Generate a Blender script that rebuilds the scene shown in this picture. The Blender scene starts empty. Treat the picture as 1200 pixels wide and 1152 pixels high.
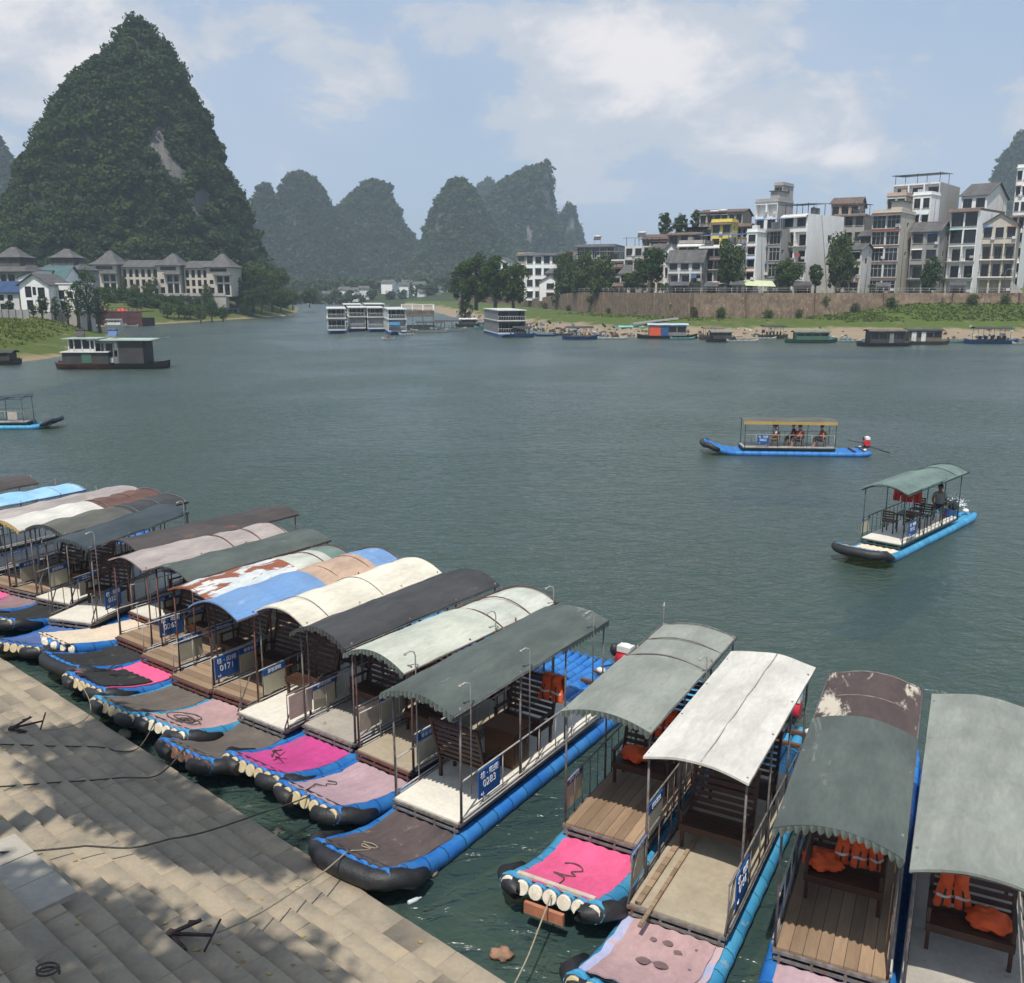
import bpy, bmesh, math, random
import numpy as np
from mathutils import Vector, Matrix, noise
R = math.radians
random.seed(7); RNG = np.random.default_rng(7)
sc = bpy.context.scene
COL = sc.collection
# ------------------------------------------------------------------ camera
F, YH, H = 1085.0, 338.0, 9.0
PITCH = math.atan((576 - YH) / F)
cam = bpy.data.objects.new('Camera', bpy.data.cameras.new('Camera')); COL.objects.link(cam)
cam.data.sensor_fit = 'HORIZONTAL'; cam.data.sensor_width = 36; cam.data.lens = 36 * F / 1200
cam.data.clip_end = 20000; cam.data.clip_start = 0.1
cam.location = (0, 0, H); cam.rotation_euler = (R(90) - PITCH, 0, 0)
sc.camera = cam
# ------------------------------------------------------------------ sun, sky, exposure
SUN_EL, SUN_AZ = 63.0, 18.0      # light travels towards azimuth 25 deg right of the camera heading
sun = bpy.data.objects.new('Sun', bpy.data.lights.new('Sun', 'SUN')); COL.objects.link(sun)
sun.data.energy = 4.2; sun.data.angle = R(0.53); sun.data.color = (1.0, 0.95, 0.87)
_d = Vector((math.sin(R(SUN_AZ)) * math.cos(R(SUN_EL)), math.cos(R(SUN_AZ)) * math.cos(R(SUN_EL)), -math.sin(R(SUN_EL))))
sun.rotation_euler = _d.to_track_quat('-Z', 'Y').to_euler(); sun.location = (0, 0, 50)
sc.view_settings.view_transform = 'Standard'; sc.view_settings.look = 'None'
sc.view_settings.gamma = 1.0; sc.view_settings.exposure = 0.16
sc.cycles.max_bounces = 6; sc.cycles.transparent_max_bounces = 16; sc.cycles.volume_bounces = 0
sc.cycles.use_denoising = True
world = bpy.data.worlds.new('World'); sc.world = world; world.use_nodes = True
def raydir(px, py):
    x = (px - 600) / F; y = -(py - 576) / F
    return np.array([x, math.cos(PITCH) + y * math.sin(PITCH), -math.sin(PITCH) + y * math.cos(PITCH)])
def P(px, py, z=0.0):                       # photo pixel -> world point on the level z
    d = raydir(px, py); t = (z - H) / d[2]
    return Vector((d[0] * t, d[1] * t, z))
def Q(px, py, Y):                           # photo pixel -> world point at the depth Y
    d = raydir(px, py); t = Y / d[1]
    return Vector((d[0] * t, Y, H + d[2] * t))
def make_world():
    nt = world.node_tree; N = nt.nodes; L = nt.links; N.clear()
    out = N.new('ShaderNodeOutputWorld'); bg = N.new('ShaderNodeBackground'); L.new(bg.outputs[0], out.inputs[0])
    bg.inputs[1].default_value = 0.1
    sky = N.new('ShaderNodeTexSky'); sky.sky_type = 'NISHITA'; sky.sun_disc = False
    sky.sun_elevation = R(SUN_EL); sky.sun_rotation = R(SUN_AZ + 180); sky.dust_density = 3.0; sky.air_density = 1.4; sky.ozone_density = 1.5
    tc = N.new('ShaderNodeTexCoord'); sep = N.new('ShaderNodeSeparateXYZ'); L.new(tc.outputs['Generated'], sep.inputs[0])
    def math_(op, a, b=None, c=None, clamp=False):
        n = N.new('ShaderNodeMath'); n.operation = op; n.use_clamp = clamp
        for i, v in enumerate((a, b, c)):
            if v is None: continue
            if isinstance(v, (int, float)): n.inputs[i].default_value = v
            else: L.new(v, n.inputs[i])
        return n.outputs[0]
    def noise_(scale, detail, rough, vec, dist=0.0):
        n = N.new('ShaderNodeTexNoise'); n.inputs['Scale'].default_value = scale; n.inputs['Detail'].default_value = detail
        n.inputs['Roughness'].default_value = rough; n.inputs['Distortion'].default_value = dist
        L.new(vec, n.inputs['Vector']); return n.outputs['Fac']
    def ss(v, lo, hi):
        n = N.new('ShaderNodeMapRange'); n.interpolation_type = 'SMOOTHSTEP'; n.inputs['From Min'].default_value = lo; n.inputs['From Max'].default_value = hi
        L.new(v, n.inputs['Value']); return n.outputs[0]
    mp = N.new('ShaderNodeMapping'); mp.inputs['Scale'].default_value = (1, 1, 1.9); L.new(tc.outputs['Generated'], mp.inputs[0])
    fine = noise_(9.0, 8, .62, mp.outputs[0], .3); coarse = noise_(2.6, 5, .55, mp.outputs[0], .2)
    # cloud banks: (pixel centre, horizontal radius, vertical radius, weight) turned into directions
    dens = None
    banks = [(765, 80, 170, 75, 1.05), (690, 130, 120, 80, .8), (890, 140, 150, 75, .85), (930, 45, 60, 25, .6), (1000, 190, 180, 50, .55), (640, 60, 140, 60, .55), (400, 95, 110, 60, .62), (60, 40, 190, 100, .85), (560, 30, 120, 50, .6), (330, 200, 60, 40, .4), (1180, 70, 90, 30, .4), (990, 184, 50, 22, .9), (250, 10, 150, 40, .5), (-600, 60, 500, 160, .7), (1900, 60, 500, 140, .7)]
    for px, py, rx, ry, w in banks:
        c = Vector(raydir(px, py)).normalized(); az = math.atan2(c.x, c.y); el = math.asin(c.z)
        dx = math_('MULTIPLY', math_('SUBTRACT', math_('ARCTAN2', sep.outputs[0], sep.outputs[1]), az), F / rx)
        dz = math_('MULTIPLY', math_('SUBTRACT', math_('ARCSINE', sep.outputs[2]), el), F / ry)
        r2 = math_('ADD', math_('MULTIPLY', dx, dx), math_('MULTIPLY', dz, dz))
        g = math_('MULTIPLY', math_('POWER', 2.718, math_('MULTIPLY', r2, -1.0)), w)
        dens = g if dens is None else math_('MAXIMUM', dens, g)
    v = math_('ADD', dens, math_('MULTIPLY', math_('SUBTRACT', fine, .5), 1.75))
    puff = ss(v, .32, .54)
    veil = math_('MULTIPLY', ss(math_('ADD', coarse, math_('MULTIPLY', dens, .35)), .42, .85), .6)
    lit = ss(math_('ADD', v, math_('MULTIPLY', math_('SUBTRACT', coarse, .5), 1.6)), .5, 1.05)
    cc = N.new('ShaderNodeMix'); cc.data_type = 'RGBA'; cc.inputs[6].default_value = (5.3, 5.7, 6.4, 1); cc.inputs[7].default_value = (8.6, 8.2, 8.1, 1); L.new(lit, cc.inputs[0])
    grey = N.new('ShaderNodeMix'); grey.data_type = 'RGBA'; L.new(sky.outputs[0], grey.inputs[6]); grey.inputs[7].default_value = (4.0, 5.15, 7.0, 1); grey.inputs[0].default_value = .75
    m1 = N.new('ShaderNodeMix'); m1.data_type = 'RGBA'; L.new(veil, m1.inputs[0]); L.new(grey.outputs[2], m1.inputs[6]); m1.inputs[7].default_value = (4.7, 5.5, 6.9, 1)
    m2 = N.new('ShaderNodeMix'); m2.data_type = 'RGBA'; L.new(math_('MULTIPLY', puff, .9), m2.inputs[0]); L.new(m1.outputs[2], m2.inputs[6]); L.new(cc.outputs[2], m2.inputs[7])
    L.new(m2.outputs[2], bg.inputs[0])
make_world()
# ------------------------------------------------------------------ helpers
def tag(o, label=None, cat=None, group=None, kind=None):
    if label: o['label'] = label
    if cat: o['category'] = cat
    if group: o['group'] = group
    if kind: o['kind'] = kind
    return o
def thing(name, label, cat, loc=(0, 0, 0), rz=0.0, group=None):
    o = bpy.data.objects.new(name, None); COL.objects.link(o); o.empty_display_size = .2
    o.location = loc; o.rotation_euler = (0, 0, rz)
    return tag(o, label, cat, group)
class MB:
    def __init__(s): s.v = []; s.f = []; s.m = []; s.sm = []; s.T = None
    def pt(s, p):
        p = Vector(p); 
        if s.T is not None: p = s.T @ p
        s.v.append(p[:]); return len(s.v) - 1
    def face(s, pts, m=0, smooth=False):
        s.f.append([s.pt(p) for p in pts]); s.m.append(m); s.sm.append(smooth)
    def box(s, c, size, m=0, rot=None):
        hx, hy, hz = size[0] / 2, size[1] / 2, size[2] / 2
        c = Vector(c); ps = []
        for dx, dy, dz in ((-1,-1,-1),(1,-1,-1),(1,1,-1),(-1,1,-1),(-1,-1,1),(1,-1,1),(1,1,1),(-1,1,1)):
            p = Vector((dx*hx, dy*hy, dz*hz))
            if rot is not None: p = rot @ p
            ps.append(s.pt(c + p))
        for q in ((0,3,2,1),(4,5,6,7),(0,1,5,4),(1,2,6,5),(2,3,7,6),(3,0,4,7)):
            s.f.append([ps[i] for i in q]); s.m.append(m); s.sm.append(False)
    def b2(s, a, b, m=0):
        s.box([(a[i]+b[i])/2 for i in range(3)], [abs(b[i]-a[i]) for i in range(3)], m)
    def beam(s, a, b, w, h, m=0):
        a = Vector(a); b = Vector(b); d = b - a
        s.box((a+b)/2, (w, d.length, h), m, d.to_track_quat('Y', 'Z').to_matrix())
    def tube(s, pts, r, n=8, m=0, caps=True, smooth=True):
        pts = [Vector(p) for p in pts]; rs = r if isinstance(r, (list, tuple)) else [r]*len(pts)
        t0 = (pts[1]-pts[0]).normalized(); up = Vector((0,0,1)) if abs(t0.z) < .9 else Vector((0,1,0))
        nrm = t0.cross(up).normalized(); rings = []
        for i, p in enumerate(pts):
            t = (pts[min(i+1, len(pts)-1)] - pts[max(i-1, 0)]).normalized()
            nrm = (nrm - t*nrm.dot(t)).normalized(); bn = t.cross(nrm)
            rings.append([s.pt(p + (nrm*math.cos(2*math.pi*k/n) + bn*math.sin(2*math.pi*k/n))*rs[i]) for k in range(n)])
        for i in range(len(pts)-1):
            for k in range(n):
                s.f.append([rings[i][k], rings[i][(k+1)%n], rings[i+1][(k+1)%n], rings[i+1][k]]); s.m.append(m); s.sm.append(smooth)
        if caps:
            s.f.append(list(reversed(rings[0]))); s.m.append(m); s.sm.append(False)
            s.f.append(rings[-1]); s.m.append(m); s.sm.append(False)
    def grid(s, fn, nu, nv, m=0, smooth=True):
        idx = [[s.pt(fn(i/nu, j/nv)) for j in range(nv+1)] for i in range(nu+1)]
        for i in range(nu):
            for j in range(nv):
                s.f.append([idx[i][j], idx[i+1][j], idx[i+1][j+1], idx[i][j+1]]); s.m.append(m); s.sm.append(smooth)
    def ball(s, c, r, nu=10, nv=7, m=0):
        r = r if isinstance(r, (tuple, list)) else (r, r, r)
        def fn(u, v):
            a = u*2*math.pi; b = (v-.5)*math.pi
            return (c[0]+r[0]*math.cos(a)*math.cos(b), c[1]+r[1]*math.sin(a)*math.cos(b), c[2]+r[2]*math.sin(b))
        s.grid(fn, nu, nv, m)
    def build(s, name, mats, parent=None, label=None):
        me = bpy.data.meshes.new(name); me.from_pydata(s.v, [], s.f)
        for m in (mats if isinstance(mats, (list, tuple)) else [mats]): me.materials.append(m)
        me.polygons.foreach_set('material_index', s.m); me.polygons.foreach_set('use_smooth', s.sm); me.update()
        o = bpy.data.objects.new(name, me); COL.objects.link(o)
        if parent is not None: o.parent = parent
        if label: o['label'] = label
        return o
def npmesh(name, verts, faces, mats, parent=None, rnd=None, smooth=False, mi=None):
    verts = np.asarray(verts, np.float32); faces = np.asarray(faces, np.int32); k = faces.shape[1]; n = len(faces)
    me = bpy.data.meshes.new(name); me.vertices.add(len(verts)); me.vertices.foreach_set('co', verts.ravel())
    me.loops.add(n*k); me.loops.foreach_set('vertex_index', faces.ravel())
    me.polygons.add(n); me.polygons.foreach_set('loop_start', np.arange(0, n*k, k, dtype=np.int32)); me.polygons.foreach_set('loop_total', np.full(n, k, np.int32))
    for m in (mats if isinstance(mats, (list, tuple)) else [mats]): me.materials.append(m)
    if mi is not None: me.polygons.foreach_set('material_index', np.asarray(mi, np.int32))
    if smooth: me.polygons.foreach_set('use_smooth', np.ones(n, bool))
    if rnd is not None:
        at = me.attributes.new('rnd', 'FLOAT', 'FACE'); at.data.foreach_set('value', np.asarray(rnd, np.float32))
    me.update(calc_edges=True); me.validate()
    o = bpy.data.objects.new(name, me); COL.objects.link(o)
    if parent is not None: o.parent = parent
    return o
# ------------------------------------------------------------------ materials
MATS = {}
def nodes_of(name):
    m = bpy.data.materials.new(name); m.use_nodes = True; nt = m.node_tree
    return m, nt, nt.nodes, nt.links, nt.nodes['Principled BSDF']
def ramp(N, stops):
    r = N.new('ShaderNodeValToRGB'); e = r.color_ramp.elements
    while len(e) < len(stops): e.new(.5)
    for i, (p, c) in enumerate(stops): e[i].position = p; e[i].color = (*c, 1)
    return r
def tnoise(N, L, vec, scale, detail=4, rough=.55, dist=0.0):
    n = N.new('ShaderNodeTexNoise'); n.inputs['Scale'].default_value = scale; n.inputs['Detail'].default_value = detail
    n.inputs['Roughness'].default_value = rough; n.inputs['Distortion'].default_value = dist
    if vec is not None: L.new(vec, n.inputs['Vector'])
    return n
def mixc(N, L, fac, a, b, mode='MIX'):
    n = N.new('ShaderNodeMix'); n.data_type = 'RGBA'; n.blend_type = mode
    for sock, v in ((n.inputs[0], fac), (n.inputs[6], a), (n.inputs[7], b)):
        if isinstance(v, (int, float)): sock.default_value = v
        elif isinstance(v, tuple): sock.default_value = (*v, 1)
        else: L.new(v, sock)
    return n.outputs[2]
def smooth(N, L, v, lo, hi):
    n = N.new('ShaderNodeMapRange'); n.interpolation_type = 'SMOOTHSTEP'
    n.inputs['From Min'].default_value = lo; n.inputs['From Max'].default_value = hi; L.new(v, n.inputs['Value']); return n.outputs[0]
def M(name, c1, c2=None, rough=.6, scale=4.0, stretch=(1,1,1), bump=.0, bscale=30.0, metal=0.0, patch=None, spec=.4, stripe=None):
    """weathered surface: c1/c2 mottling, fine bump, patch=(colour, noise scale, threshold), stripe=(axis, period, depth)"""
    if name in MATS: return MATS[name]
    m, nt, N, L, B = nodes_of(name)
    c2 = c2 or tuple(min(1, x*.72) for x in c1)
    tc = N.new('ShaderNodeTexCoord'); oi = N.new('ShaderNodeObjectInfo')
    add = N.new('ShaderNodeVectorMath'); add.operation = 'ADD'
    mul = N.new('ShaderNodeMath'); mul.operation = 'MULTIPLY'; mul.inputs[1].default_value = 37.0; L.new(oi.outputs['Random'], mul.inputs[0])
    L.new(tc.outputs['Object'], add.inputs[0]); L.new(mul.outputs[0], add.inputs[1])
    mp = N.new('ShaderNodeMapping'); mp.inputs['Scale'].default_value = stretch; L.new(add.outputs[0], mp.inputs[0]); V = mp.outputs[0]
    n1 = tnoise(N, L, V, scale, 6, .62); col = mixc(N, L, smooth(N, L, n1.outputs['Fac'], .3, .7), c1, c2)
    n3 = tnoise(N, L, V, scale*9, 3, .6); col = mixc(N, L, .5, col, mixc(N, L, n3.outputs['Fac'], (.55,.55,.55), (1.35,1.35,1.35)), 'MULTIPLY')
    if patch:
        n2 = tnoise(N, L, V, patch[1], 7, .68, .4); col = mixc(N, L, smooth(N, L, n2.outputs['Fac'], patch[2], patch[2]+.05), col, patch[0])
    h = None
    if bump:
        n4 = tnoise(N, L, V, bscale, 4, .6); h = n4.outputs['Fac']
    if stripe:
        ax, per, dep = stripe
        sp = N.new('ShaderNodeSeparateXYZ'); L.new(tc.outputs['Object'], sp.inputs[0])
        d = N.new('ShaderNodeMath'); d.operation = 'DIVIDE'; d.inputs[1].default_value = per; L.new(sp.outputs[ax], d.inputs[0])
        fl = N.new('ShaderNodeMath'); fl.operation = 'FLOOR'; L.new(d.outputs[0], fl.inputs[0])
        wn = N.new('ShaderNodeTexWhiteNoise'); wn.noise_dimensions = '1D'; L.new(fl.outputs[0], wn.inputs['W'])
        col = mixc(N, L, dep, col, mixc(N, L, wn.outputs['Value'], (.6,.6,.6), (1.25,1.25,1.25)), 'MULTIPLY')
        fr = N.new('ShaderNodeMath'); fr.operation = 'FRACT'; L.new(d.outputs[0], fr.inputs[0])
        gap = N.new('ShaderNodeMath'); gap.operation = 'LESS_THAN'; gap.inputs[1].default_value = .05; L.new(fr.outputs[0], gap.inputs[0])
        col = mixc(N, L, gap.outputs[0], col, tuple(x*.25 for x in c2))
    if bump:
        b = N.new('ShaderNodeBump'); b.inputs['Strength'].default_value = bump; b.inputs['Distance'].default_value = .02; L.new(h, b.inputs['Height']); L.new(b.outputs[0], B.inputs['Normal'])
    L.new(col, B.inputs['Base Color']); B.inputs['Roughness'].default_value = rough; B.inputs['Metallic'].default_value = metal
    B.inputs['Specular IOR Level'].default_value = spec
    MATS[name] = m; return m
def glassmat(name='window_glass', c=(.012,.016,.02)):
    if name in MATS: return MATS[name]
    m, nt, N, L, B = nodes_of(name); B.inputs['Base Color'].default_value = (*c, 1); B.inputs['Roughness'].default_value = .12
    MATS[name] = m; return m
def leafmat(name, c1, c2, trans=.25):
    if name in MATS: return MATS[name]
    m, nt, N, L, B = nodes_of(name); N.remove(B)
    at = N.new('ShaderNodeAttribute'); at.attribute_name = 'rnd'; oi = N.new('ShaderNodeObjectInfo')
    col = mixc(N, L, at.outputs['Fac'], c1, c2)
    col = mixc(N, L, .5, col, mixc(N, L, oi.outputs['Random'], (.8,.8,.8), (1.2,1.2,1.15)), 'MULTIPLY')
    d = N.new('ShaderNodeBsdfDiffuse'); t = N.new('ShaderNodeBsdfTranslucent'); L.new(col, d.inputs[0]); L.new(col, t.inputs[0])
    mx = N.new('ShaderNodeMixShader'); mx.inputs[0].default_value = trans; L.new(d.outputs[0], mx.inputs[1]); L.new(t.outputs[0], mx.inputs[2])
    L.new(mx.outputs[0], N['Material Output'].inputs[0]); MATS[name] = m; return m
# ------------------------------------------------------------------ water and land
def pix(p):                                  # world -> photo pixel (numpy rows)
    p = np.atleast_2d(p) - np.array([0, 0, H]); c, s = math.cos(PITCH), math.sin(PITCH)
    fw = p[:,1]*c - p[:,2]*s; up = p[:,1]*s + p[:,2]*c
    return 600 + F*p[:,0]/fw, 576 - F*up/fw
def water_mat():
    m, nt, N, L, B = nodes_of('river_water'); N.remove(B)
    geo = N.new('ShaderNodeNewGeometry')
    mp = N.new('ShaderNodeMapping'); mp.inputs['Scale'].default_value = (.75, 1.25, 1); mp.inputs['Rotation'].default_value = (0, 0, R(-18)); L.new(geo.outputs['Position'], mp.inputs[0])
    a = tnoise(N, L, mp.outputs[0], .33, 3, .55, .6); b = tnoise(N, L, mp.outputs[0], 1.9, 3, .6, .7); c = tnoise(N, L, mp.outputs[0], 6.5, 2, .5)
    calm = tnoise(N, L, geo.outputs['Position'], .045, 3, .5, .8)
    def mm(op, x, y):
        n = N.new('ShaderNodeMath'); n.operation = op
        for i, v in enumerate((x, y)):
            if isinstance(v, (int, float)): n.inputs[i].default_value = v
            else: L.new(v, n.inputs[i])
        return n.outputs[0]
    h = mm('ADD', mm('ADD', mm('MULTIPLY', a.outputs['Fac'], 1.1), mm('MULTIPLY', b.outputs['Fac'], .75)), mm('MULTIPLY', c.outputs['Fac'], .16))
    bp = N.new('ShaderNodeBump'); bp.inputs['Distance'].default_value = .33; L.new(h, bp.inputs['Height'])
    L.new(mm('ADD', mm('MULTIPLY', smooth(N, L, calm.outputs['Fac'], .35, .68), .5), .60), bp.inputs['Strength'])
    fr = N.new('ShaderNodeFresnel'); fr.inputs[0].default_value = 1.33; L.new(bp.outputs[0], fr.inputs['Normal'])
    gl = N.new('ShaderNodeBsdfGlossy'); gl.inputs['Roughness'].default_value = .25; L.new(bp.outputs[0], gl.inputs['Normal'])
    body = N.new('ShaderNodeBsdfDiffuse'); body.inputs[0].default_value = (.056, .100, .090, 1)
    tr = N.new('ShaderNodeBsdfTransparent'); tr.inputs[0].default_value = (.62, .72, .52, 1)
    m1 = N.new('ShaderNodeMixShader'); m1.inputs[0].default_value = .52; L.new(tr.outputs[0], m1.inputs[1]); L.new(body.outputs[0], m1.inputs[2])
    m2 = N.new('ShaderNodeMixShader'); L.new(fr.outputs[0], m2.inputs[0]); L.new(m1.outputs[0], m2.inputs[1]); L.new(gl.outputs[0], m2.inputs[2])
    L.new(m2.outputs[0], N['Material Output'].inputs[0]); return m
mb = MB(); mb.face([(-900,-40,0),(1000,-40,0),(1000,2600,0),(-900,2600,0)]); tag(mb.build('water', water_mat()), 'grey green rippled river filling the middle of the view', 'water', kind='structure')
# shore of the stone steps: a straight line on the left, the steps climb away from the water
SH_O = P(590, 1150, .3).xy; SH_A = P(0, 770, .3).xy; SH_S = (SH_A - SH_O).normalized(); SH_N = Vector((-SH_S.y, SH_S.x))
if SH_N.dot(Vector((0, 0)) - SH_O) < 0: SH_N = -SH_N     # landward
def shore_d(x, y): return (Vector((x, y)) - SH_O).dot(SH_N)
TREAD, RISE, EDGE = .37, .155, .55
def step_z(x, y):
    d = shore_d(x, y)
    if d < 0: return -.3
    if d < EDGE: return .30
    return .30 + RISE*(1 + math.floor((d-EDGE)/TREAD))
def on_steps(px, py, lift=0.0):
    d = raydir(px, py)
    for i in range(3000):
        t = 6 + i*.01; x, y, z = d[0]*t, d[1]*t, H + d[2]*t
        if z <= step_z(x, y) + lift: return Vector((x, y, step_z(x, y) + lift))
    return P(px, py, .3)
def bed_z(x, y):
    d = -shore_d(x, y)
    return -.05 - min(2.6, max(0, d)*.28) + .10*noise.noise((x*.9, y*.9, 0)) if d > -.3 else -.3
mbed = M('river_bed', (.20,.165,.09), (.09,.085,.05), .9, 1.6, bump=.5, bscale=9, patch=((.30,.24,.15), 5.0, .62))
def bedfn(u, v):
    q = SH_O + SH_S*(-14 + 52*u) - SH_N*(-.4 + 16*v); return (q.x, q.y, bed_z(q.x, q.y))
mb = MB(); mb.grid(bedfn, 130, 44); tag(mb.build('riverbed', mbed), 'brown stony river bed seen through shallow water by the steps', 'river bed', kind='structure')
mb = MB(); mb.face([(-1200,-60,-3.2),(1200,-60,-3.2),(1200,2700,-3.2),(-1200,2700,-3.2)]); tag(mb.build('deep_riverbed', mbed), kind='structure')
# stone steps
def stonemat():
    m, nt, N, L, B = nodes_of('step_stone'); geo = N.new('ShaderNodeNewGeometry'); at = N.new('ShaderNodeAttribute'); at.attribute_name = 'rnd'
    n1 = tnoise(N, L, geo.outputs['Position'], 1.1, 6, .62, .4); n2 = tnoise(N, L, geo.outputs['Position'], 14, 5, .65); n3 = tnoise(N, L, geo.outputs['Position'], 70, 3, .6)
    r = ramp(N, [(0, (.285,.235,.17)), (.35, (.325,.268,.19)), (.7, (.30,.25,.182)), (1, (.355,.29,.202))]); L.new(at.outputs['Fac'], r.inputs[0])
    c = mixc(N, L, smooth(N, L, n1.outputs['Fac'], .42, .72), r.outputs[0], (.21,.18,.135)); c = mixc(N, L, .45, c, mixc(N, L, n2.outputs['Fac'], (.5,.5,.5), (1.45,1.42,1.38)), 'MULTIPLY')
    n5 = tnoise(N, L, geo.outputs['Position'], .7, 6, .7, 1.2); c = mixc(N, L, smooth(N, L, n5.outputs['Fac'], .60, .70), c, (.37,.29,.19))
    c = mixc(N, L, smooth(N, L, n3.outputs['Fac'], .66, .7), c, (.12,.10,.08))
    bp = N.new('ShaderNodeBump'); bp.inputs['Strength'].default_value = .5; bp.inputs['Distance'].default_value = .012; L.new(n2.outputs['Fac'], bp.inputs['Height']); L.new(bp.outputs[0], B.inputs['Normal'])
    L.new(c, B.inputs['Base Color']); B.inputs['Roughness'].default_value = .85; return m
def make_steps():
    V = []; Fc = []; rn = []
    rows = [(0, EDGE, .30)] + [(EDGE + k*TREAD, EDGE + (k+1)*TREAD, .30 + RISE*(k+1)) for k in range(19)]
    for d0, d1, z in rows:
        s = -9.0 + random.random()*.6
        while s < 34:
            w = random.uniform(.36, .85); g = .001; zz = z + random.uniform(-.005, .005); val = random.random()
            a0, a1 = s + g, s + w - g; e0, e1 = d0 + random.uniform(-.012, .012), d1 + .012
            t = [random.uniform(-.006, .006) for _ in range(4)]; ch = .004
            base = len(V)
            for (sa, dd, zz2) in ((a0,e0,-.6),(a1,e0,-.6),(a1,e1,-.6),(a0,e1,-.6),(a0,e0,zz-ch),(a1,e0,zz-ch),(a1,e1,zz-ch),(a0,e1,zz-ch),(a0+ch,e0+ch,zz+t[0]),(a1-ch,e0+ch,zz+t[1]),(a1-ch,e1,zz+t[2]),(a0+ch,e1,zz+t[3])):
                q = SH_O + SH_S*sa + SH_N*dd; V.append((q.x, q.y, zz2))
            for q in ((8,11,10,9),(4,8,9,5),(5,9,10,6),(6,10,11,7),(7,11,8,4),(0,4,5,1),(1,5,6,2),(2,6,7,3),(3,7,4,0)):
                Fc.append([base+i for i in q]); rn.append(val)
            s += w
    o = npmesh('stone_steps', V, Fc, stonemat(), rnd=rn)
    bm = bmesh.new(); bm.from_mesh(o.data); bmesh.ops.recalc_face_normals(bm, faces=bm.faces); bm.to_mesh(o.data); bm.free()
    tag(o, 'worn sandstone steps going down to the moored rafts', 'steps', kind='structure')
make_steps()
# ------------------------------------------------------------------ land sheets
def seg_dist(px, py, poly):
    best = np.full(px.shape, 1e9)
    for (ax, ay), (bx, by) in zip(poly[:-1], poly[1:]):
        dx, dy = bx-ax, by-ay; t = np.clip(((px-ax)*dx + (py-ay)*dy)/(dx*dx+dy*dy+1e-9), 0, 1)
        best = np.minimum(best, np.hypot(px-ax-t*dx, py-ay-t*dy))
    return best
def inside(px, py, poly):
    r = np.zeros(px.shape, bool); n = len(poly)
    for i in range(n):
        (ax, ay), (bx, by) = poly[i], poly[(i+1) % n]
        c = ((ay > py) != (by > py)) & (px < (bx-ax)*(py-ay)/(by-ay+1e-12)+ax); r ^= c
    return r
def wav(x, y, seed, f):
    g = np.random.default_rng(seed); r = 0
    for k in range(6):
        a, ph, q = g.uniform(0, 6.28), g.uniform(0, 6.28), f*g.uniform(.6, 2.2); r = r + np.sin((x*math.cos(a)+y*math.sin(a))*q+ph)
    return r/6
def sd(x, y, shore, closed):
    d = seg_dist(x, y, shore); return np.where(inside(x, y, closed), d, -d)
def land(name, shore, closed, zfun, box, step, mat, label, cat):
    x0, x1, y0, y1 = box; nx, ny = int((x1-x0)/step)+1, int((y1-y0)/step)+1
    X, Y = np.meshgrid(np.linspace(x0, x1, nx), np.linspace(y0, y1, ny)); d = sd(X, Y, shore, closed)
    Z = zfun(d + 1.2*wav(X, Y, 3, .35)*np.clip(1-(d-8)/10, 0, 1), X, Y); keep = d > -9
    idx = np.arange(nx*ny).reshape(ny, nx); q = np.stack([idx[:-1,:-1], idx[:-1,1:], idx[1:,1:], idx[1:,:-1]], -1).reshape(-1, 4)
    q = q[keep.ravel()[q].all(1)]
    o = npmesh(name, np.stack([X, Y, Z], -1).reshape(-1, 3), q, mat, smooth=True)
    return tag(o, label, cat, kind='structure')
def landmat(name, sand, grass, zs, soil=(.20,.14,.09)):
    m, nt, N, L, B = nodes_of(name); geo = N.new('ShaderNodeNewGeometry'); sp = N.new('ShaderNodeSeparateXYZ'); L.new(geo.outputs['Position'], sp.inputs[0])
    n1 = tnoise(N, L, geo.outputs['Position'], .11, 6, .65, .6); n2 = tnoise(N, L, geo.outputs['Position'], .7, 5, .65); n3 = tnoise(N, L, geo.outputs['Position'], .28, 5, .6, 1.0)
    ad = N.new('ShaderNodeMath'); ad.operation = 'MULTIPLY_ADD'; L.new(n1.outputs['Fac'], ad.inputs[0]); ad.inputs[1].default_value = 2.6; L.new(sp.outputs[2], ad.inputs[2])
    gm = smooth(N, L, ad.outputs[0], zs+1.0, zs+1.5)
    g2 = mixc(N, L, n2.outputs['Fac'], grass, tuple(x*.5 for x in grass)); s2 = mixc(N, L, n2.outputs['Fac'], sand, tuple(x*.6 for x in sand))
    gg = mixc(N, L, smooth(N, L, n3.outputs['Fac'], .58, .66), g2, soil)
    c = mixc(N, L, gm, s2, gg); L.new(c, B.inputs['Base Color']); B.inputs['Roughness'].default_value = .95; B.inputs['Specular IOR Level'].default_value = .1
    bp = N.new('ShaderNodeBump'); bp.inputs['Strength'].default_value = .6; bp.inputs['Distance'].default_value = .3; L.new(n2.outputs['Fac'], bp.inputs['Height']); L.new(bp.outputs[0], B.inputs['Normal'])
    return m
W2 = lambda a: [tuple(P(x, y, 0).xy) for x, y in a]
RS = W2([(2200,398),(1700,398),(1200,397.5),(1000,397),(820,396.5),(720,395),(650,390),(600,384),(560,379),(535,373),(515,367),(490,363),(468,360)])
RCL = RS + [(-40, 620), (900, 620), (900, 150)]
sst = lambda x, a, b: np.clip((x-a)/(b-a), 0, 1)**2*(3-2*np.clip((x-a)/(b-a), 0, 1))
def wall_foot(X): return 2.9 + 3.1*sst(X, 58, 88)           # the grass slope climbs higher downstream
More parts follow.
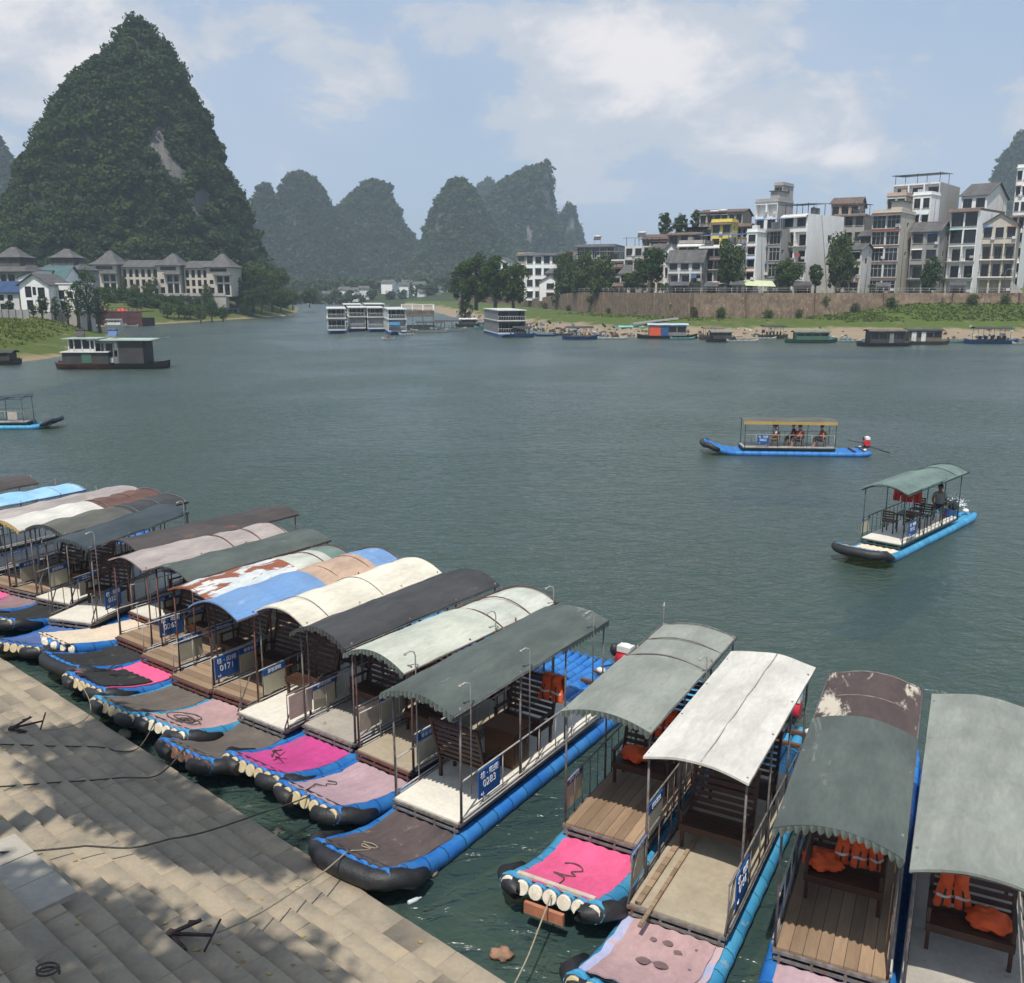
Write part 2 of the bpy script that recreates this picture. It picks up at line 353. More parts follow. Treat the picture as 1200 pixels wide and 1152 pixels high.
def right_z(d, X, Y, hill=True):
    zg = wall_foot(X)
    z = np.where(d < 0, d*.22, np.where(d < 12, d*.2, np.where(d < 27, 2.4+(zg-2.4)*(d-12)/15, zg)))
    zt = 8.0 - 2.6*sst(Y, 215, 300)
    z = np.where(d > 30.3, zt, z) + np.where(d > 1, .12*wav(X, Y, 5, .9), 0)
    z = np.where(d > 44, zt + sst(X, 0, 55)*(np.minimum(d, 130)-44)*.16 + .4*wav(X, Y, 8, .3), z)
    return z
rightmat = landmat('bank_ground', (.31,.245,.165), (.10,.14,.035), 1.6)
land('river_bank', RS, RCL, right_z, (-60, 420, 155, 480), 2.2, rightmat, 'sandy far bank with a strip of green grass above it', 'river bank')
LS = W2([(-900,470),(-60,438),(0,428),(30,424),(70,418),(100,408),(128,398),(136,394.5),(120,391),(90,388),(84,386),(108,383.5),(160,381),(200,379),(260,375),(300,373),(338,370),(347,366),(350,361),(345,359)])
LCL = LS + [(-160, 560), (-700, 560), (-700, 70)]
def left_z(d, X, Y):
    z = np.where(d < 0, d*.25, np.minimum(d*.26, 3.4))
    z = z + sst(Y, 165, 200)*np.clip(d-6, 0, 30)*.13 + np.clip(Y-318, 0, 120)*.10*sst(d, 5, 30) + np.where(d > 1, .25*wav(X, Y, 9, .5), 0)
    return z
leftmat = landmat('left_bank_ground', (.30,.235,.14), (.105,.135,.035), .3, (.16,.14,.07))
land('grassy_bank', LS, LCL, left_z, (-330, -20, 80, 480), 2.2, leftmat, 'green grassy spit on the left bank with a sandy edge', 'river bank')
FS = W2([(-2500,357),(0,357),(330,357),(380,356.4),(420,357),(455,359),(480,361.5)]); FCL = FS + [(60, 460), (900, 470), (900, 2600), (-1100, 2600)]
def far_z(d, X, Y): return np.where(d < 0, d*.2, np.minimum(d*.12, 7) + np.clip(d-60, 0, 400)*.02 + .6*wav(X, Y, 4, .06))
land('far_bank', FS, FCL, far_z, (-1000, 900, 400, 2500), 12, landmat('far_ground', (.25,.2,.13), (.05,.075,.03), .2, (.06,.08,.035)), 'low wooded far bank below the distant karst hills', 'river bank')
def ground(x, y):
    """height of the land at x, y"""
    x = np.array([x], float); y = np.array([y], float); zs = []
    for S, C, f in ((RS, RCL, right_z), (LS, LCL, left_z), (FS, FCL, far_z)):
        d = sd(x, y, S, C)
        if d[0] > 0: zs.append(float(f(d, x, y)[0]))
    return max(zs) if zs else 0.0
# ------------------------------------------------------------------ foliage 
def card_template(n, seed, size=.34, lumps=7):
    g = np.random.default_rng(seed); lc = g.normal(size=(lumps, 3)); lc /= np.linalg.norm(lc, axis=1)[:, None]; lc *= g.uniform(.25, .62, (lumps, 1)); lr = g.uniform(.38, .6, lumps)
    k = g.integers(0, lumps, n); d = g.normal(size=(n, 3)); d /= np.linalg.norm(d, axis=1)[:, None]
    c = lc[k] + d*(lr[k]*g.uniform(.72, 1.06, n))[:, None]
    nr = d + g.normal(size=(n, 3))*.55; nr /= np.linalg.norm(nr, axis=1)[:, None]
    a = np.cross(nr, g.normal(size=(n, 3))); a /= np.linalg.norm(a, axis=1)[:, None]; b = np.cross(nr, a)
    s = size*g.uniform(.6, 1.3, (n, 1)); a *= s; b *= s*g.uniform(.5, .9, (n, 1))
    v = np.stack([c-a, c+b*.8, c+a, c-b], 1)
    return v.reshape(-1, 3), np.clip(g.normal(.5, .22, n), 0, 1)
def scatter(name, mat, centers, radii, temps, label=None, cat=None, kind='stuff', seed=1, squash=.9):
    g = np.random.default_rng(seed); V = []; Rn = []
    for c, r in zip(centers, radii):
        t, rn = temps[g.integers(0, len(temps))]; a = g.uniform(0, 6.283); ca, sa = math.cos(a), math.sin(a); rr = r*g.uniform(.85, 1.15, 3)
        x = (t[:,0]*ca - t[:,1]*sa)*rr[0]; y = (t[:,0]*sa + t[:,1]*ca)*rr[1]; z = t[:,2]*rr[2]*squash
        V.append(np.stack([x, y, z], 1) + c); Rn.append(np.clip(rn*.6 + g.uniform(0, .45), 0, 1))
    V = np.concatenate(V); n = len(V)//4
    o = npmesh(name, V, np.arange(n*4).reshape(n, 4), mat, rnd=np.concatenate(Rn)); return tag(o, label, cat, kind=kind) if label else o
FOREST = leafmat('forest_leaves', (.026,.050,.020), (.078,.108,.036))
FARLEAF = leafmat('far_leaves', (.030,.052,.022), (.080,.105,.038))
T_NEAR = [card_template(270, s, .20, 9) for s in range(6)]; T_FAR = [card_template(64, 20+s, .36) for s in range(6)]
ROCK = M('limestone_cliff', (.17,.155,.14), (.06,.062,.058), .9, .35, (1,1,.12), .9, .6, patch=((.29,.23,.17), .28, .57))
SCRUB = M('hill_scrub', (.035,.052,.022), (.02,.032,.016), .95, .2)
def karst(name, prof, Y, cliffs, label, ncr, rad, flabel, mat, temps, depth=.9, seed=1, lean=0.0):
    g = np.random.default_rng(seed); rows = []
    xm = np.mean([(r_[1]+r_[2])/2 for r_ in prof[:3]]); kc = Q(xm, 330, 1).x; Rc = Y*math.hypot(kc, 1); E2 = np.array([kc, 1])/math.hypot(kc, 1); E1 = np.array([E2[1], -E2[0]])
    for y, xl, xr in prof:                       # measured in the plane square to the line of sight
        v = []
        for x_ in (xl, xr):
            d_ = raydir(x_, y); t_ = Rc/(d_[0]*E2[0]+d_[1]*E2[1]); s_ = t_*(d_[0]*E1[0]+d_[1]*E1[1]); v.append((s_, H+d_[2]*t_))
        pad = min(rad*1.15, (v[1][0]-v[0][0])*.3); rows.append(((v[0][1]+v[1][1])/2 - (rad*.5 if not rows else 0), v[0][0]+pad, v[1][0]-pad))
    zs = np.array([r[0] for r in rows][::-1]); L_ = np.array([r[1] for r in rows][::-1]); R_ = np.array([r[2] for r in rows][::-1])
    tip = (R_[-1]-L_[-1])*.10; mid = (R_[-1]+L_[-1])/2; zs = np.append(zs, zs[-1]+tip); L_ = np.append(L_, mid-.3); R_ = np.append(R_, mid+.3)
    zmin = -2.0; nz, nt = 170, 220; zz = np.linspace(zmin, zs[-1], nz); hgt = zs[-1] - zmin
    th = np.linspace(0, 2*math.pi, nt, endpoint=False)
    xl, xr = np.interp(zz, zs, L_), np.interp(zz, zs, R_)
    ph = g.uniform(0, 6.28, 10); TH, ZZ = np.meshgrid(th, zz)
    rough = sum(np.sin(TH*k + ph[k] + .8*np.sin(ZZ/hgt*7+ph[k-1]))*.5/k**.8 for k in (3, 5, 8, 9)) + .4*np.sin(ZZ/hgt*22 + 3*np.sin(TH*2+ph[0]))
    cx = ((xl+xr)/2)[:, None]; hw = ((xr-xl)/2)[:, None]
    amp = .085*np.abs(np.sin(TH))**.7                       # leave the silhouette, wrinkle the front
    rr = 1 + amp*rough
    SS = cx + hw*np.cos(TH)*rr; DD = Rc + hw*depth*np.sin(TH)*rr; X = SS*E1[0] + DD*E2[0]; YY = SS*E1[1] + DD*E2[1]
    V = np.stack([X, YY, ZZ], -1).reshape(-1, 3)
    i = np.arange(nz*nt).reshape(nz, nt); j = np.roll(i, -1, 1)
    q = np.stack([i[:-1], j[:-1], j[1:], i[1:]], -1).reshape(-1, 4)
    cen = V[q].mean(1); px, py = pix(cen); rock = np.zeros(len(q), bool)
    for ex, ey, rx, ry, k in cliffs:
        u = (px-ex-k*(py-ey))/rx; v = (py-ey)/ry; ang = np.sin(px*1.9+ey+np.sin(py*.22)*2)*.38 + np.sin(px*4.3+py*.15)*.22 + np.sin(py*.5)*.15
        rock |= (u*u + v*v < (1+ang)) & (cen[:,0]*E2[0] + cen[:,1]*E2[1] < Rc)
    tag(npmesh(name, V, q, [SCRUB, ROCK], smooth=True, mi=rock.astype(int)), label, 'karst hill', kind='structure')
    e1 = V[q[:,1]]-V[q[:,0]]; e2 = V[q[:,3]]-V[q[:,0]]; ar = np.linalg.norm(np.cross(e1, e2), axis=1); ar[rock] *= .02; ar[cen[:,0]*E2[0]+cen[:,1]*E2[1] > Rc + hw.max()*.25] = 0; ar[cen[:,2] < 2] = 0
    k = g.choice(len(q), ncr, p=ar/ar.sum()); uv = g.random((ncr, 2, 1)); c = V[q[k,0]] + e1[k]*uv[:,0] + e2[k]*uv[:,1]
    r = rad*(.5 + 1.2*g.random(ncr)**2.2); nn_ = np.cross(e1[k], e2[k]); nn_ /= np.linalg.norm(nn_, axis=1)[:, None]; c = c + nn_*(r*.25)[:, None]
    scatter('hill_forest', mat, c, r, temps, flabel, 'forest', seed=seed)
karst('karst_hill', [(17,160,170),(32,147,181),(63,124,204),(96,87,226),(136,56,245),(185,30,261),(233,9,285),(275,-12,300),(325,-38,322),(345,-45,328)], 372,
      [(186,170,17,26,.30),(205,198,9,15,.5),(231,235,14,15,.1)], 'steep cone shaped karst hill standing tall on the left', 2900, 2.7, 'dense forest covering the tall cone hill on the left', FOREST, T_NEAR, seed=3)
FAR = [('karst_hill', [(203,340,364),(212,331,371),(225,325,380),(246,316,392),(278,300,413),(330,262,450)], 900, [(322,272,4,10,0),(345,262,3,7,0)], 'round topped distant karst hill right of the tall cone', 'forest on the round topped hill right of the cone', 5),
 ('karst_hill', [(213,308,313),(221,302,319),(240,294,327),(280,284,345),(330,262,372)], 870, [], 'small pointed shoulder hill close to the tall cone', 'forest on the small shoulder hill beside the cone', 6),
 ('karst_hill', [(211,431,447),(218,421,455),(229,410,462),(245,396,468),(264,380,474),(281,372,488),(330,350,520)], 940, [], 'distant karst hill with a rounded summit left of the river gap', 'forest on the rounded hill left of the gap', 7),
 ('karst_hill', [(209,533,544),(216,527,552),(229,515,560),(246,503,568),(281,497,590),(330,470,625)], 850, [(515,262,5,22,.1),(527,250,3,9,0)], 'distant karst hill with a pale cliff right of the gap', 'forest on the hill with the pale cliff', 8),
 ('karst_hill', [(211,565,580),(219,558,585),(240,548,600),(330,520,640)], 1250, [], 'small rounded peak showing behind the ridge', 'forest on the small peak behind the ridge', 9),
 ('karst_hill', [(190,636,645),(196,630,647),(203,606,648),(215,586,649),(229,572,650),(250,560,651),(268,548,656),(330,525,672)], 1000, [(641,222,7,28,0),(620,275,5,14,0)], 'long karst ridge rising to a sharp leaning peak', 'forest on the long ridge with the leaning peak', 10),
 ('karst_hill', [(239,665,669),(247,659,674),(256,654,677),(280,650,683),(330,640,695)], 1100, [(668,262,6,16,0)], 'thin pointed karst pinnacle right of the leaning peak', 'forest on the thin pinnacle', 11),
 ('karst_hill', [(148,-22,-8),(162,-40,2),(181,-60,13),(200,-80,30),(260,-120,70),(335,-160,110)], 800, [], 'hazy karst hill cut off by the left edge', 'forest on the hill at the left edge', 12),
 ('karst_hill', [(147,1208,1222),(160,1188,1236),(180,1174,1250),(207,1164,1262),(260,1140,1290),(335,1100,1330)], 900, [], 'hazy blue karst hill behind the houses at the right edge', 'forest on the hill at the right edge', 13)]
for n, pr, Y, cl, lb, fl, sdd in FAR: karst(n, pr, Y, cl, lb, 3000, 4.0 if Y > 950 else 3.5, fl, FARLEAF, T_FAR, seed=sdd)
# low wood along the far bank and the lobes of forest at the foot of the tall hill
g = np.random.default_rng(4); cs = []; rs = []
for k in range(420):
    x = g.uniform(-230, 40); y = 545 + g.uniform(0, 1)**1.5*240; z = ground(x, y); r = g.uniform(3.2, 5.6)
    cs.append((x, y, z + r*.8)); rs.append(r)
scatter('far_wood', FARLEAF, cs, rs, T_FAR, 'low wood running along the far bank below the hills', 'wood', seed=5)
cs = []; rs = []
for k in range(520):
    x = g.uniform(-205, -72); y = g.uniform(300, 352); d = sd(np.array([x]), np.array([y]), LS, LCL)[0]
    if d < 3 or (y < 312 and x < -88): continue
    r = g.uniform(2.2, 3.8); cs.append((x, y, ground(x, y) + r*.9 + max(0, min(9, (x+112)*.35)))); rs.append(r)
scatter('hillside_wood', FOREST, cs, rs, T_NEAR, 'green wood on the slope behind the hotel', 'wood', seed=6)
def bankY(px, Y):
    """depth on the right bank: Y was noted for a terrace edge at a nominal depth, move it to where the edge really lies"""
    k = Q(px, 340, 1).x; ys = np.arange(150, 420, .5); d = sd(k*ys, ys, RS, RCL); ok = d > 31.0
    if not ok.any(): return Y
    e = ys[np.argmax(ok)]
    return float(e + Y - np.interp(px, [530, 560, 600, 640, 740], [262, 243, 217, 200, 186]))
BARK = M('tree_bark', (.12,.10,.075), (.06,.05,.04), .9, 3)
LEAFS = {'round': leafmat('leaf_dark', (.026,.055,.018), (.065,.105,.032)), 'mid': leafmat('leaf_mid', (.038,.068,.022), (.09,.125,.038)), 'feathery': leafmat('leaf_feathery', (.042,.068,.027), (.09,.12,.045)), 'light': leafmat('leaf_light', (.05,.075,.02), (.11,.13,.04))}
def tree(name, label, px, Y, ytop, wpx, style='round', group=None, ybase=None, cat='tree', seed=0, ncards=4200, base=None, raw=False):
    if px > 525 and not raw: Y = bankY(px, Y)
    b = Q(px, 340, Y); z0 = ground(b.x, Y) if base is None else base
    top = Q(px, ytop, Y).z; hgt = max(2.0, top - z0); w = wpx*Y/F/2
    t = thing(name, label, cat, (b.x, Y, z0), group=group); g = np.random.default_rng(seed+100)
    ch = hgt*(.80 if style != 'feathery' and not raw else .90); cz = hgt - ch/2; nb = max(7, int(11*ch/w/1.6)) if style == 'feathery' else 17
    mb = MB(); mb.tube([(0,0,-.4),(g.uniform(-.1,.1)*w,0,hgt*.3),(g.uniform(-.15,.15)*w,g.uniform(-.1,.1)*w,hgt*.68)], [hgt*.032+.06, hgt*.025+.04, .05], 8)
    V = []; rn = []
    for k in range(nb):
        u = (k+.5)/nb; a = k*2.4 + g.uniform(0, .6); zz = cz + ch*(u-.5)*.78; prof = math.sin(math.pi*(.12+.8*u))**.7
        rad = w*prof*(.62 if style != 'feathery' else .5); c = np.array([math.cos(a)*rad*g.uniform(.55,1.05), math.sin(a)*rad*.8, zz])
        br = w*g.uniform(.27, .50)*(.8+.3*prof)
        mb.tube([(0, 0, hgt*(.18+.4*u)), (c[0]*.6, c[1]*.6, (hgt*(.2+.42*u)+zz)/2), tuple(c)], [.03+hgt*.008, .03+hgt*.005, .02], 5)
        n = ncards//nb; tv, tr = card_template(n, int(g.integers(1e6)), (.145 if wpx > 28 else .20), 7)
        sc_ = np.array([br, br, br*(1.5 if style == 'feathery' else .85)]); V.append(tv*sc_ + c); rn.append(np.clip(tr*.7 + g.uniform(0, .35), 0, 1))
    mb.build('trunk', BARK, t); V = np.concatenate(V); n = len(V)//4
    npmesh('crown', V, np.arange(n*4).reshape(n, 4), LEAFS[style], t, rnd=np.concatenate(rn)); return t
# ------------------------------------------------------------------ rafts
PIPE_B = M('pipe_blue', (.018,.135,.46), (.04,.20,.48), .42, 2.2, bump=.25, bscale=9, stripe=(1, .46, .3), patch=((.20,.26,.30), 3.0, .66))
PIPE_L = M('pipe_light_blue', (.04,.25,.46), (.07,.32,.52), .5, 2.2, bump=.25, bscale=9, stripe=(1, .46, .3), patch=((.30,.36,.38), 3.2, .62))
CAP = M('pipe_cap_cream', (.62,.52,.33), (.5,.4,.22), .6, 6); CAPW = M('pipe_cap_white', (.80,.74,.60), (.6,.52,.4), .6, 6); CAPD = M('pipe_cap_brown', (.22,.12,.08), (.1,.06,.05), .6, 6)
RUBBER = M('black_rubber', (.016,.016,.018), (.028,.028,.029), .5, 5, bump=.6, bscale=22, patch=((.06,.057,.05), 4, .66))
STEEL = M('grey_steel', (.20,.19,.18), (.10,.085,.075), .5, 9, patch=((.16,.075,.04), 5, .58)); GALV = M('galvanised_pipe', (.42,.40,.37), (.28,.26,.24), .45, 6); RUSTY = M('rusty_steel', (.16,.06,.045), (.08,.04,.03), .7, 9); DGREEN = M('green_painted_steel', (.03,.07,.06), (.02,.05,.045), .5, 6); BLUEST = M('blue_painted_steel', (.05,.13,.26), (.04,.1,.2), .5, 6)
WOOD = M('deck_planks', (.36,.245,.155), (.25,.165,.10), .75, 2.0, (1,.2,1), .3, 30, stripe=(0, .17, .7)); WOODX = M('deck_cross_planks', (.34,.24,.15), (.25,.17,.11), .75, 2.0, (.2,1,1), .3, 30, stripe=(1, .2, .7))
WHITE_D = M('deck_white_board', (.74,.70,.60), (.64,.60,.52), .5, 1.2, patch=((.38,.35,.30), 2.6, .67)); GREY_D = M('deck_grey_board', (.42,.39,.34), (.33,.30,.26), .7, 1.5, bump=.3, bscale=40, patch=((.25,.22,.18), 3, .62)); BEIGE_D = M('deck_beige_board', (.40,.34,.25), (.33,.28,.20), .7, 1.3, bump=.2, bscale=60, patch=((.24,.2,.15), 2.5, .66))
WOODD = M('dark_bench_wood', (.075,.035,.022), (.045,.022,.015), .5, 3, (1,1,.3)); WOODB = M('brown_box_wood', (.15,.068,.032), (.10,.045,.022), .5, 2.5, (.3,1,1))
def cloth(name, c, c2=None, patch=None, b=.35, sc_=1.6): return M(name, c, c2, .85, sc_, (1, .55, 1), b, 55, patch=patch, spec=.2)
MAT = {'pink': cloth('mat_hot_pink', (.75,.13,.28), (.66,.10,.22), ((.55,.2,.26), 2.2, .66)), 'magenta': cloth('mat_magenta', (.58,.075,.27), (.46,.06,.22), ((.35,.08,.22), 1.7, .6)),
 'mauve': cloth('mat_mauve', (.46,.33,.36), (.38,.26,.29), ((.30,.21,.22), 2.4, .66)), 'rose': cloth('mat_faded_rose', (.48,.32,.31), (.38,.25,.25), ((.27,.19,.18), 3.4, .68)), 'brown': cloth('mat_brown_grey', (.125,.095,.09), (.075,.06,.06), ((.20,.15,.14), 3.5, .62), .6),
 'grey': cloth('mat_grey_brown', (.165,.140,.118), (.115,.098,.085), ((.20,.17,.14), 3, .66), .6), 'black': cloth('mat_black', (.045,.045,.045), (.03,.03,.03), ((.09,.085,.08), 4, .62), .7), 'blue': cloth('mat_blue', (.10,.16,.35), (.08,.12,.27)), 'cream': cloth('mat_cream', (.72,.60,.46), (.64,.54,.42)), 'worn': cloth('mat_worn_pink', (.30,.19,.20), (.22,.16,.16), ((.55,.06,.24), 1.5, .56)), 'lilac': cloth('mat_lilac', (.42,.44,.62), (.35,.38,.55), ((.5,.36,.36), 1.2, .52))}
def canvas(name, c, c2, patch=None, b=.5): return M(name, c, tuple(x*.84 for x in c2), .7, 2.0, (1, .3, 1), b, 14, patch=patch, spec=.25)
CAN = {'green': canvas('canvas_green_grey', (.10,.118,.104), (.08,.096,.086), ((.15,.165,.145), 1.3, .6)), 'palegreen': canvas('canvas_pale_green', (.275,.29,.25), (.235,.25,.215), ((.32,.335,.29), 1.1, .62)), 'dark': canvas('canvas_dark_grey', (.062,.062,.062), (.045,.046,.048), ((.085,.085,.085), 1.2, .6)),
 'cream': canvas('roof_cream', (.70,.645,.52), (.62,.57,.46), ((.42,.38,.31), 5.0, .71)), 'white': canvas('roof_white', (.61,.585,.52), (.54,.515,.455), ((.5,.46,.4), 2.6, .7)), 'palewhite': canvas('roof_pale_greenish', (.52,.53,.44), (.44,.46,.38), ((.36,.34,.26), 2.2, .66)), 'mint': canvas('roof_mint', (.53,.54,.46), (.45,.465,.40), ((.38,.4,.34), 2, .66)),
 'blue': canvas('roof_blue', (.15,.29,.53), (.18,.29,.46), ((.26,.33,.45), 1.6, .6)), 'tan': canvas('roof_tan', (.50,.35,.25), (.42,.30,.22)), 'sky': canvas('roof_sky_blue', (.36,.56,.78), (.26,.50,.76)), 'rustwhite': canvas('roof_rusty_white', (.60,.61,.58), (.46,.52,.55), ((.24,.085,.045), 2.2, .47), .5), 'pinkgrey': canvas('roof_pinkish_grey', (.40,.345,.315), (.32,.28,.26), ((.25,.21,.19), 2, .62)),
 'darkbrown': canvas('roof_dark_brown', (.085,.072,.068), (.06,.052,.05), ((.17,.085,.06), 1.1, .6)), 'brownwhite': canvas('roof_stained_brown', (.10,.068,.062), (.075,.055,.05), ((.50,.44,.35), 1.0, .53)), 'slate': canvas('canvas_slate', (.055,.07,.078), (.045,.058,.065)), 'teal': canvas('canvas_teal_grey', (.16,.22,.19), (.12,.17,.15)), 'yellow': canvas('roof_yellow', (.46,.31,.10), (.4,.28,.1)), 'olive': canvas('canvas_olive_grey', (.13,.128,.105), (.10,.10,.085)), 'redbrown': canvas('roof_red_brown', (.16,.085,.065), (.11,.06,.05))}
SIGNB = M('sign_blue', (.012,.085,.30), (.015,.075,.25), .45, 3); SIGNW = M('sign_white_letters', (.78,.80,.82), (.65,.68,.72), .6, 8); BOARDC = M('notice_cream', (.44,.42,.31), (.36,.34,.26), .6, 4)
ORANGE = M('life_vest_orange', (.78,.12,.025), (.62,.085,.02), .75, 5, bump=.4, bscale=18); REDV = M('life_vest_red', (.55,.03,.02), (.42,.02,.015), .75, 5, bump=.4, bscale=18); ROPE = M('rope_fibre', (.10,.085,.065), (.05,.045,.04), .9, 20); ROPEY = M('rope_pale', (.34,.29,.20), (.24,.2,.14), .9, 20)
REDM = M('motor_red', (.55,.03,.05), (.42,.02,.03), .35, 4); WHITEM = M('motor_white', (.75,.74,.70), (.6,.58,.52), .4, 4); BLACKM = M('motor_black', (.02,.02,.02), (.03,.03,.03), .5, 4)
def text(body, size, mat, parent, loc, rot, name='lettering'):
    cu = bpy.data.curves.new(name, 'FONT'); cu.body = body; cu.size = size; cu.extrude = .003; cu.align_x = 'CENTER'; cu.align_y = 'CENTER'; cu.materials.append(mat)
    tmp = bpy.data.objects.new('tmp', cu); me = bpy.data.meshes.new_from_object(tmp); bpy.data.objects.remove(tmp); me.name = name
    o = bpy.data.objects.new(name, me); COL.objects.link(o); o.parent = parent; o.location = loc; o.rotation_euler = rot; return o
def vest_mesh(mb, c, yaw, w=.46, drop=.46, back=.30, tilt=.2, m=0):
    """a life vest hung over a bench back: two padded fronts, a folded top and the back panel"""
    rot = Matrix.Rotation(yaw, 3, 'Z')
    for s in (-1, 1):
        def fn(u, v, s=s):
            a = v*(drop + .10 + back); x = s*(w*(.012+.05*max(0,1-v*2.2)) + w*.47*u) * (1+.10*math.sin(v*7+1) if a < drop else .95)
            if a < drop: y, z = -.06 - tilt*(drop-a), -(drop-a)*.95
            elif a < drop+.10: q = (a-drop)/.10*math.pi; y, z = -.06*math.cos(q), .05*math.sin(q)
            else: y, z = .07, -(a-drop-.10)
            puff = .055*math.sin(math.pi*u)**.6*math.sin(math.pi*v)**.5 + .020*math.sin(u*7+s*2+c[0]*9)*math.sin(v*11+c[0]*20)
            y += -puff if a < drop+.05 else puff
            return Vector(c) + rot @ Vector((x, y, z))
        mb.grid(lambda u, v: Vector(fn(.04+u*.92, .20+v*.05)) - rot @ Vector((0, .008, 0)), 6, 2, 1); mb.grid(lambda u, v: Vector(fn(.45+u*.14, v*.38)) - rot @ Vector((0, .006, 0)), 2, 8, 2)
        mb.grid(fn, 6, 16, m); mb.grid(lambda u, v: Vector(fn(1-u, v)) + rot @ Vector((0, .035 if v < .5 else -.035, -.012)), 6, 16, m)
def vest_heap(mb, c, r, seed, m=0):
    def fn(u, v):
        a = u*6.2832; b = (v-.5)*math.pi; d = Vector((math.cos(a)*math.cos(b), math.sin(a)*math.cos(b), math.sin(b)))
        k = 1 + .35*noise.noise(d*2.3 + Vector((seed, 0, 0))) + .12*noise.noise(d*7 + Vector((0, seed, 0)))
        return (c[0]+d.x*r[0]*k, c[1]+d.y*r[1]*k, c[2]+max(-.9, d.z)*r[2]*k)
    mb.grid(fn, 26, 16, m)
def bench(parent_T, y, face, lab, desc, w=1.05, x=0.0, vests=()):
    """a slatted wooden bench standing on a raft deck; face -1 looks at the bow, +1 at the stern"""
    loc = parent_T @ Vector((x, y, .47)); rz = parent_T.to_euler().z + (0 if face < 0 else math.pi)
    t = thing('bench', desc, 'bench', loc, rz, 'wooden benches on the moored rafts')
    a = MB(); [a.box((0, -.36+k*.085, .40), (w, .07, .03)) for k in range(6)]; a.box((0, -.37, .34), (w, .03, .09)); a.build('seat', WOODD, t)
    b = MB(); rt = Matrix.Rotation(R(-14), 3, 'X')
    for k in range(7): b.box((0, .12+k*.028, .50+k*.105), (w-.06, .022, .07), 0, rt)
    for s in (-1, 1): b.beam((s*(w/2-.03), .08, .36), (s*(w/2-.03), .32, 1.22), .05, .05)
    b.beam((-(w/2), .32, 1.2), (w/2, .32, 1.2), .05, .06); b.build('backrest', WOODD, t)
    for s in (-1, 1):
        for yy in (-.33, .08):
            l = MB(); l.box((s*(w/2-.04), yy, .19), (.05, .05, .385)); l.build('leg', WOODD, t)
        r_ = MB(); r_.box((s*(w/2-.03), -.14, .62), (.06, .48, .03)); r_.box((s*(w/2-.03), -.35, .5), (.045, .045, .24)); r_.build('armrest', WOODD, t)
    for i, (vx, kind, vdesc) in enumerate(vests):
        mb = MB(); mat = REDV if 'red' in vdesc.split()[0] else ORANGE
        if kind == 'hang': vest_mesh(mb, (vx, .30, 1.25), 0); 
        elif kind == 'lean': vest_mesh(mb, (vx, .16, .98), .15, .40, .52, .12, .25)
        else: vest_heap(mb, (vx, -.12, .52), (.26, .2, .13), i*3.1+y)
        o = mb.build('life_vest', [mat, M('reflective_strip', (.62,.60,.54), None, .4), M('vest_webbing', (.05,.045,.045), None, .8)]); o.location = loc; o.rotation_euler = (0, 0, rz); tag(o, vdesc, 'life vest', 'life vests left on the raft benches')
    return t
SIGN_N = 0
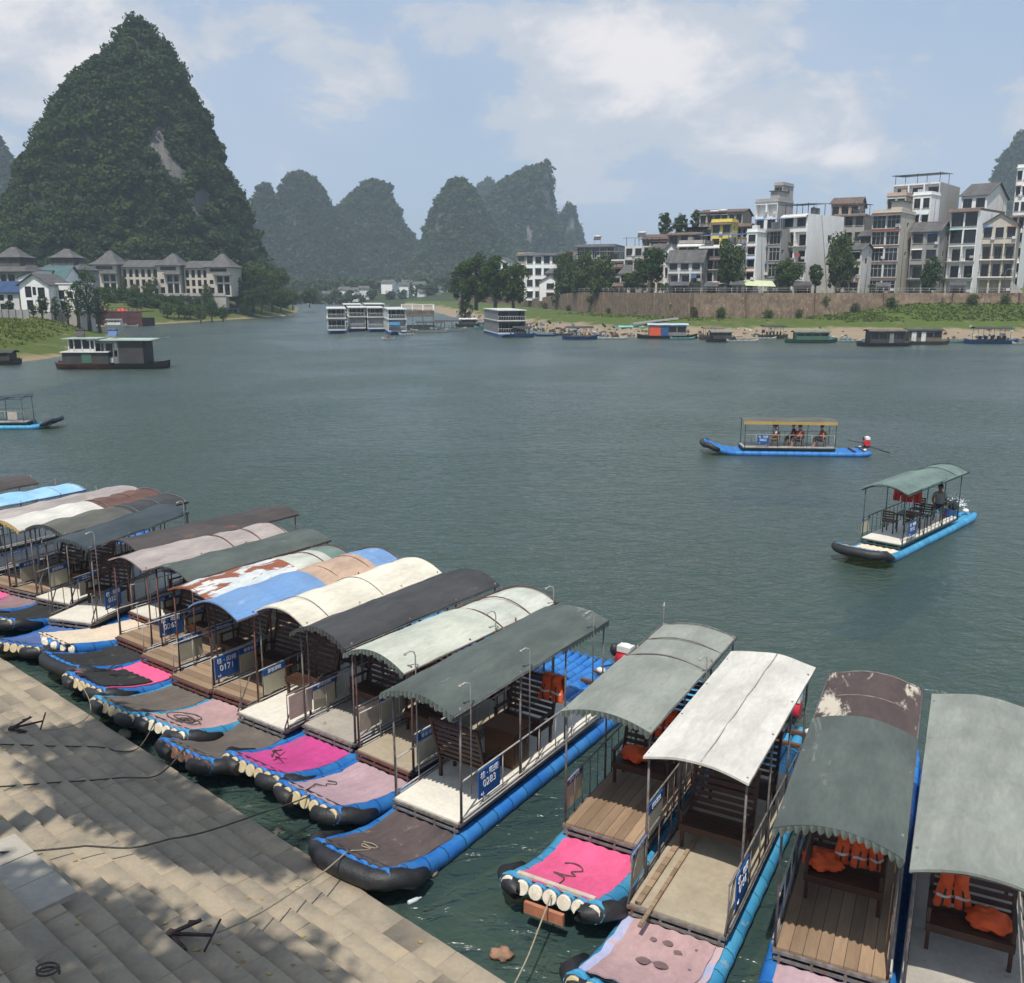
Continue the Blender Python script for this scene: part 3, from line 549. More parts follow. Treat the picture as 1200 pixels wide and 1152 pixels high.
def raft(name, label, loc, heading, group, L=4.8, bow=1.85, stern=2.4, hw=.80, roof=(('green', -.45, 4.9, 0),), eave=2.45, rise=.22, rw=.76, mat='mauve', deck=WHITE_D, pipe=None, bowstyle='gap', capm=None, items=(), left_items=(), valance=None, posts=STEEL, rails='pipe', hooks=(), motor=None, matw=.62, tail_roof=False, beam=False, curl=.40, doublemat=None, lpost=True, seams=(), spots=()):
    pipe = pipe or PIPE_B; capm = capm or CAP
    t = thing(name, label, 'raft', (loc[0], loc[1], 0), -R(heading), group); T = Matrix.Translation((loc[0], loc[1], 0)) @ Matrix.Rotation(-R(heading), 4, 'Z')
    g = random.Random(label)
    def zp(y):                                        # pontoon centre line
        z = .10
        if y < -.35: z += curl*((-.35-y)/(bow-.35))**1.7
        if y > L+stern-.8: z += .10*((y-(L+stern-.8))/.8)**2
        return z
    npipe = 7; rad = hw/npipe*1.02
    ys = [-bow + i*(L+stern+bow)/58 for i in range(59)]
    for k in range(npipe):
        x = -hw + rad + k*(2*hw-2*rad)/(npipe-1); off = 0.0 if bowstyle != 'round' else .10*abs(k-3)
        mb = MB(); pts = []; rs = []
        for i, y in enumerate(ys):
            yy = max(y, -bow+off); joint = 1.06 if i % 3 == 0 else 1.0
            pts.append((x, yy + (.001*i if yy != y else 0), zp(yy))); rs.append(rad*joint*(1 if y < L+stern-.3 else .8)*(1.28 if k in (0, npipe-1) else 1))
        mb.tube(pts, rs, 10); po = mb.build('pontoon', pipe, t)
        if bowstyle != 'tyre':
            c = MB(); d = Vector((0, -1, .45)).normalized(); c.tube([(x, -bow+off-.005, zp(-bow+off)), (x, -bow+off-.05, zp(-bow+off)+.012)], [rad*.98, rad*.9], 12)
            if bowstyle == 'round' and k % 2 == 0: c.ball((x, -bow+off-.05, zp(-bow+off)+.01), (rad*.85, .06, rad*.85), 10, 6)
            c.build('pipe_cap', capm, po)
    # rubber bumpers round the bow
    zb = zp(-bow+.05)-.02
    def bump_path(s, inner):
        return [(s*(hw+.07), -bow+.75, zp(-bow+.75)+.02), (s*(hw+.10), -bow+.42, zp(-bow+.4)), (s*(hw+.05), -bow+.22, zb), (s*(hw-.10), -bow+.05, zb), (s*(hw-.3), -bow-.04, zb-.01), (s*inner, -bow-.06, zb-.01)]
    if bowstyle in ('gap', 'tyre', 'pipes') :
        if bowstyle == 'tyre':
            a = bump_path(-1, .05); b = bump_path(1, .05)[::-1]; mb = MB(); mb.tube(a+b, [.10,.145,.155]+[.16]*6+[.155,.145,.10], 14); mb.build('bumper', RUBBER, t)
        else:
            for s in (-1, 1):
                inner = .28 if bowstyle == 'gap' else .52
                mb = MB(); mb.tube(bump_path(s, inner), [.09,.125,.14,.145,.14,.12], 14); mb.build('bumper', RUBBER, t)
    if beam:
        mb = MB(); mb.box((0, -bow-.20, zb-.09), (.62, .06, .17)); mb.build('fender_plank', M('fender_plank', (.42,.17,.09), (.30,.11,.06), .8, 4), t)
        mb = MB(); mb.box((0, -bow+.16, zp(-bow+.16)+rad+.03), (1.25, .07, .06)); mb.build('bow_beam', M('pale_wood', (.55,.45,.36), (.4,.32,.26), .8, 5), t)
    else:
        mb = MB(); mb.tube([(-hw+.08, -bow+.2, zp(-bow+.2)+rad+.02), (hw-.08, -bow+.2, zp(-bow+.2)+rad+.02)], .022, 6); mb.build('bow_beam', RUBBER, t)
    # bow mat
    seed = g.random()*50
    def matfn(y0, y1, wl, wr, lift):
        def fn(u, v):
            y = y0 + (y1-y0)*v; x = -wl + (wl+wr)*u
            edge = .03*noise.noise((u*3+seed, v*6, 1)); zz = zp(y) + rad + lift + .012*math.cos(x/(2*hw)*npipe*2*math.pi) + .014*noise.noise((x*2.5, y*2.5, seed))
            if v < .04: y += .06*noise.noise((u*5, seed, 3))
            return (x + (edge if u in (0, 1) else 0), y, zz)
        return fn
    def add_mat(nm, key, y0, y1, wl, wr, lift):
        mb = MB(); fn = matfn(y0, y1, wl, wr, lift); mb.grid(fn, 34, 30); mb.grid(lambda u, v: Vector(fn(1-u, v)) - Vector((0, 0, .025)), 34, 30)
        for u in (0, 1):
            for k in range(30):
                a, b = Vector(fn(u, k/30)), Vector(fn(u, (k+1)/30)); dz = Vector((0, 0, .025)); mb.face([a, b, b-dz, a-dz] if u == 0 else [b, a, a-dz, b-dz])
        for k in range(34):
            a, b = Vector(fn(k/34, 0)), Vector(fn((k+1)/34, 0)); dz = Vector((0, 0, .025)); mb.face([b, a, a-dz, b-dz])
        for sx, sy, sr in (spots if y1 < 0 else ()):
            c_ = [(sx+sr*(1+.18*math.sin(q*2.3+sx*9))*math.cos(q*.5236), sy+sr*.9*math.sin(q*.5236)) for q in range(12)]; mb.face([(a, b, zp(b)+rad+lift+.020) for a, b in c_], 1)
        mb.build(nm, [MAT[key], M('damp_stain', (.20,.13,.13), (.14,.09,.09), .7, 5)], t)
    if mat:
        if doublemat: add_mat('mat', doublemat, -bow+.2, -.02, matw+.1, matw+.08, .05); add_mat('mat', mat, -bow+.16, -.55 if doublemat == 'pink' else -.06, matw-.04, matw-.02, .085)
        else: add_mat('mat', mat, -bow+.13, -.02, matw+.02, matw+.02, .03)
    # deck
    dw = hw-.12; mb = MB()
    mb.b2((-dw, 0, .42), (dw, L, .47)); mb.build('deck', deck, t)
    mb = MB(); mb.b2((-dw-.02, -.045, .30), (dw+.02, -.002, .335), 0); mb.b2((-dw-.03, -.05, .40), (dw+.03, -.004, .44))
    for s in (-1, 1): mb.b2((s*(dw+.003), 0, .38), (s*(dw+.045), L, .43)); mb.b2((s*(dw-.2), .1, .24), (s*(dw-.15), L, .42))
    for k in range(4): x = -dw+.05+k*(2*dw-.1)/3; mb.b2((x-.018, -.04, .2), (x+.018, -.01, .40))
    mb.build('deck_frame', posts, t)
    # posts, rails and roof
    y00 = max(.05, roof[0][1]+.12); py = [y00, y00+(L-y00)*.36, y00+(L-y00)*.68, L-.06]
    prof = lambda x: eave + rise*(1-(x/rw)**2)
    for s in (-1, 1):
        for y in py:
            if s < 0 and y == y00 and not lpost: continue
            mb = MB(); mb.tube([(s*(dw+.02), y, .36), (s*(dw+.03), y, prof(rw*.86)-.02)], .018, 8); mb.build('post', posts, t)
    rails_m = GALV if rails == 'pipe' else posts
    for s in (-1, 1):
        mb = MB(); x = s*(dw+.02); y0 = .08 if s > 0 else .08
        mb.tube([(x, y0, 1.16), (x, L-.1, 1.16)], .016, 6)
        if rails == 'bars':
            for k in range(15): y = y0 + (L-.2)*k/14; mb.tube([(x, y, .45), (x, y, 1.16)], .010, 5)
        else:
            for k in range(9): y = y0 + (L-.2)*k/8; mb.tube([(x, y, .45), (x, y, 1.16)], .011, 5)
            mb.tube([(x+s*.03, y0, .455), (x+s*.03, L-.1, .455)], .020, 6); mb.tube([(x+s*.03, y0, .52), (x+s*.03, L-.1, .52)], .014, 6)
        if rails == 'brace': mb.tube([(x, .55, 1.16), (x, .35, 1.14), (x, -.02, .47)], .016, 6)
        mb.build('railing', rails_m, t)
    for s, its in ((1, items), (-1, left_items)):
        x = s*(dw+.055)
        for it in its:
            if it[0] == 'sign':
                mb = MB(); mb.box((x, it[1], .90), (.02, .62, .50)); so = mb.build('sign', SIGNB, t); rot = (R(90), 0, R(90))
                text('桂 · 阳朔', .135, SIGNW, so, (x+.013, it[1], 1.04), rot); text(it[2], .19, SIGNW, so, (x+.013, it[1], .875), rot); text('4人', .07, SIGNW, so, (x+.013, it[1]-.2, .71), rot)
            elif it[0] == 'board':
                mb = MB(); mb.box((x, it[1], .80), (.018, .60, .42)); bo = mb.build('notice_board', BOARDC, t)
                mb = MB(); mb.box((x, it[1], 1.08), (.022, .62, .135)); ho = mb.build('board_header', SIGNB, bo); text('乘客须知', .095, SIGNW, ho, (x+.014, it[1], 1.08), (R(90), 0, R(90)))
            elif it[0] == 'panel':
                mb = MB(); mb.box((x, it[1], .88), (.018, .60, .50)); mb.build('side_panel', M('side_panel', (.50,.44,.36), (.36,.31,.26), .6, 3), t)
    for i, (key, y0, y1, dz) in enumerate(roof):
        sag = g.uniform(.03, .06)
        def fn(u, v, y0=y0, y1=y1, dz=dz, e=0.0):
            x = -rw + 2*rw*u; y = y0 + (y1-y0)*v
            z = prof(x) + dz - sag*abs(math.sin(math.pi*(y+.45)/1.15))*(1-(x/rw)**4) + .016*noise.noise((x*2.2, y*1.6, seed+i)) + .007*noise.noise((x*3, y*9, seed+i)) + e
            return (x, y, z)
        mb = MB(); nv = max(10, int((y1-y0)*10)); mb.grid(fn, 18, nv); mb.grid(lambda u, v: fn(1-u, v, e=-.016), 18, nv)
        for u in (0, 1):
            for k in range(nv):
                a, b = Vector(fn(u, k/nv)), Vector(fn(u, (k+1)/nv)); dz2 = Vector((0, 0, .03)); mb.face([a, b, b-dz2, a-dz2])
        for v in (0, 1):
            for k in range(18):
                a, b = Vector(fn(k/18, v)), Vector(fn((k+1)/18, v)); dz2 = Vector((0, 0, .035)); mb.face([b, a, a-dz2, b-dz2])
        mb.build('roof', CAN[key], t)
    ya, yb = roof[0][1], roof[-1][2]
    for kind, v in seams:
        mb = MB(); mb.tube([(v, ya+.02+(yb-ya-.04)*q/20, prof(v)+.004-.02*abs(math.sin(math.pi*(ya+(yb-ya)*q/20+.45)/1.15))) for q in range(21)] if kind == 'l' else [(-rw+.02+(2*rw-.04)*q/16, v, prof(-rw+.02+(2*rw-.04)*q/16)+.002) for q in range(17)], .008, 5); mb.build('roof_seam', GALV if kind == 'l' else STEEL, t)
    mb = MB()
    for s in (-1, 1): mb.tube([(s*(rw-.01), ya+.02, eave-.035), (s*(rw-.01), yb-.02, eave-.035)], .018, 6)
    for k in range(6):
        y = ya+.05 + (yb-ya-.1)*k/5; mb.tube([(-rw+.02 + (2*rw-.04)*q/8, y, prof(-rw+.02+(2*rw-.04)*q/8)-.06) for q in range(9)], .013, 5)
    mb.build('roof_frame', posts, t)
    if valance:
        mb = MB(); n = 17
        for k in range(n):                            # scallops hanging under the front edge
            u0, u1 = k/n, (k+1)/n; pts = []
            x0, x1 = -rw+2*rw*u0, -rw+2*rw*u1; top = []; bot = []
            for q in range(7):
                x = x0 + (x1-x0)*q/6; top.append(Vector((x, ya-.012, prof(x)-.01))); bot.append(Vector((x, ya-.03-.02*math.sin(q), prof(x)-.05-(.055+.025*math.sin(k*2.1))*math.sin(math.pi*q/6))))
            for q in range(6): mb.face([top[q], top[q+1], bot[q+1], bot[q]]); mb.face([top[q]+Vector((0,.01,0)), bot[q]+Vector((0,.01,0)), bot[q+1]+Vector((0,.01,0)), top[q+1]+Vector((0,.01,0))])
        if tail_roof: mb.build('valance', CAN[valance], t); mb = MB()
        nn = int((yb-ya)/.12) if tail_roof else 0
        for k in range(nn):
            y0, y1 = ya+(yb-ya)*k/nn, ya+(yb-ya)*(k+1)/nn; x = rw+.006
            if y0 < L*.62: continue
            for q in range(4):
                f = lambda q: Vector((x, y0+(y1-y0)*q/4, eave-.06-.07*math.sin(math.pi*q/4)))
                mb.face([(x, y0+(y1-y0)*q/4, eave), f(q), f(q+1), (x, y0+(y1-y0)*(q+1)/4, eave)])
        mb.build('side_valance' if tail_roof else 'valance', CAN[valance], t)
    for y, s, h in hooks:
        mb = MB(); x = s*(rw+.01); zt = eave + h
        mb.tube([(x, y, .9), (x, y, zt-.1), (x-s*.01, y-.02, zt-.03), (x-s*.04, y-.09, zt), (x-s*.06, y-.17, zt-.02)], .013, 6); mb.ball((x-s*.065, y-.19, zt-.03), .028, 8, 5); mb.build('lamp_hook', GALV, t)
    if motor is not None:
        yM = L + stern - .1; mo = MB(); mo.tube([(0, yM-.6, .42), (0, yM+.15, .42)], .03, 6); mo.box((0, yM, .46), (.24, .3, .12)); mo.tube([(.02, yM+.1, .5), (.03, yM+1.3, .12)], .03, 8); mo.tube([(0, yM-.1, .62), (-.05, yM-1.0, .82)], .018, 6); mm = mo.build('motor', BLACKM, t)
        a = MB(); a.tube([(-.16, yM, .68), (.20, yM, .68)], .17, 16); a.build('engine_block', REDM, mm)
        a = MB(); a.box((.02, yM+.02, .93), (.34, .24, .14)); a.ball((.02, yM+.02, .99), (.17, .12, .06)); a.build('fuel_tank', WHITEM, mm); a = MB(); a.ball((-.24, yM-.02, .86), (.11, .13, .16)); a.build('air_filter', BLACKM, mm)
        a = MB(); [a.box((0, yM-.75+q*.55, .28), (1.4, .09, .06)) for q in range(2)]; a.build('stern_beam', WOODB, t)
        for s in (-.5, .45): a = MB(); a.ball((s, yM-.18, .34), (.12, .09, .07)); a.build('float', WHITEM, t)
    return t, T
# ------------------------------------------------------------------ the moored rafts
GRP = 'covered rafts moored along the stone steps'
def place(deck=None, fr=None, fl=None, heading=33, rw=.76, hw=.80, eave=2.45, ya=-.45, rr=None):
    a = R(heading); u = Vector((math.sin(a), math.cos(a))); r = Vector((u.y, -u.x))
    if deck:
        dl, dr = P(*deck[0], .46).xy, P(*deck[1], .46).xy
        o = (dl+dr)/2
        if fr: f = P(*fr, eave).xy; ya = (f-o).dot(u); lat = (f-o).dot(r)-rw; o = o + r*lat*.5
    else:
        f = P(*(fr or fl), eave).xy; o = f - r*rw*(1 if fr else -1) - u*ya
    yb = (P(*rr, eave).xy-o).dot(u) if rr else ya+5.2
    return o, ya, yb
RAFTS = [
 # key, place args, roof recipe [(material, fraction, dz)], raft kwargs, label
 ('R13', dict(fl=(1066,1020), heading=26.4, rr=(1215,834)), [('palegreen',1,0)], dict(rise=.16, mat='mauve', deck=GREY_D, posts=STEEL, L=4.6), 'pale green canopied raft cut off by the right edge of the view'),
 ('R12', dict(fr=(1060,1008), heading=25.7, rr=(1081,805)), [('green',.62,0),('brownwhite',1,-.035)], dict(rise=.20, mat='mauve', deck=WOOD, valance='green', posts=STEEL, L=4.7, items=()), 'raft with green canopy in front and stained brown roof sheet behind'),
 ('R11', dict(deck=((740,1053),(856,1104)), fr=(873,917), heading=28.9, rr=(955,782)), [('white',1,0)], dict(rise=.14, mat='rose', doublemat='lilac', deck=BEIGE_D, pipe=PIPE_L, seams=(('l',.08),), spots=((-.18,-.38,.05),(.02,-.36,.07),(.2,-.48,.06),(-.12,-.92,.10),(.10,-.88,.10),(.4,-.3,.02),(.45,-.75,.025)), items=(('sign',.62,'0196'),), left_items=(('board',.45),), rails='brace', motor=1, L=4.7), 'raft with plain off white sheet roof beside the pink matted raft'),
 ('R10', dict(deck=((670,966),(750,992)), fr=(760,858), heading=29.5, rr=(867,745)), [('palegreen',.56,0),('palegreen',1,-.05)], dict(rise=.16, mat='pink', deck=WOOD, pipe=PIPE_L, bowstyle='pipes', capm=CAPW, beam=True, valance='green', posts=STEEL, rails='bars', left_items=(('board',.42),), items=(('board',.35),), hooks=((4.6,-1,.42),(2.6,1,.3))), 'raft with large clean bright pink bow mat and orange fender plank'),
 ('R9', dict(deck=((467,937),(540,965)), fr=(527,838), heading=34.0, rr=(712,727)), [('green',1,0)], dict(rise=.20, mat='brown', deck=WHITE_D, bowstyle='tyre', valance='green', posts=STEEL, items=(('sign',.80,'0283'),), hooks=((.25,1,.42),(2.0,1,.42),(4.3,1,.42)), motor=1, tail_roof=True), 'raft with dark green canopy, brown bow mat and sign 0283'),
 ('R8', dict(deck=((422,878),(485,908)), fr=(470,788), heading=37.0, rr=(652,703)), [('palewhite',.58,0),('mint',1,-.06)], dict(rise=.24, mat='mauve', deck=BEIGE_D, valance='green', posts=RUSTY, items=(('board',.42),('sign',1.06,'0250')), hooks=((.1,1,.34),(2.4,1,.42),(4.4,1,.40))), 'raft with pale greenish stepped roof and mauve bow mat, sign 0250'),
 ('R7', dict(deck=((358,848),(417,873)), fr=(402,760), heading=36.0, rr=(588,685)), [('dark',1,0)], dict(rise=.27, mat='magenta', deck=GREY_D, valance='dark', posts=STEEL, items=(('panel',.40),('board',1.05))), 'raft with charcoal canopy and deep pink mat carrying an anchor'),
 ('R6', dict(deck=((287,836),(337,857)), fr=(351,733), heading=34.6, rr=(513,670)), [('cream',1,0)], dict(seams=(('c',1.25),('c',2.9)), mat='grey', deck=WHITE_D, capm=CAPD, posts=STEEL, items=(('panel',.40),('board',1.05)), rails='brace', rise=.27), 'raft with long cream sheet roof and grey brown bow mat'),
 ('R5', dict(deck=((252,808),(292,822)), fr=(281,728), heading=33.0), [('blue',.50,0),('tan',.83,-.03),('blue',1,-.05)], dict(mat='rose', deck=WOODX, pipe=PIPE_L, capm=CAPW, posts=RUSTY, items=(('board',.5),), rise=.27), 'raft with blue roof and tan middle sheet, faded rose mat with coiled rope'),
 ('R4', dict(deck=((203,792),(242,807)), fr=(247,706), heading=35.7, rr=(420,652)), [('rustwhite',.60,0),('mint',.86,-.03),('teal',1,-.06)], dict(mat='grey', deck=WOODX, pipe=PIPE_L, posts=RUSTY, items=(('sign',.45,'0171'),('board',1.1))), 'raft with rusty white sheet roof and sign 0171'),
 ('R3', dict(deck=((170,769),(207,782)), fr=(218,680), heading=36.4, rr=(385,632)), [('green',1,0)], dict(mat='black', doublemat='pink', deck=WOODX, posts=RUSTY, items=(('board',.4),('board',1.3))), 'raft with grey green canopy and half black half pink bow mat'),
 ('R2', dict(deck=((141,747),(174,760)), fr=(165,668), heading=37.0, rr=(336,623)), [('pinkgrey',.56,0),('pinkgrey',1,-.05)], dict(mat='black', deck=WOODX, bowstyle='tyre', posts=RUSTY, items=(('sign',.62,'0265'),('board',1.3))), 'raft with pinkish grey sheet roof and wide black bow mat'),
 ('R1', dict(deck=((152,716),(186,728)), heading=37.5), [('darkbrown',1,0)], dict(rise=.2, bow=2.6, mat='cream', deck=WHITE_D, bowstyle='round', capm=CAPW, posts=RUSTY, items=(('board',.5),)), 'raft with dark brown roof and row of white domed pipe ends'),
 ('R0', dict(deck=((53,723),(104,730)), fr=(108,644), heading=17.0, rr=(218,600)), [('slate',1,0)], dict(rise=.22, mat='blue', deck=WHITE_D, valance='slate', posts=STEEL, items=(('sign',.8,'0327'),), rails='brace', hooks=((.3,1,.42),(4.0,1,.42)), curl=.3, matw=.6), 'raft with slate canopy, blue mat and sign 0327'),
 ('Rm1', dict(deck=((38,702),(88,705)), fr=(73,627), heading=25.0, rr=(195,583)), [('olive',.55,0),('dark',1,-.05)], dict(mat='black', deck=WHITE_D, valance='dark', posts=STEEL, items=(('board',.6),), rails='brace'), 'raft with olive grey canopy in front and dark rear canopy'),
 ('Rm2', dict(deck=((8,691),(49,694)), heading=27.0), [('white',.55,0),('redbrown',1,-.04)], dict(mat='worn', deck=WOODX, valance='yellow', posts=STEEL, items=(('board',.6),)), 'raft with bright white front roof and reddish brown rear roof'),
 ('Rm3', dict(fr=(-8,616), heading=29.0), [('pinkgrey',1,0)], dict(rise=.16, mat='pink', deck=WOODX, posts=STEEL, items=(('board',.5),)), 'raft with flat pinkish grey roof at the left edge'),
 ('Rm4', dict(fr=(-52,604), heading=31.0, rr=(80,569)), [('sky',.6,0),('sky',1,-.05)], dict(rise=.18, mat='blue', deck=GREY_D, posts=STEEL), 'raft with pale sky blue roof at the left edge'),
 ('Rm5', dict(fr=(-100,593), heading=31.0, rr=(35,564)), [('darkbrown',1,0)], dict(mat='grey', deck=GREY_D, posts=STEEL), 'farthest moored raft with dark roof, cut off by the left edge'),
]
RT = {}
for key, pl, rec, kw, lab in RAFTS:
    if key == 'R9': pl = dict(pl)
    o, ya, yb = place(**pl); rf = []; y = ya
    for m_, fr_, dz in rec: y1 = ya + (yb-ya)*fr_; rf.append((m_, y - (.06 if rf else 0), y1, dz)); y = y1
    kw = dict(kw); kw.setdefault('L', max(4.3, yb-.05 if yb < 5.6 else 5.2))
    t, T = raft('moored_raft', lab, o, pl['heading'], GRP, roof=rf, **kw); RT[key] = (t, T, kw.get('L'))
BN = [
 ('R13', [(1.35, -1, 'wooden bench with two orange vests on the raft at the right edge', [(-.25,'lean','orange vest propped upright on the bench at the right edge'),(.22,'heap','orange vest crumpled on the bench at the right edge')]), (3.0, -1, 'rear bench with vests over its back on the raft at the right edge', [(-.2,'hang','orange vest over the left of the rear bench, right edge raft'),(.25,'hang','orange vest over the right of the rear bench, right edge raft')])]),
 ('R12', [(1.55, -1, 'wooden bench under the green and stained brown roof, vests on it', [(.02,'lean','orange vest standing on the bench under the green and brown roof'),(.26,'lean','second upright orange vest beside the slumped one, green and brown roof'),(-.30,'heap','orange vest slumped on the left of the bench, green and brown roof')]), (3.1, -1, 'rear bench with vest on its back under the green and brown roof', [(-.2,'hang','orange vest over the rear bench under the green and brown roof')])]),
 ('R11', [(2.0, -1, 'dark slatted bench under the plain off white roof', []), (3.5, -1, 'rear bench under the plain off white roof', [])]),
 ('R10', [(1.9, -1, 'bench with orange vests on the raft with the clean pink mat', [(.2,'hang','orange vest over the bench of the raft with the clean pink mat'),(-.18,'heap','orange vest lying on the bench of the raft with the clean pink mat')]), (3.4, -1, 'rear bench on the raft with the clean pink mat', [])]),
 ('R9', [(1.1, 1, 'dark slatted bench seen from behind on the raft with sign 0283', []), (3.1, -1, 'rear bench with a red orange vest on the raft with sign 0283', [(.42,'hang','orange vest hanging from the rear bench of raft 0283')])]),
 ('R8', [(1.5, -1, 'dark bench on the raft with sign 0250', []), (3.1, -1, 'rear bench on the raft with sign 0250', [])]),
 ('R7', [(1.5, -1, 'dark bench under the charcoal canopy', []), (3.0, -1, 'rear bench under the charcoal canopy', [])]),
 ('R6', [(1.5, -1, 'dark bench under the long cream roof', []), (3.0, -1, 'rear bench under the long cream roof', [])]),
 ('R5', [(1.5, -1, 'dark bench under the blue and tan roof', [])]), ('R4', [(1.6, -1, 'dark bench under the rusty white roof', [])]), ('R3', [(1.5, -1, 'dark bench under the grey green canopy of the half pink raft', [])]),
 ('R2', [(1.6, -1, 'dark bench under the pinkish grey stepped roof', [])]), ('R1', [(1.5, -1, 'dark bench behind the row of white pipe ends', [])]), ('R0', [(1.6, -1, 'dark bench under the slate canopy by sign 0327', [])]),
 ('Rm1', [(1.5, -1, 'dark bench under the olive grey canopy', [])]), ('Rm2', [(1.5, -1, 'dark bench under the bright white front roof', [])])]
for key, L_ in BN:
    for y, f, d, v in L_: bench(RT[key][1], y, f, key, d, vests=v)
# brown cabinet on raft 0283
t0, T9, _ = RT['R9']
cb = thing('cabinet', 'brown wooden cabinet between the benches of raft 0283', 'cabinet', T9 @ Vector((.18, 2.15, .47)), t0.rotation_euler.z)
mb = MB(); mb.box((0, 0, .36), (.62, .55, .68)); mb.build('body', WOODB, cb); mb = MB(); mb.box((0, 0, .72), (.70, .62, .04)); mb.build('top', WOODB, cb)
mb = MB(); mb.box((.315, 0, .36), (.012, .46, .56)); d_ = mb.build('door', WOODD, cb); mb = MB(); mb.box((.33, .17, .4), (.02, .02, .08)); mb.build('handle', STEEL, d_)
# planks lying on the white roofed raft, pole beside
t11, T11, _ = RT['R11']
for x, w, ln, d in ((-.56, .09, 2.1, 'long loose plank against the left rail under the off white roof'), (-.36, .055, 2.5, 'thin wooden pole lying beside the plank under the off white roof')):
    mb = MB(); mb.beam((x, -.45 if w < .06 else 0, .50), (x+.02, ln-.4, .50), w, .035); o = mb.build('loose_plank', WOODX); o.matrix_world = T11; tag(o, d, 'plank')
# ------------------------------------------------------------------ anchors, ropes and small things on the steps and mats
IRON = M('rusty_iron', (.07,.04,.035), (.035,.022,.022), .8, 12, bump=.4, bscale=40)
def anchor(pos, yaw, size, label, tilt=0.0):
    t = thing('anchor', label, 'anchor', pos, yaw); s = size; mb = MB()
    mb.tube([(0,0,.05*s),(.62*s,.02*s,.16*s)], [.028*s,.02*s], 8); mb.build('shank', IRON, t); mb = MB()
    mb.tube([(.62*s,-.16*s,.06*s),(.62*s,.20*s,.26*s)], .016*s, 6); mb.build('stock', IRON, t); mb = MB()
    for sy, zz in ((-1, .03), (1, .20)):
        tip = Vector((.34*s, .17*s*sy, zz*s)); mb.beam((0,0,.05*s), tip, .055*s, .030*s); q = Vector((.20*s, .13*s*sy, zz*s*.7)); mb.face([q+Vector((-.05*s,.05*s*sy,.01)), tip+Vector((.05*s,.0,.012)), q+Vector((.0,-.05*s*sy,.012))]); mb.face([q+Vector((-.05*s,.05*s*sy,.0)), q+Vector((.0,-.05*s*sy,.0)), tip+Vector((.05*s,.0,.0))])
    mb.box((.0,0,.05*s), (.10*s,.12*s,.05*s))
    mb.build('fluke', IRON, t); return t
p = on_steps(200, 1098); anchor(p, R(-18), .95, 'rusty iron anchor lying on the lit steps near the bottom')
anchor(on_steps(14, 856), R(8), .9, 'thin rusty anchor at the left edge above the ropes')
def rope(pts, label, r=.013, mat=None, sag=0.0):
    P3 = [Vector(p) for p in pts]; out = []
    for i in range(len(P3)-1):
        n = 14
        p0, p1, p2, p3 = P3[max(i-1, 0)], P3[i], P3[i+1], P3[min(i+2, len(P3)-1)]
        for k in range(n):
            u = k/n; q = .5*((2*p1) + (p2-p0)*u + (2*p0-5*p1+4*p2-p3)*u*u + (3*p1-p0-3*p2+p3)*u**3); q.z -= sag*4*u*(1-u); q += Vector((noise.noise(q*1.3), noise.noise(q*1.3+Vector((9,0,0))), 0))*.03; out.append(q)
    out.append(P3[-1]); mb = MB(); mb.tube(out, r, 6); return tag(mb.build('mooring_rope', mat or ROPE), label, 'rope')
bow = lambda k, x=0, y=-1.8, z=.62: RT[k][1] @ Vector((x, y, z))
rope([on_steps(-40,872,.03), on_steps(60,874,.03), on_steps(120,876,.03), on_steps(138,880,.03), on_steps(163,876,.05), bow('R5',-.2)], 'dark rope lying across the steps, highest of the three')
rope([on_steps(-40,924,.04), on_steps(60,918,.06), on_steps(140,912,.10), on_steps(185,908,.15), bow('R6',0)], 'dark rope from the raft with grey brown mat, middle of the three')
rope([on_steps(-40,997,.10), on_steps(100,991,.22), on_steps(200,984,.30), bow('R8',.05)], 'dark rope from the mauve matted raft, lowest of the three', sag=.04)
rope([p+Vector((.62,-.1,.14)), bow('R9',-.1,-1.75)], 'pale rope stretched from the rusty anchor to raft 0283', .012, ROPEY, .10)
rope([on_steps(45,856,.08), on_steps(105,838,.25), bow('R3',-.2)], 'thin rope from the anchor at the left edge', .008, ROPEY, .05)
rope([bow('R10',.05,-1.95,.60), on_steps(597,1165,.05)], 'pale rope from the clean pink matted raft to the shore', .012, ROPEY, .04)
def coil(k, cx, cy, r, n, label, mat=None, z=.58):
    pts = []; g = random.Random(label)
    for i in range(n*14):
        a = i/14*6.283; rr = r*(.75+.5*math.sin(i*.23+len(label))+.35*math.sin(i*.071+1)); y = cy+rr*math.sin(a)*.55+.10*math.cos(i*.083); x = cx+rr*math.cos(a)*(.55+.5*math.sin(i*.11))+.16*math.sin(i*.047)
        zz = .10 + (.40*((-.35-y)/1.5)**1.7 if y < -.35 else 0) + .165 + .012*g.random()
        pts.append((x, y, zz))
    mb = MB(); mb.tube(pts, .011, 5); o = mb.build('rope_coil', mat or ROPE); o.matrix_world = RT[k][1]; tag(o, label, 'rope')
def squig(k, pl, label, mat=None):
    out = []
    for i in range(len(pl)-1):
        p0, p1, p2, p3 = [Vector(pl[min(max(j, 0), len(pl)-1)]) for j in (i-1, i, i+1, i+2)]
        for q in range(6):
            u = q/6; v = .5*((2*p1) + (p2-p0)*u + (2*p0-5*p1+4*p2-p3)*u*u + (3*p1-p0-3*p2+p3)*u**3); y = v.y; out.append((v.x, y, .10 + (.40*((-.35-y)/1.5)**1.7 if y < -.35 else 0) + .168))
    mb = MB(); mb.tube(out, .010, 5); o = mb.build('rope_loop', mat or ROPE); o.matrix_world = RT[k][1]; tag(o, label, 'rope')
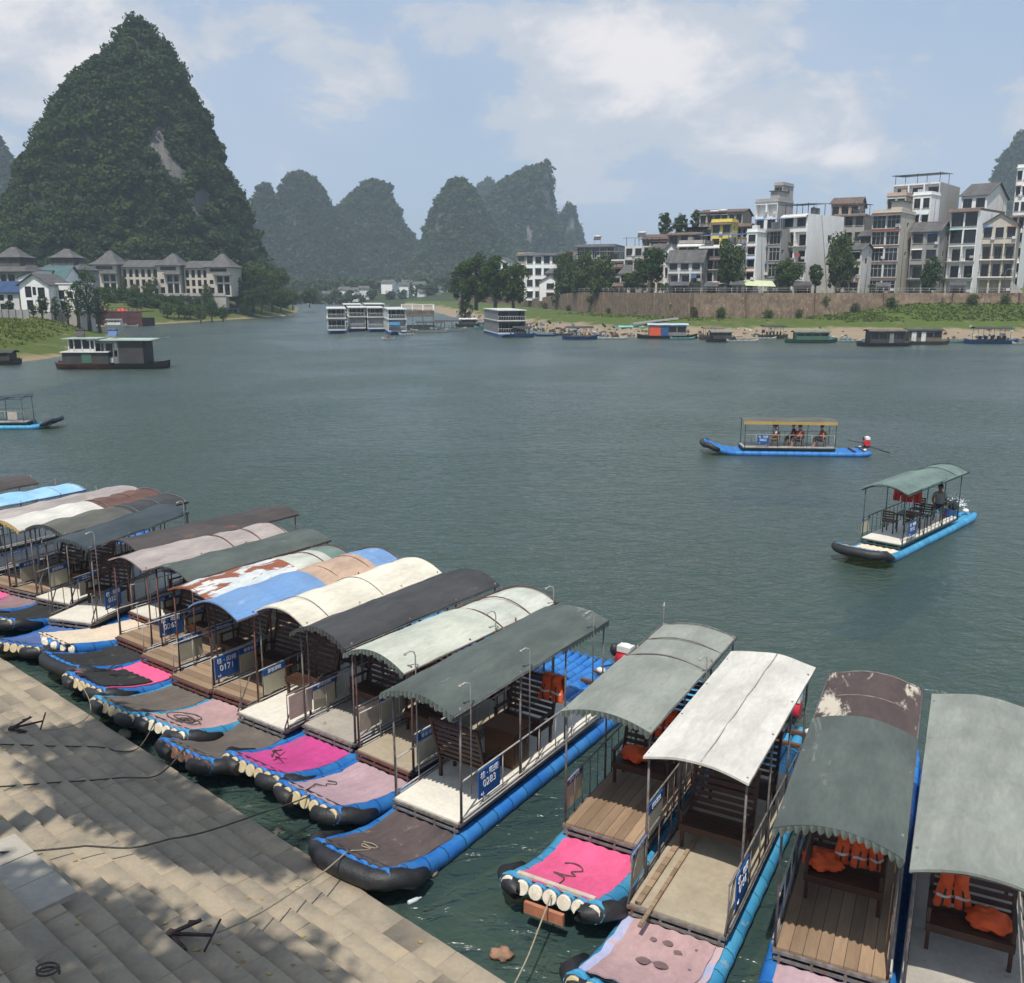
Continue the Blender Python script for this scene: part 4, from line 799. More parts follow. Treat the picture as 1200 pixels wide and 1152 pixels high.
coil('R5', -.1, -1.25, .36, 5, 'tangled dark rope coil on the faded rose mat'); squig('R9', [(-.28,-1.22),(-.12,-1.16),(.02,-1.22),(-.05,-1.3),(-.22,-1.28),(-.15,-1.38),(.0,-1.36),(-.1,-1.75)], 'pale rope end lying on the brown mat of raft 0283', ROPEY); squig('R8', [(-.42,-1.0),(-.30,-.92),(-.2,-1.0),(-.3,-1.12),(-.22,-1.22),(-.38,-1.3),(-.3,-1.45),(-.1,-1.8)], 'loose rope loop on the mauve mat')
squig('R10', [(-.30,-.78),(-.14,-.70),(.0,-.78),(.03,-.88),(-.08,-1.0),(.03,-1.1),(-.10,-1.18),(-.28,-1.2),(-.05,-1.3),(.02,-1.75)], 'loose dark rope loop on the clean pink mat'); coil('R3', .0, -1.3, .2, 3, 'black rope heap on the black part of the half pink mat')
q = RT['R7'][1] @ Vector((-.15, -1.2, .52)); anchor(q, R(-60), .55, 'black folding anchor lying on the deep pink mat')
q = RT['R3'][1] @ Vector((-.2, -1.15, .56)); anchor(q, R(20), .5, 'black anchor lying on the black half of the half pink mat')
# pale landing slabs, shore stones, bottle
SLAB = M('pale_slab', (.38,.345,.285), (.32,.29,.24), .8, 1.2, bump=.3, bscale=25)
mb = MB(); c0 = on_steps(14, 1030); zz = c0.z+.035; sdx = SH_S; ndx = SH_N
for i in range(3):
    for j in range(2):
        a = c0.xy + sdx*(-.62+i*.62) + ndx*(j*.6-.1); ang = math.atan2(sdx.y, sdx.x); mb.box((a.x, a.y, zz-.025+random.uniform(-.004,.004)), (.605,.59,.07), 0, Matrix.Rotation(ang, 3, 'Z'))
tag(mb.build('landing_slab', SLAB), 'pale smooth stone landing at the left edge of the steps', 'stone slab')
STONE = M('shore_stone', (.20,.17,.13), (.11,.10,.08), .9, 3, bump=.6, bscale=14)
def stone(c, r, seed, name, label, cat, mat):
    mb = MB()
    def fn(u, v):
        a = u*6.2832; b = (v-.5)*math.pi; d = Vector((math.cos(a)*math.cos(b), math.sin(a)*math.cos(b), math.sin(b))); k = .8+.45*noise.noise(d*1.4+Vector((seed,seed,0)))+.12*noise.noise(d*4+Vector((seed,0,0)))
        return (c[0]+d.x*r*k*1.2, c[1]+d.y*r*k, c[2]+d.z*r*k*.6)
    mb.grid(fn, 16, 10); return tag(mb.build(name, mat), label, cat) if label else mb
stone(P(588,1118,.06), .16, 3, 'shore_rock', 'orange brown rock at the water edge by the pink matted raft', 'rock', M('orange_rock', (.34,.19,.11), (.2,.12,.08), .8, 4, bump=.5))
stone(P(146,860,.12), .16, 5, 'shore_rock', 'pale angular rock against the steps by the faded rose mat', 'rock', M('pale_rock', (.32,.29,.23), (.2,.18,.14), .9, 4, bump=.5)); stone(P(505,1022,.02), .12, 8, 'shore_rock', 'grey stone just under the side of raft 0283', 'rock', STONE)
mb = MB(); g = np.random.default_rng(8)
for k in range(420):
    s_ = g.uniform(-9, 34); dd = g.uniform(.02, 1)**1.6*4.2; q_ = SH_O + SH_S*s_ - SH_N*dd; r_ = g.uniform(.04, .17); sm = stone((q_.x, q_.y, bed_z(q_.x, q_.y)+r_*.25), r_, float(k), 'x', None, None, None)
    b_ = len(mb.v); mb.v += sm.v; mb.f += [[i+b_ for i in f] for f in sm.f]; mb.m += sm.m; mb.sm += sm.sm
tag(mb.build('shore_rubble', STONE), 'rubble and stones lying in the shallow water along the steps', 'rubble', kind='stuff')
mb = MB(); mb.tube([(0,0,0),(.02,0,0),(.15,0,.0),(.19,0,.0),(.23,0,.0)], [.025,.036,.036,.016,.014], 10); o = mb.build('bottle', M('clear_plastic', (.55,.6,.6), (.5,.55,.56), .15, 3)); o.location = P(478,1058,.03); o.rotation_euler = (0, 0, .6); tag(o, 'clear plastic bottle floating beside the steps', 'bottle')
LEAFM = M('dry_leaf', (.42,.33,.08), (.25,.15,.06), .8, 9); mb = MB(); g = np.random.default_rng(3)
for k in range(60):
    q_ = on_steps(g.uniform(0, 520), g.uniform(860, 1150), .006)
    if shore_d(q_.x, q_.y) < .1: continue
    a = g.uniform(0, 6.28); r_ = g.uniform(.015, .05); mb.face([(q_.x+r_*math.cos(a+b), q_.y+.6*r_*math.sin(a+b), q_.z+.01*(b>3)) for b in (0, 1.6, 3.1, 4.7)])
tag(mb.build('leaf_litter', LEAFM), 'dry leaves and bits of litter scattered over the steps', 'litter', kind='stuff')
mb = MB(); mb.tube([Vector((.11*math.cos(a*.5), .08*math.sin(a*.5), .02+.004*a)) for a in range(26)], .012, 6); o = mb.build('rope_loop', ROPE); o.location = on_steps(57, 1143, 0); tag(o, 'small dark rope ring in the shade at the bottom left', 'rope')
# the tree whose crown, above and behind the view, shades the steps
def shade_tree(x, y, z0, zc, rx, ry, nb, seed, label):
    g = np.random.default_rng(seed); t = thing('shade_tree', label, 'tree', (x, y, z0)); mb = MB(); mb.tube([(0,0,-.5),(.2,.1,(zc-z0)*.5),(.1,.3,zc-z0)], [.32,.24,.14], 10); V = []; rn = []
    for k in range(nb):
        a = g.uniform(0, 6.28); q = g.uniform(.05, 1)**.6; u, w = q*math.cos(a)*rx, q*math.sin(a)*ry; c = np.array([u*SH_S.x - w*SH_N.x, u*SH_S.y - w*SH_N.y, zc-z0+g.uniform(-.5, 1.2)]); mb.tube([(.1,.2,(zc-z0)*.75), (c[0]*.5, c[1]*.5, c[2]*.94), tuple(c)], [.09,.06,.03], 6)
        tv, tr = card_template(300, int(g.integers(1e6)), .15, 6); V.append(tv*g.uniform(.7, 1.2)+c); rn.append(tr)
    mb.build('trunk', BARK, t); V = np.concatenate(V); npmesh('crown', V, np.arange(len(V)).reshape(-1, 4), LEAFS['mid'], t, rnd=np.concatenate(rn))
def shades(px, py, zc):
    p = on_steps(px, py); k = (zc-p.z)/math.tan(R(SUN_EL)); return p.x - k*math.sin(R(SUN_AZ)), p.y - k*math.cos(R(SUN_AZ))
for (px, py), zc, rx, ry, nb, sd_, lab in (((160, 930), 15.5, 3.7, .62, 24, 5, 'tall tree left of the view whose crown shades the middle of the steps'), ((20, 1115), 15.0, 1.5, 1.2, 12, 6, 'tree beside the viewer shading the bottom left of the steps'), ((330, 1170), 16.5, 1.7, .6, 7, 7, 'slim tree behind the viewer shading the bottom of the steps')):
    x_, y_ = shades(px, py, zc); shade_tree(x_, y_, step_z(x_, y_)-.2, zc, rx, ry, nb, sd_, lab)
# ------------------------------------------------------------------ people
SKIN = M('skin', (.42,.25,.17), (.36,.21,.14), .6, 8); SKIND = M('tanned_skin', (.20,.11,.075), (.16,.09,.06), .55, 8); HAIR = M('black_hair', (.012,.011,.010), (.02,.018,.016), .6, 20)
def skin_obj(name, verts, edges, radii, mat, parent, root=0, sub=2):
    me = bpy.data.meshes.new(name); me.from_pydata([Vector(v) for v in verts], edges, []); me.materials.append(mat)
    o = bpy.data.objects.new(name, me); COL.objects.link(o); o.parent = parent
    md = o.modifiers.new('Skin', 'SKIN'); md.use_smooth_shade = True
    ly = me.skin_vertices[0].data if me.skin_vertices else None
    if ly is None:
        bm = bmesh.new(); bm.from_mesh(me); bm.verts.layers.skin.verify(); bm.to_mesh(me); bm.free(); ly = me.skin_vertices[0].data
    for i, r in enumerate(radii): ly[i].radius = (r if isinstance(r, tuple) else (r, r)); ly[i].use_root = (i == root)
    s = o.modifiers.new('Sub', 'SUBSURF'); s.levels = s.render_levels = sub; return o
def person(label, loc, rz, group, shirt, trousers, vest=None, skin=None, reach=0.0, hat=False, scale=.95, legs=1.0):
    skin = skin or SKIN; t = thing('person', label, 'person', loc, rz, group); t.scale = (scale,)*3
    J = [(0,0,.50),(0,.02,.68),(0,.03,.86),(0,.02,.99),(0,.0,1.08),(0,-.015,1.15),(0,-.02,1.24),(0,-.015,1.31)]; Rr = [(.15,.11),(.14,.10),(.165,.105),(.12,.08),.052,.078,.092,.055]; E = [(i, i+1) for i in range(7)]
    def add(p, r, par): J.append(p); Rr.append(r); E.append((par, len(J)-1)); return len(J)-1
    n = add((0,-.105,1.19), .018, 5); 
    for s in (-1, 1):
        rc = reach if s > 0 else 0.0
        sh = add((s*.185,.02,.96), .062, 3); el = add((s*.23,-.06+.12*rc,.72), .044, sh); wr = add((s*(.15+.18*rc),-.25+.35*rc,.60+.12*rc), .030, el); hd = add((s*(.13+.26*rc),-.32+.5*rc,.585+.12*rc), (.038,.02), wr)
        hx, hy, hz = J[hd]; fd = Vector(J[hd])-Vector(J[wr]); fd.normalize(); sd_ = Vector((fd.y, -fd.x, 0)).normalized()
        for k in range(4): b = Vector((hx,hy,hz))+sd_*(.024*(k-1.5)); q = b+fd*(.055+.012*(1.5-abs(k-1.5))); f1 = add(tuple(q), .009, hd); add(tuple(q+fd*.025+Vector((0,0,-.03))), .008, f1)
        b = Vector((hx,hy,hz))-sd_*s*.045+fd*.02; add(tuple(b), .010, hd)
        hp = add((s*.095,-.03,.48), .085, 0); kn = add((s*.12,-.42*legs,.50), .058, hp); an = add((s*.12,-.40*legs-.02,.10), .036, kn); add((s*.13,-.53*legs,.045), (.036,.026), an); add((s*.075,-.03,1.18), .014, 5) if False else None
    skin_obj('body', J, E, Rr, skin, t)
    if shirt is not None:
        v = [(0,0,.50),(0,.02,.68),(0,.03,.86),(0,.02,.985)]; r = [(.165,.125),(.155,.115),(.18,.12),(.125,.088)]; e = [(0,1),(1,2),(2,3)]
        for s in (-1, 1): v += [(s*.185,.02,.96),(s*.21,-.02,.82)]; r += [.074,.064]; k = len(v); e += [(3,k-2),(k-2,k-1)]
        skin_obj('shirt', v, e, r, shirt, t)
    v = [(0,0,.50)]; r = [(.165,.13)]; e = []
    for s in (-1, 1): v += [(s*.095,-.03,.48),(s*.12,-.40*legs,.50),(s*.12,-.40*legs,.30)]; r += [.10,.074,.062]; k = len(v); e += [(0,k-3),(k-3,k-2),(k-2,k-1)]
    skin_obj('trousers', v, e, r, trousers, t)
    mb = MB(); mb.ball((0, .005, 1.275), (.103,.115,.085), 14, 10)
    if hat: mb.tube([(0,-.02,1.30),(0,-.02,1.312)], [.19,.18], 18)
    mb.build('hair', HAIR, t)
    mb = MB()
    for s in (-1, 1): mb.ball((s*.034,-.098,1.225), (.013,.008,.008), 8, 6); mb.ball((s*.095,-.01,1.205), (.014,.022,.032), 8, 6)
    mb.box((0,-.097,1.150), (.045,.010,.010)); mb.build('face', M('face_dark', (.10,.045,.035), (.07,.03,.025), .6, 9), t)
    if vest is not None:
        v = [(0,.0,.56),(0,.02,.70),(0,.03,.86),(0,.025,.97)]; r = [(.19,.16),(.19,.155),(.205,.16),(.15,.12)]; skin_obj('life_vest', v, [(0,1),(1,2),(2,3)], r, vest, t)
        mb = MB(); mb.tube([(.19*math.cos(a), .005+.17*math.sin(a), .70) for a in [i*.3142 for i in range(21)]], .012, 5); mb.build('vest_strap', M('pale_strap', (.5,.45,.4), None, .7), t)
    return t
def stool(loc, rz, label, mat=WOODB):
    t = thing('chair', label, 'chair', loc, rz); mb = MB(); mb.box((0,0,.42), (.42,.42,.03)); mb.build('seat', mat, t); mb = MB(); [mb.box((0,.21,.52+k*.09), (.42,.025,.055)) for k in range(4)]; [mb.box((s*.19,.215,.62), (.035,.035,.40)) for s in (-1,1)]; mb.build('backrest', mat, t)
    for s in (-1, 1):
        for y in (-.18,.18): mb = MB(); mb.box((s*.18,y,.205), (.035,.035,.405)); mb.build('leg', mat, t)
# ------------------------------------------------------------------ rafts under way
SHIRTS = {'red': M('shirt_red', (.40,.05,.05), None, .8), 'white': M('shirt_white', (.62,.6,.58), None, .8), 'grey': M('shirt_grey', (.25,.25,.24), None, .8), 'dark': M('cloth_dark', (.04,.04,.05), None, .8), 'khaki': M('cloth_khaki', (.26,.20,.13), None, .8), 'maroon': M('shirt_maroon', (.16,.04,.06), None, .8)}
oA = P(868, 531, 0); hA = 94.5
tA, TA = raft('touring_raft', 'blue raft with yellow edged flat roof and passengers, out on the river', oA.xy, hA, 'rafts under way on the river', L=5.0, bow=2.05, stern=1.9, roof=(('olive', -.05, 4.95, 0),), eave=1.92, rise=.10, rw=.85, mat=None, deck=GREY_D, bowstyle='tyre', posts=DGREEN, rails='pipe', left_items=(), items=(('sign', 1.05, '0062'),), motor=1, curl=.50)
mb = MB(); mb.box((.86, 2.45, 1.83), (.03, 5.0, .16)); mb.build('roof_edge', CAN['yellow'], tA)
for y, x, f, lab, ch, kw in ((1.75, .45, 0, 'person in orange vest sitting alone behind the blue sign of the yellow roofed raft', 'chair of the lone passenger by the blue sign', dict(shirt=SHIRTS['white'], trousers=SHIRTS['khaki'], vest=ORANGE, hat=True)),
  (2.80, .05, 0, 'dark haired person in maroon shirt on the far side of the seated pair', 'chair under the far passenger of the pair', dict(shirt=SHIRTS['maroon'], trousers=SHIRTS['dark'], vest=REDV)), (3.05, .48, 0, 'person in orange vest on the near side of the seated pair', 'chair under the near passenger of the pair', dict(shirt=SHIRTS['red'], trousers=SHIRTS['dark'], vest=ORANGE)),
  (4.25, .42, 0, 'person in orange vest at the stern steering the yellow roofed raft', 'chair under the steersman of the yellow roofed raft', dict(shirt=SHIRTS['red'], trousers=SHIRTS['dark'], vest=ORANGE, reach=.9))):
    q = TA @ Vector((x, y, .475)); rz = -R(hA); stool(q, rz, ch, WOODB); person(lab, q + Vector((0,0,-.02)), rz, 'people on the rafts', scale=.93, **kw)
oB = (P(1008, 630, .46).xy + P(1058, 638, .46).xy)/2; hB = 44.0
tB, TB = raft('touring_raft', 'blue raft with sagging green canopy and wicker chairs, out on the river', oB, hB, 'rafts under way on the river', L=5.4, bow=1.9, stern=2.0, roof=(('teal', -.1, 3.2, .05), ('teal', 3.1, 5.9, -.05)), eave=2.20, rise=.26, rw=.80, mat='cream', deck=WHITE_D, pipe=PIPE_L, bowstyle='tyre', posts=DGREEN, rails='bars', items=(('sign', .75, '0115'),), left_items=(('board', .35),), motor=None)
for y, x, f, lab in ((1.3, -.25, math.pi, 'wicker chair with tall back turned to the stern on the green canopied raft'), (1.7, .38, math.pi*.9, 'wicker chair by the right rail of the green canopied raft'), (3.0, .3, 0, 'chair facing the bow on the green canopied raft'), (3.9, -.3, 0, 'rear left chair on the green canopied raft')):
    stool(TB @ Vector((x, y, .475)), -R(hB)+f, lab, WOODD)
tb = thing('table', 'low dark table among the wicker chairs of the green canopied raft', 'table', TB @ Vector((0, 2.3, .475)), -R(hB)); mb = MB(); mb.box((0,0,.55), (.7,.8,.05)); mb.build('table_top', WOODD, tb)
for sx in (-1,1):
    for sy in (-1,1): mb = MB(); mb.box((sx*.28,sy*.34,.265), (.05,.05,.525)); mb.build('leg', WOODD, tb)
for k, (x, y, lab) in enumerate(((-.40, 2.5, 'red life vest hanging left under the green canopy of the river raft'), (.02, 2.6, 'red life vest hanging right under the green canopy of the river raft'))):
    mb = MB(); vest_mesh(mb, (0,0,0), 0, .48, .85, .6, .02); o = mb.build('life_vest', [REDV, REDV, M('vest_webbing', (.05,.045,.045), None, .8)]); o.location = TB @ Vector((x, y, 2.22)); o.rotation_euler = (0, 0, -R(hB)); tag(o, lab, 'life vest', 'red vests hanging on the river raft')
q = TB @ Vector((.25, 4.55, .475)); stool(q, -R(hB), 'chair under the steersman of the green canopied raft', WOODB); person('person in grey shirt steering the raft with the green canopy', q, -R(hB)+R(15), 'people on the rafts', SHIRTS['grey'], SHIRTS['dark'], None, SKIND, reach=.9, scale=1.0)
mb = MB(); mb.tube([(0,0,0),(0,0,.26)], [.15,.15], 16); mb.tube([(0,0,.26),(0,0,.30)], [.10,.09], 14); o = mb.build('water_drum', M('drum_blue', (.02,.08,.42), None, .4)); o.location = TB @ Vector((.35, 5.15, .48)); tag(o, 'small blue drum behind the steersman of the green canopied raft', 'drum')
a = MB(); a.tube([(0,4.9,.75),(0,7.2,.75)], .035, 7); a.tube([(0,7.2,.75),(0,7.25,.2)], .03, 7); a.box((0,6.9,.55),(.3,.4,.28)); mo = a.build('motor', BLACKM, tB); a = MB(); [a.ball((s,7.0,.40),(.13,.12,.09)) for s in (-.45,0,.45)]; a.build('float', WHITEM, tB)
mb = MB(); g = np.random.default_rng(5)
for k in range(260): c = g.normal(size=3)*np.array([.16,.18,.15]); mb.ball((c[0], c[1], abs(c[2])), g.uniform(.008,.045)*max(.3, 1-abs(c[2])*2), 5, 3)
o = mb.build('engine_spray', M('white_spray', (.8,.82,.84), None, .6)); o.location = TB @ Vector((0, 7.3, .5)); tag(o, 'white spray thrown up behind the green canopied raft', 'spray', kind='stuff')
oC = P(37, 501, 0); tC, TC = raft('touring_raft', 'blue raft with flat dark canopy entering at the left edge', oC.xy, 268, 'rafts under way on the river', L=5.0, bow=1.75, stern=1.8, roof=(('slate', 0, 1.4, .10), ('slate', 1.3, 5.0, -.08)), eave=2.0, rise=.12, rw=.8, mat=None, deck=GREY_D, pipe=PIPE_L, bowstyle='tyre', posts=DGREEN, left_items=(('panel', .8),), curl=.5)
person('person in red vest on the raft at the left edge', TC @ Vector((0, 3.15, .46)), -R(268), 'people on the rafts', SHIRTS['red'], SHIRTS['dark'], REDV); stool(TC @ Vector((0,3.15,.475)), -R(268), 'chair on the raft entering at the left edge'); mb = MB(); mb.box((-.3, 2.5, .68), (.45, .5, .42)); mb.box((-.3, 2.5, .90), (.40,.44,.03)); o = mb.build('cool_box', BLUEST); o.matrix_world = TC; tag(o, 'blue box on the deck of the raft at the left edge', 'box')
# ------------------------------------------------------------------ boats far off
WH = M('boat_white', (.62,.62,.58), (.5,.5,.47), .5, 1.0, patch=((.30,.29,.26), 1.2, .66)); DK = M('boat_dark', (.035,.035,.035), (.055,.05,.045), .7, 1); HULLB = M('hull_blue', (.02,.07,.20), (.03,.09,.22), .5, 1); GREYB = M('boat_grey', (.22,.22,.21), (.15,.15,.14), .6, 1); GRNB = M('boat_green', (.06,.14,.09), (.05,.10,.07), .6, 1); TURQ = M('boat_turquoise', (.20,.42,.40), (.15,.33,.33), .6, 1); REDB = M('boat_orange_red', (.62,.09,.03), (.55,.08,.03), .55, 1); WEATH = M('weathered_boat_wood', (.16,.13,.10), (.09,.075,.06), .8, 1); GL = glassmat()
def hull(mb, L, W, z0, z1, rake=.18, m=0):
    n = 14
    def fn(u, v):
        x = (u-.5)*L; k = 1 - max(0, (abs(u-.5)-.30)/.20)**2*.75; z = z0+(z1-z0)*(math.sin(min(1, v*2 if v < .5 else (1-v)*2)*math.pi/2)) + max(0, (abs(u-.5)-.3)/.2)**2*rake*(v not in (2,)); y = (v-.5)*W*k
        zz = z1 - (z1-z0)*math.sin(v*math.pi)**.5 + max(0, (abs(u-.5)-.3)/.2)**2*rake
        return (x, y, zz)
    mb.grid(fn, n, 8, m); mb.face([(-L*.49,-W*.12,z1),(L*.49,-W*.12,z1),(L*.49,W*.12,z1),(-L*.49,W*.12,z1)], m)
    mb.face([(-L*.33,-W*.47,z1-.06),(L*.33,-W*.47,z1-.06),(L*.33,W*.47,z1-.06),(-L*.33,W*.47,z1-.06)], m)
def cruise(px, py, w, label, front=WH, curtain=False, awn=False, Y=None):
    p = P(px, py, 0); t = thing('cruise_boat', label, 'boat', p, R(11), 'white river cruise boats moored side by side'); D = 17.0
    mb = MB(); mb.b2((-w/2, 0, -.3), (w/2, D, .45)); mb.b2((-w/2-.06, -.06, .40), (w/2+.06, D, .56)); mb.face([(-w/2,0,-.3),(w/2,0,-.3),(w*.32,-1.6,.55),(-w*.32,-1.6,.55)]); mb.face([(-w/2,0,.57),(-w*.32,-1.6,.55),(w*.32,-1.6,.55),(w/2,0,.57)]); mb.face([(-w/2,0,-.3),(-w*.32,-1.6,.55),(-w/2,0,.57)]); mb.face([(w/2,0,-.3),(w/2,0,.57),(w*.32,-1.6,.55)]); mb.build('hull', HULLB, t); mb = MB(); mb.b2((-w/2-.02,-.02,.57),(w/2+.02,D,.80)); mb.build('gunwale', WH, t)
    mb = MB(); 
    for s in (-1, 1): mb.b2((s*(w/2-.12), .05, .8), (s*(w/2), D-.5, 3.0)); mb.b2((s*(w/2-.12), .5, 3.1), (s*(w/2), D-1, 4.9))
    mb.b2((-w/2, 3.0, .8), (w/2, 3.15, 3.0)); mb.b2((-w/2, 3.2, 3.1), (w/2, 3.3, 4.9)); mb.build('cabin', front, t)
    mb = MB(); mb.b2((-w/2-.15, -.25, 2.95), (w/2+.15, D, 3.12)); mb.build('upper_deck', WH, t); mb = MB(); mb.b2((-w/2-.15, -.1, 4.88), (w/2+.15, D, 5.05)); mb.build('roof', WH, t)
    mb = MB(); 
    for z in (.8, 3.12): 
        for k in range(12): x = -w/2+.1+(w-.2)*k/11; mb.tube([(x, -.02, z), (x, -.02, z+.75)], .02, 5)
        mb.tube([(-w/2, -.02, z+.75), (w/2, -.02, z+.75)], .03, 5)
    mb.build('railing', WH, t)
    for z in (1.0, 3.3):
        mb = MB(); mb.b2((-w/2+.3, 2.92 if z < 2 else 3.12, z), (w/2-.3, 2.98 if z < 2 else 3.18, z+1.5)); wn = mb.build('window', GL, t)
        for k in range(3): m2 = MB(); x = -w/2+.3+(w-.6)*(k+.5)/3; m2.b2((x-.04, 2.86 if z < 2 else 3.06, z), (x+.04, 2.90 if z < 2 else 3.10, z+1.5)); m2.build('mullion', front, wn)
    if curtain: mb = MB(); mb.grid(lambda u, v: (-w/2+.2+(w-.4)*u, .9-.02*math.sin(u*40), .85+2.1*v), 40, 4); mb.build('curtain', M('grey_curtain', (.32,.33,.34), (.25,.26,.27), .8, 2), t)
    if awn: mb = MB(); mb.b2((-w/2+.1, -1.4, 2.3), (w*.1, .0, 2.42)); mb.face([(-w/2+.1,-1.4,2.3),(w*.1,-1.4,2.3),(w*.1,-1.42,1.9),(-w/2+.1,-1.42,1.9)]); mb.build('awning', M('awning_blue', (.08,.30,.55), None, .7), t)
    return t
for px, py, w, lab, c, a in ((395,390.5,3.7,'leftmost white cruise boat of the group with an open front deck',False,False),(419,388,3.5,'white cruise boat second from the left with grey curtains',True,False),(441,388.5,3.5,'middle white cruise boat beside the blue awning',True,False),(466,392,3.6,'rightmost white cruise boat with a blue awning at its bow',True,True)): cruise(px, py, w, lab, WH, c, a)
for px, py, w, lab in ((414,380,4.4,'white cruise boat moored behind the front row, at left'),(440,379,5,'white cruise boat moored behind the middle of the front row')): cruise(px, py, w, lab)
cruise(600, 395, 5.3, 'lone grey two deck boat moored in front of the brown embankment', GREYB)
mb = MB(); t = thing('pontoon_barge', 'rusty open frame barge moored right of the cruise boats', 'barge', P(490, 386, 0), R(6)); mb.b2((-4,0,-.2),(4,10,.6)); mb.build('hull', DK, t)
mb = MB(); [mb.tube([(x,y,.6),(x,y,5.4)], .08, 6) for x in (-3.6,-1.2,1.2,3.6) for y in (.4,8)]; [mb.beam((-3.8,y,z),(3.8,y,z),.12,.12) for y in (.4,8) for z in (2.9,5.4,4.6)]; mb.build('frame', WH, t); mb = MB(); mb.b2((-3.8,0,2.95),(3.8,9,3.1)); mb.b2((-3.7,.3,3.2),(3.7,.4,4.2)); mb.build('upper_deck', WEATH, t)
def hut_boat(px, py, L, W, label, hullm, cab, roofm, hcab=1.8, rz=0.0, open_=False, group=None, name='covered_boat', panels=(), extra=None):
    p = P(px, py, 0) + Vector((0, W/2, 0)); t = thing(name, label, 'boat', p, rz, group); mb = MB(); hull(mb, L, W, -.25, .55, .35); mb.build('hull', hullm, t); c = L*.30
    if open_:
        for sx in (-1, -.33, .33, 1):
            for sy in (-1, 1): mb = MB(); mb.tube([(sx*c, sy*W*.40, .4), (sx*c, sy*W*.40, hcab+.5)], .035, 5); mb.build('post', hullm if hullm is not WH else DK, t)
        mb = MB(); pass
        for x in (-.75, -.4, 0, .4, .75): mb = MB(); mb.box((x*c, 0, .62), (.4, W*.5, .14)); mb.box((x*c+.18, 0, .95), (.06, W*.5, .6)); mb.build('seat', cab, t)
    else:
        mb = MB(); h0, h1 = .45, hcab+.45; n = 5
        for k in range(n):                         # posts and low walls leave real window gaps
            x = -c + 2*c*k/(n-1); [mb.box((x, s*W*.40, (h0+h1)/2), (.12, .08, h1-h0)) for s in (-1, 1)]
        for s in (-1, 1): mb.box((0, s*W*.40, h0+.35), (2*c, .06, .7)); mb.box((0, s*W*.40, h1-.12), (2*c, .06, .24))
        for s in (-1, 1): mb.box((s*c, 0, (h0+h1)/2), (.06, W*.8, h1-h0))
        mb.build('cabin', cab, t)
        for k in range(n-1): x = -c + 2*c*(k+.5)/(n-1); m2 = MB(); m2.box((x, -W*.385, h0+.7+(h1-h0-.94)/2), (2*c/(n-1)-.14, .02, h1-h0-.96)); m2.build('window', GL, t)
    for i, (u0, u1, m_) in enumerate(panels): m2 = MB(); m2.box((-c+2*c*(u0+u1)/2, -W*.40-.05, .45+hcab*.46), (2*c*(u1-u0), .05, hcab*.86)); m2.build('side_panel', m_, t)
    def rf(u, v, e=0): return ((u-.5)*(2*c+.9), (v-.5)*W*1.02, hcab+.48+.28*math.sin(v*math.pi)+e+.02*math.sin(u*17))
    mb = MB(); mb.grid(rf, 12, 8); mb.grid(lambda u, v: rf(1-u, v, -.06), 12, 8); mb.build('roof', roofm, t)
    return t
SG = 'small boats along the far right bank'
hut_boat(783, 397, 11, 2.6, 'houseboat with an orange red panel and a blue panel, far bank', DK, GREYB, M('boat_roof_lightblue', (.40,.52,.60), None, .6), 2.0, R(-3), panels=((.0,.30,REDB),(.31,.52,HULLB)), group=SG)
hut_boat(952, 402, 9, 2.2, 'dark green covered boat under the middle of the grassy bank', GRNB, GRNB, M('boat_roof_green', (.15,.19,.14), None, .7), 1.3, R(2), group=SG); hut_boat(846, 401, 5.2, 2, 'small dark cabin boat left of the green covered boat', DK, DK, GREYB, 1.2, R(5), group=SG)
hut_boat(1040, 406, 9, 2.6, 'dark ramshackle houseboat with white door panel, far bank', DK, DK, WEATH, 1.9, R(2), group=SG, panels=((.55,.68,GREYB),)); hut_boat(1085, 404, 8.5, 2.6, 'weathered houseboat with white side panels, right of the ramshackle one', WEATH, WEATH, DK, 1.8, R(-2), group=SG, panels=((.05,.2,WH),(.36,.5,WH)))
hut_boat(1165, 403, 9, 2.3, 'open blue raft boat with rows of dark chairs near the right edge', HULLB, DK, DK, 2.0, R(0), True, group=SG); hut_boat(907, 397, 5.5, 2, 'open boat with thin dark awning beached above the green boat', WEATH, DK, DK, 1.7, R(0), True, group=SG); hut_boat(836, 398, 5, 1.8, 'low open boat with flat brown awning on the sand', WEATH, DK, WEATH, 1.5, R(4), True, group=SG)
hut_boat(680, 398, 6.5, 2, 'blue raft boat with orange seats below the embankment stairs', HULLB, M('orange_seat', (.4,.16,.06), None, .7), DK, 1.6, R(3), True, group=SG); hut_boat(740, 393, 7, 1.9, 'turquoise raft boat with a row of dark seats', TURQ, DK, TURQ, 1.1, R(-2), True, group=SG); hut_boat(612, 395.5, 4.6, 1.7, 'small open boat with white bow beside the grey two deck boat', HULLB, DK, DK, 1.3, R(4), True, group=SG)
hut_boat(548, 383, 6, 2, 'dark covered boat at the left end of the sandy bank', DK, DK, WH, 1.3, R(10), group=SG); hut_boat(570, 386, 5.5, 2, 'turquoise covered boat left of the grey two deck boat', TURQ, TURQ, GREYB, 1.1, R(8), True, group=SG); hut_boat(503, 390, 8, 2.2, 'dark roofed raft boat with white floats right of the barge', WH, DK, DK, 1.6, R(8), True, group=SG); hut_boat(525, 388, 8, 2.2, 'dark roofed raft boat at the end of the cruise boat row', WH, DK, DK, 1.6, R(6), True, group=SG)
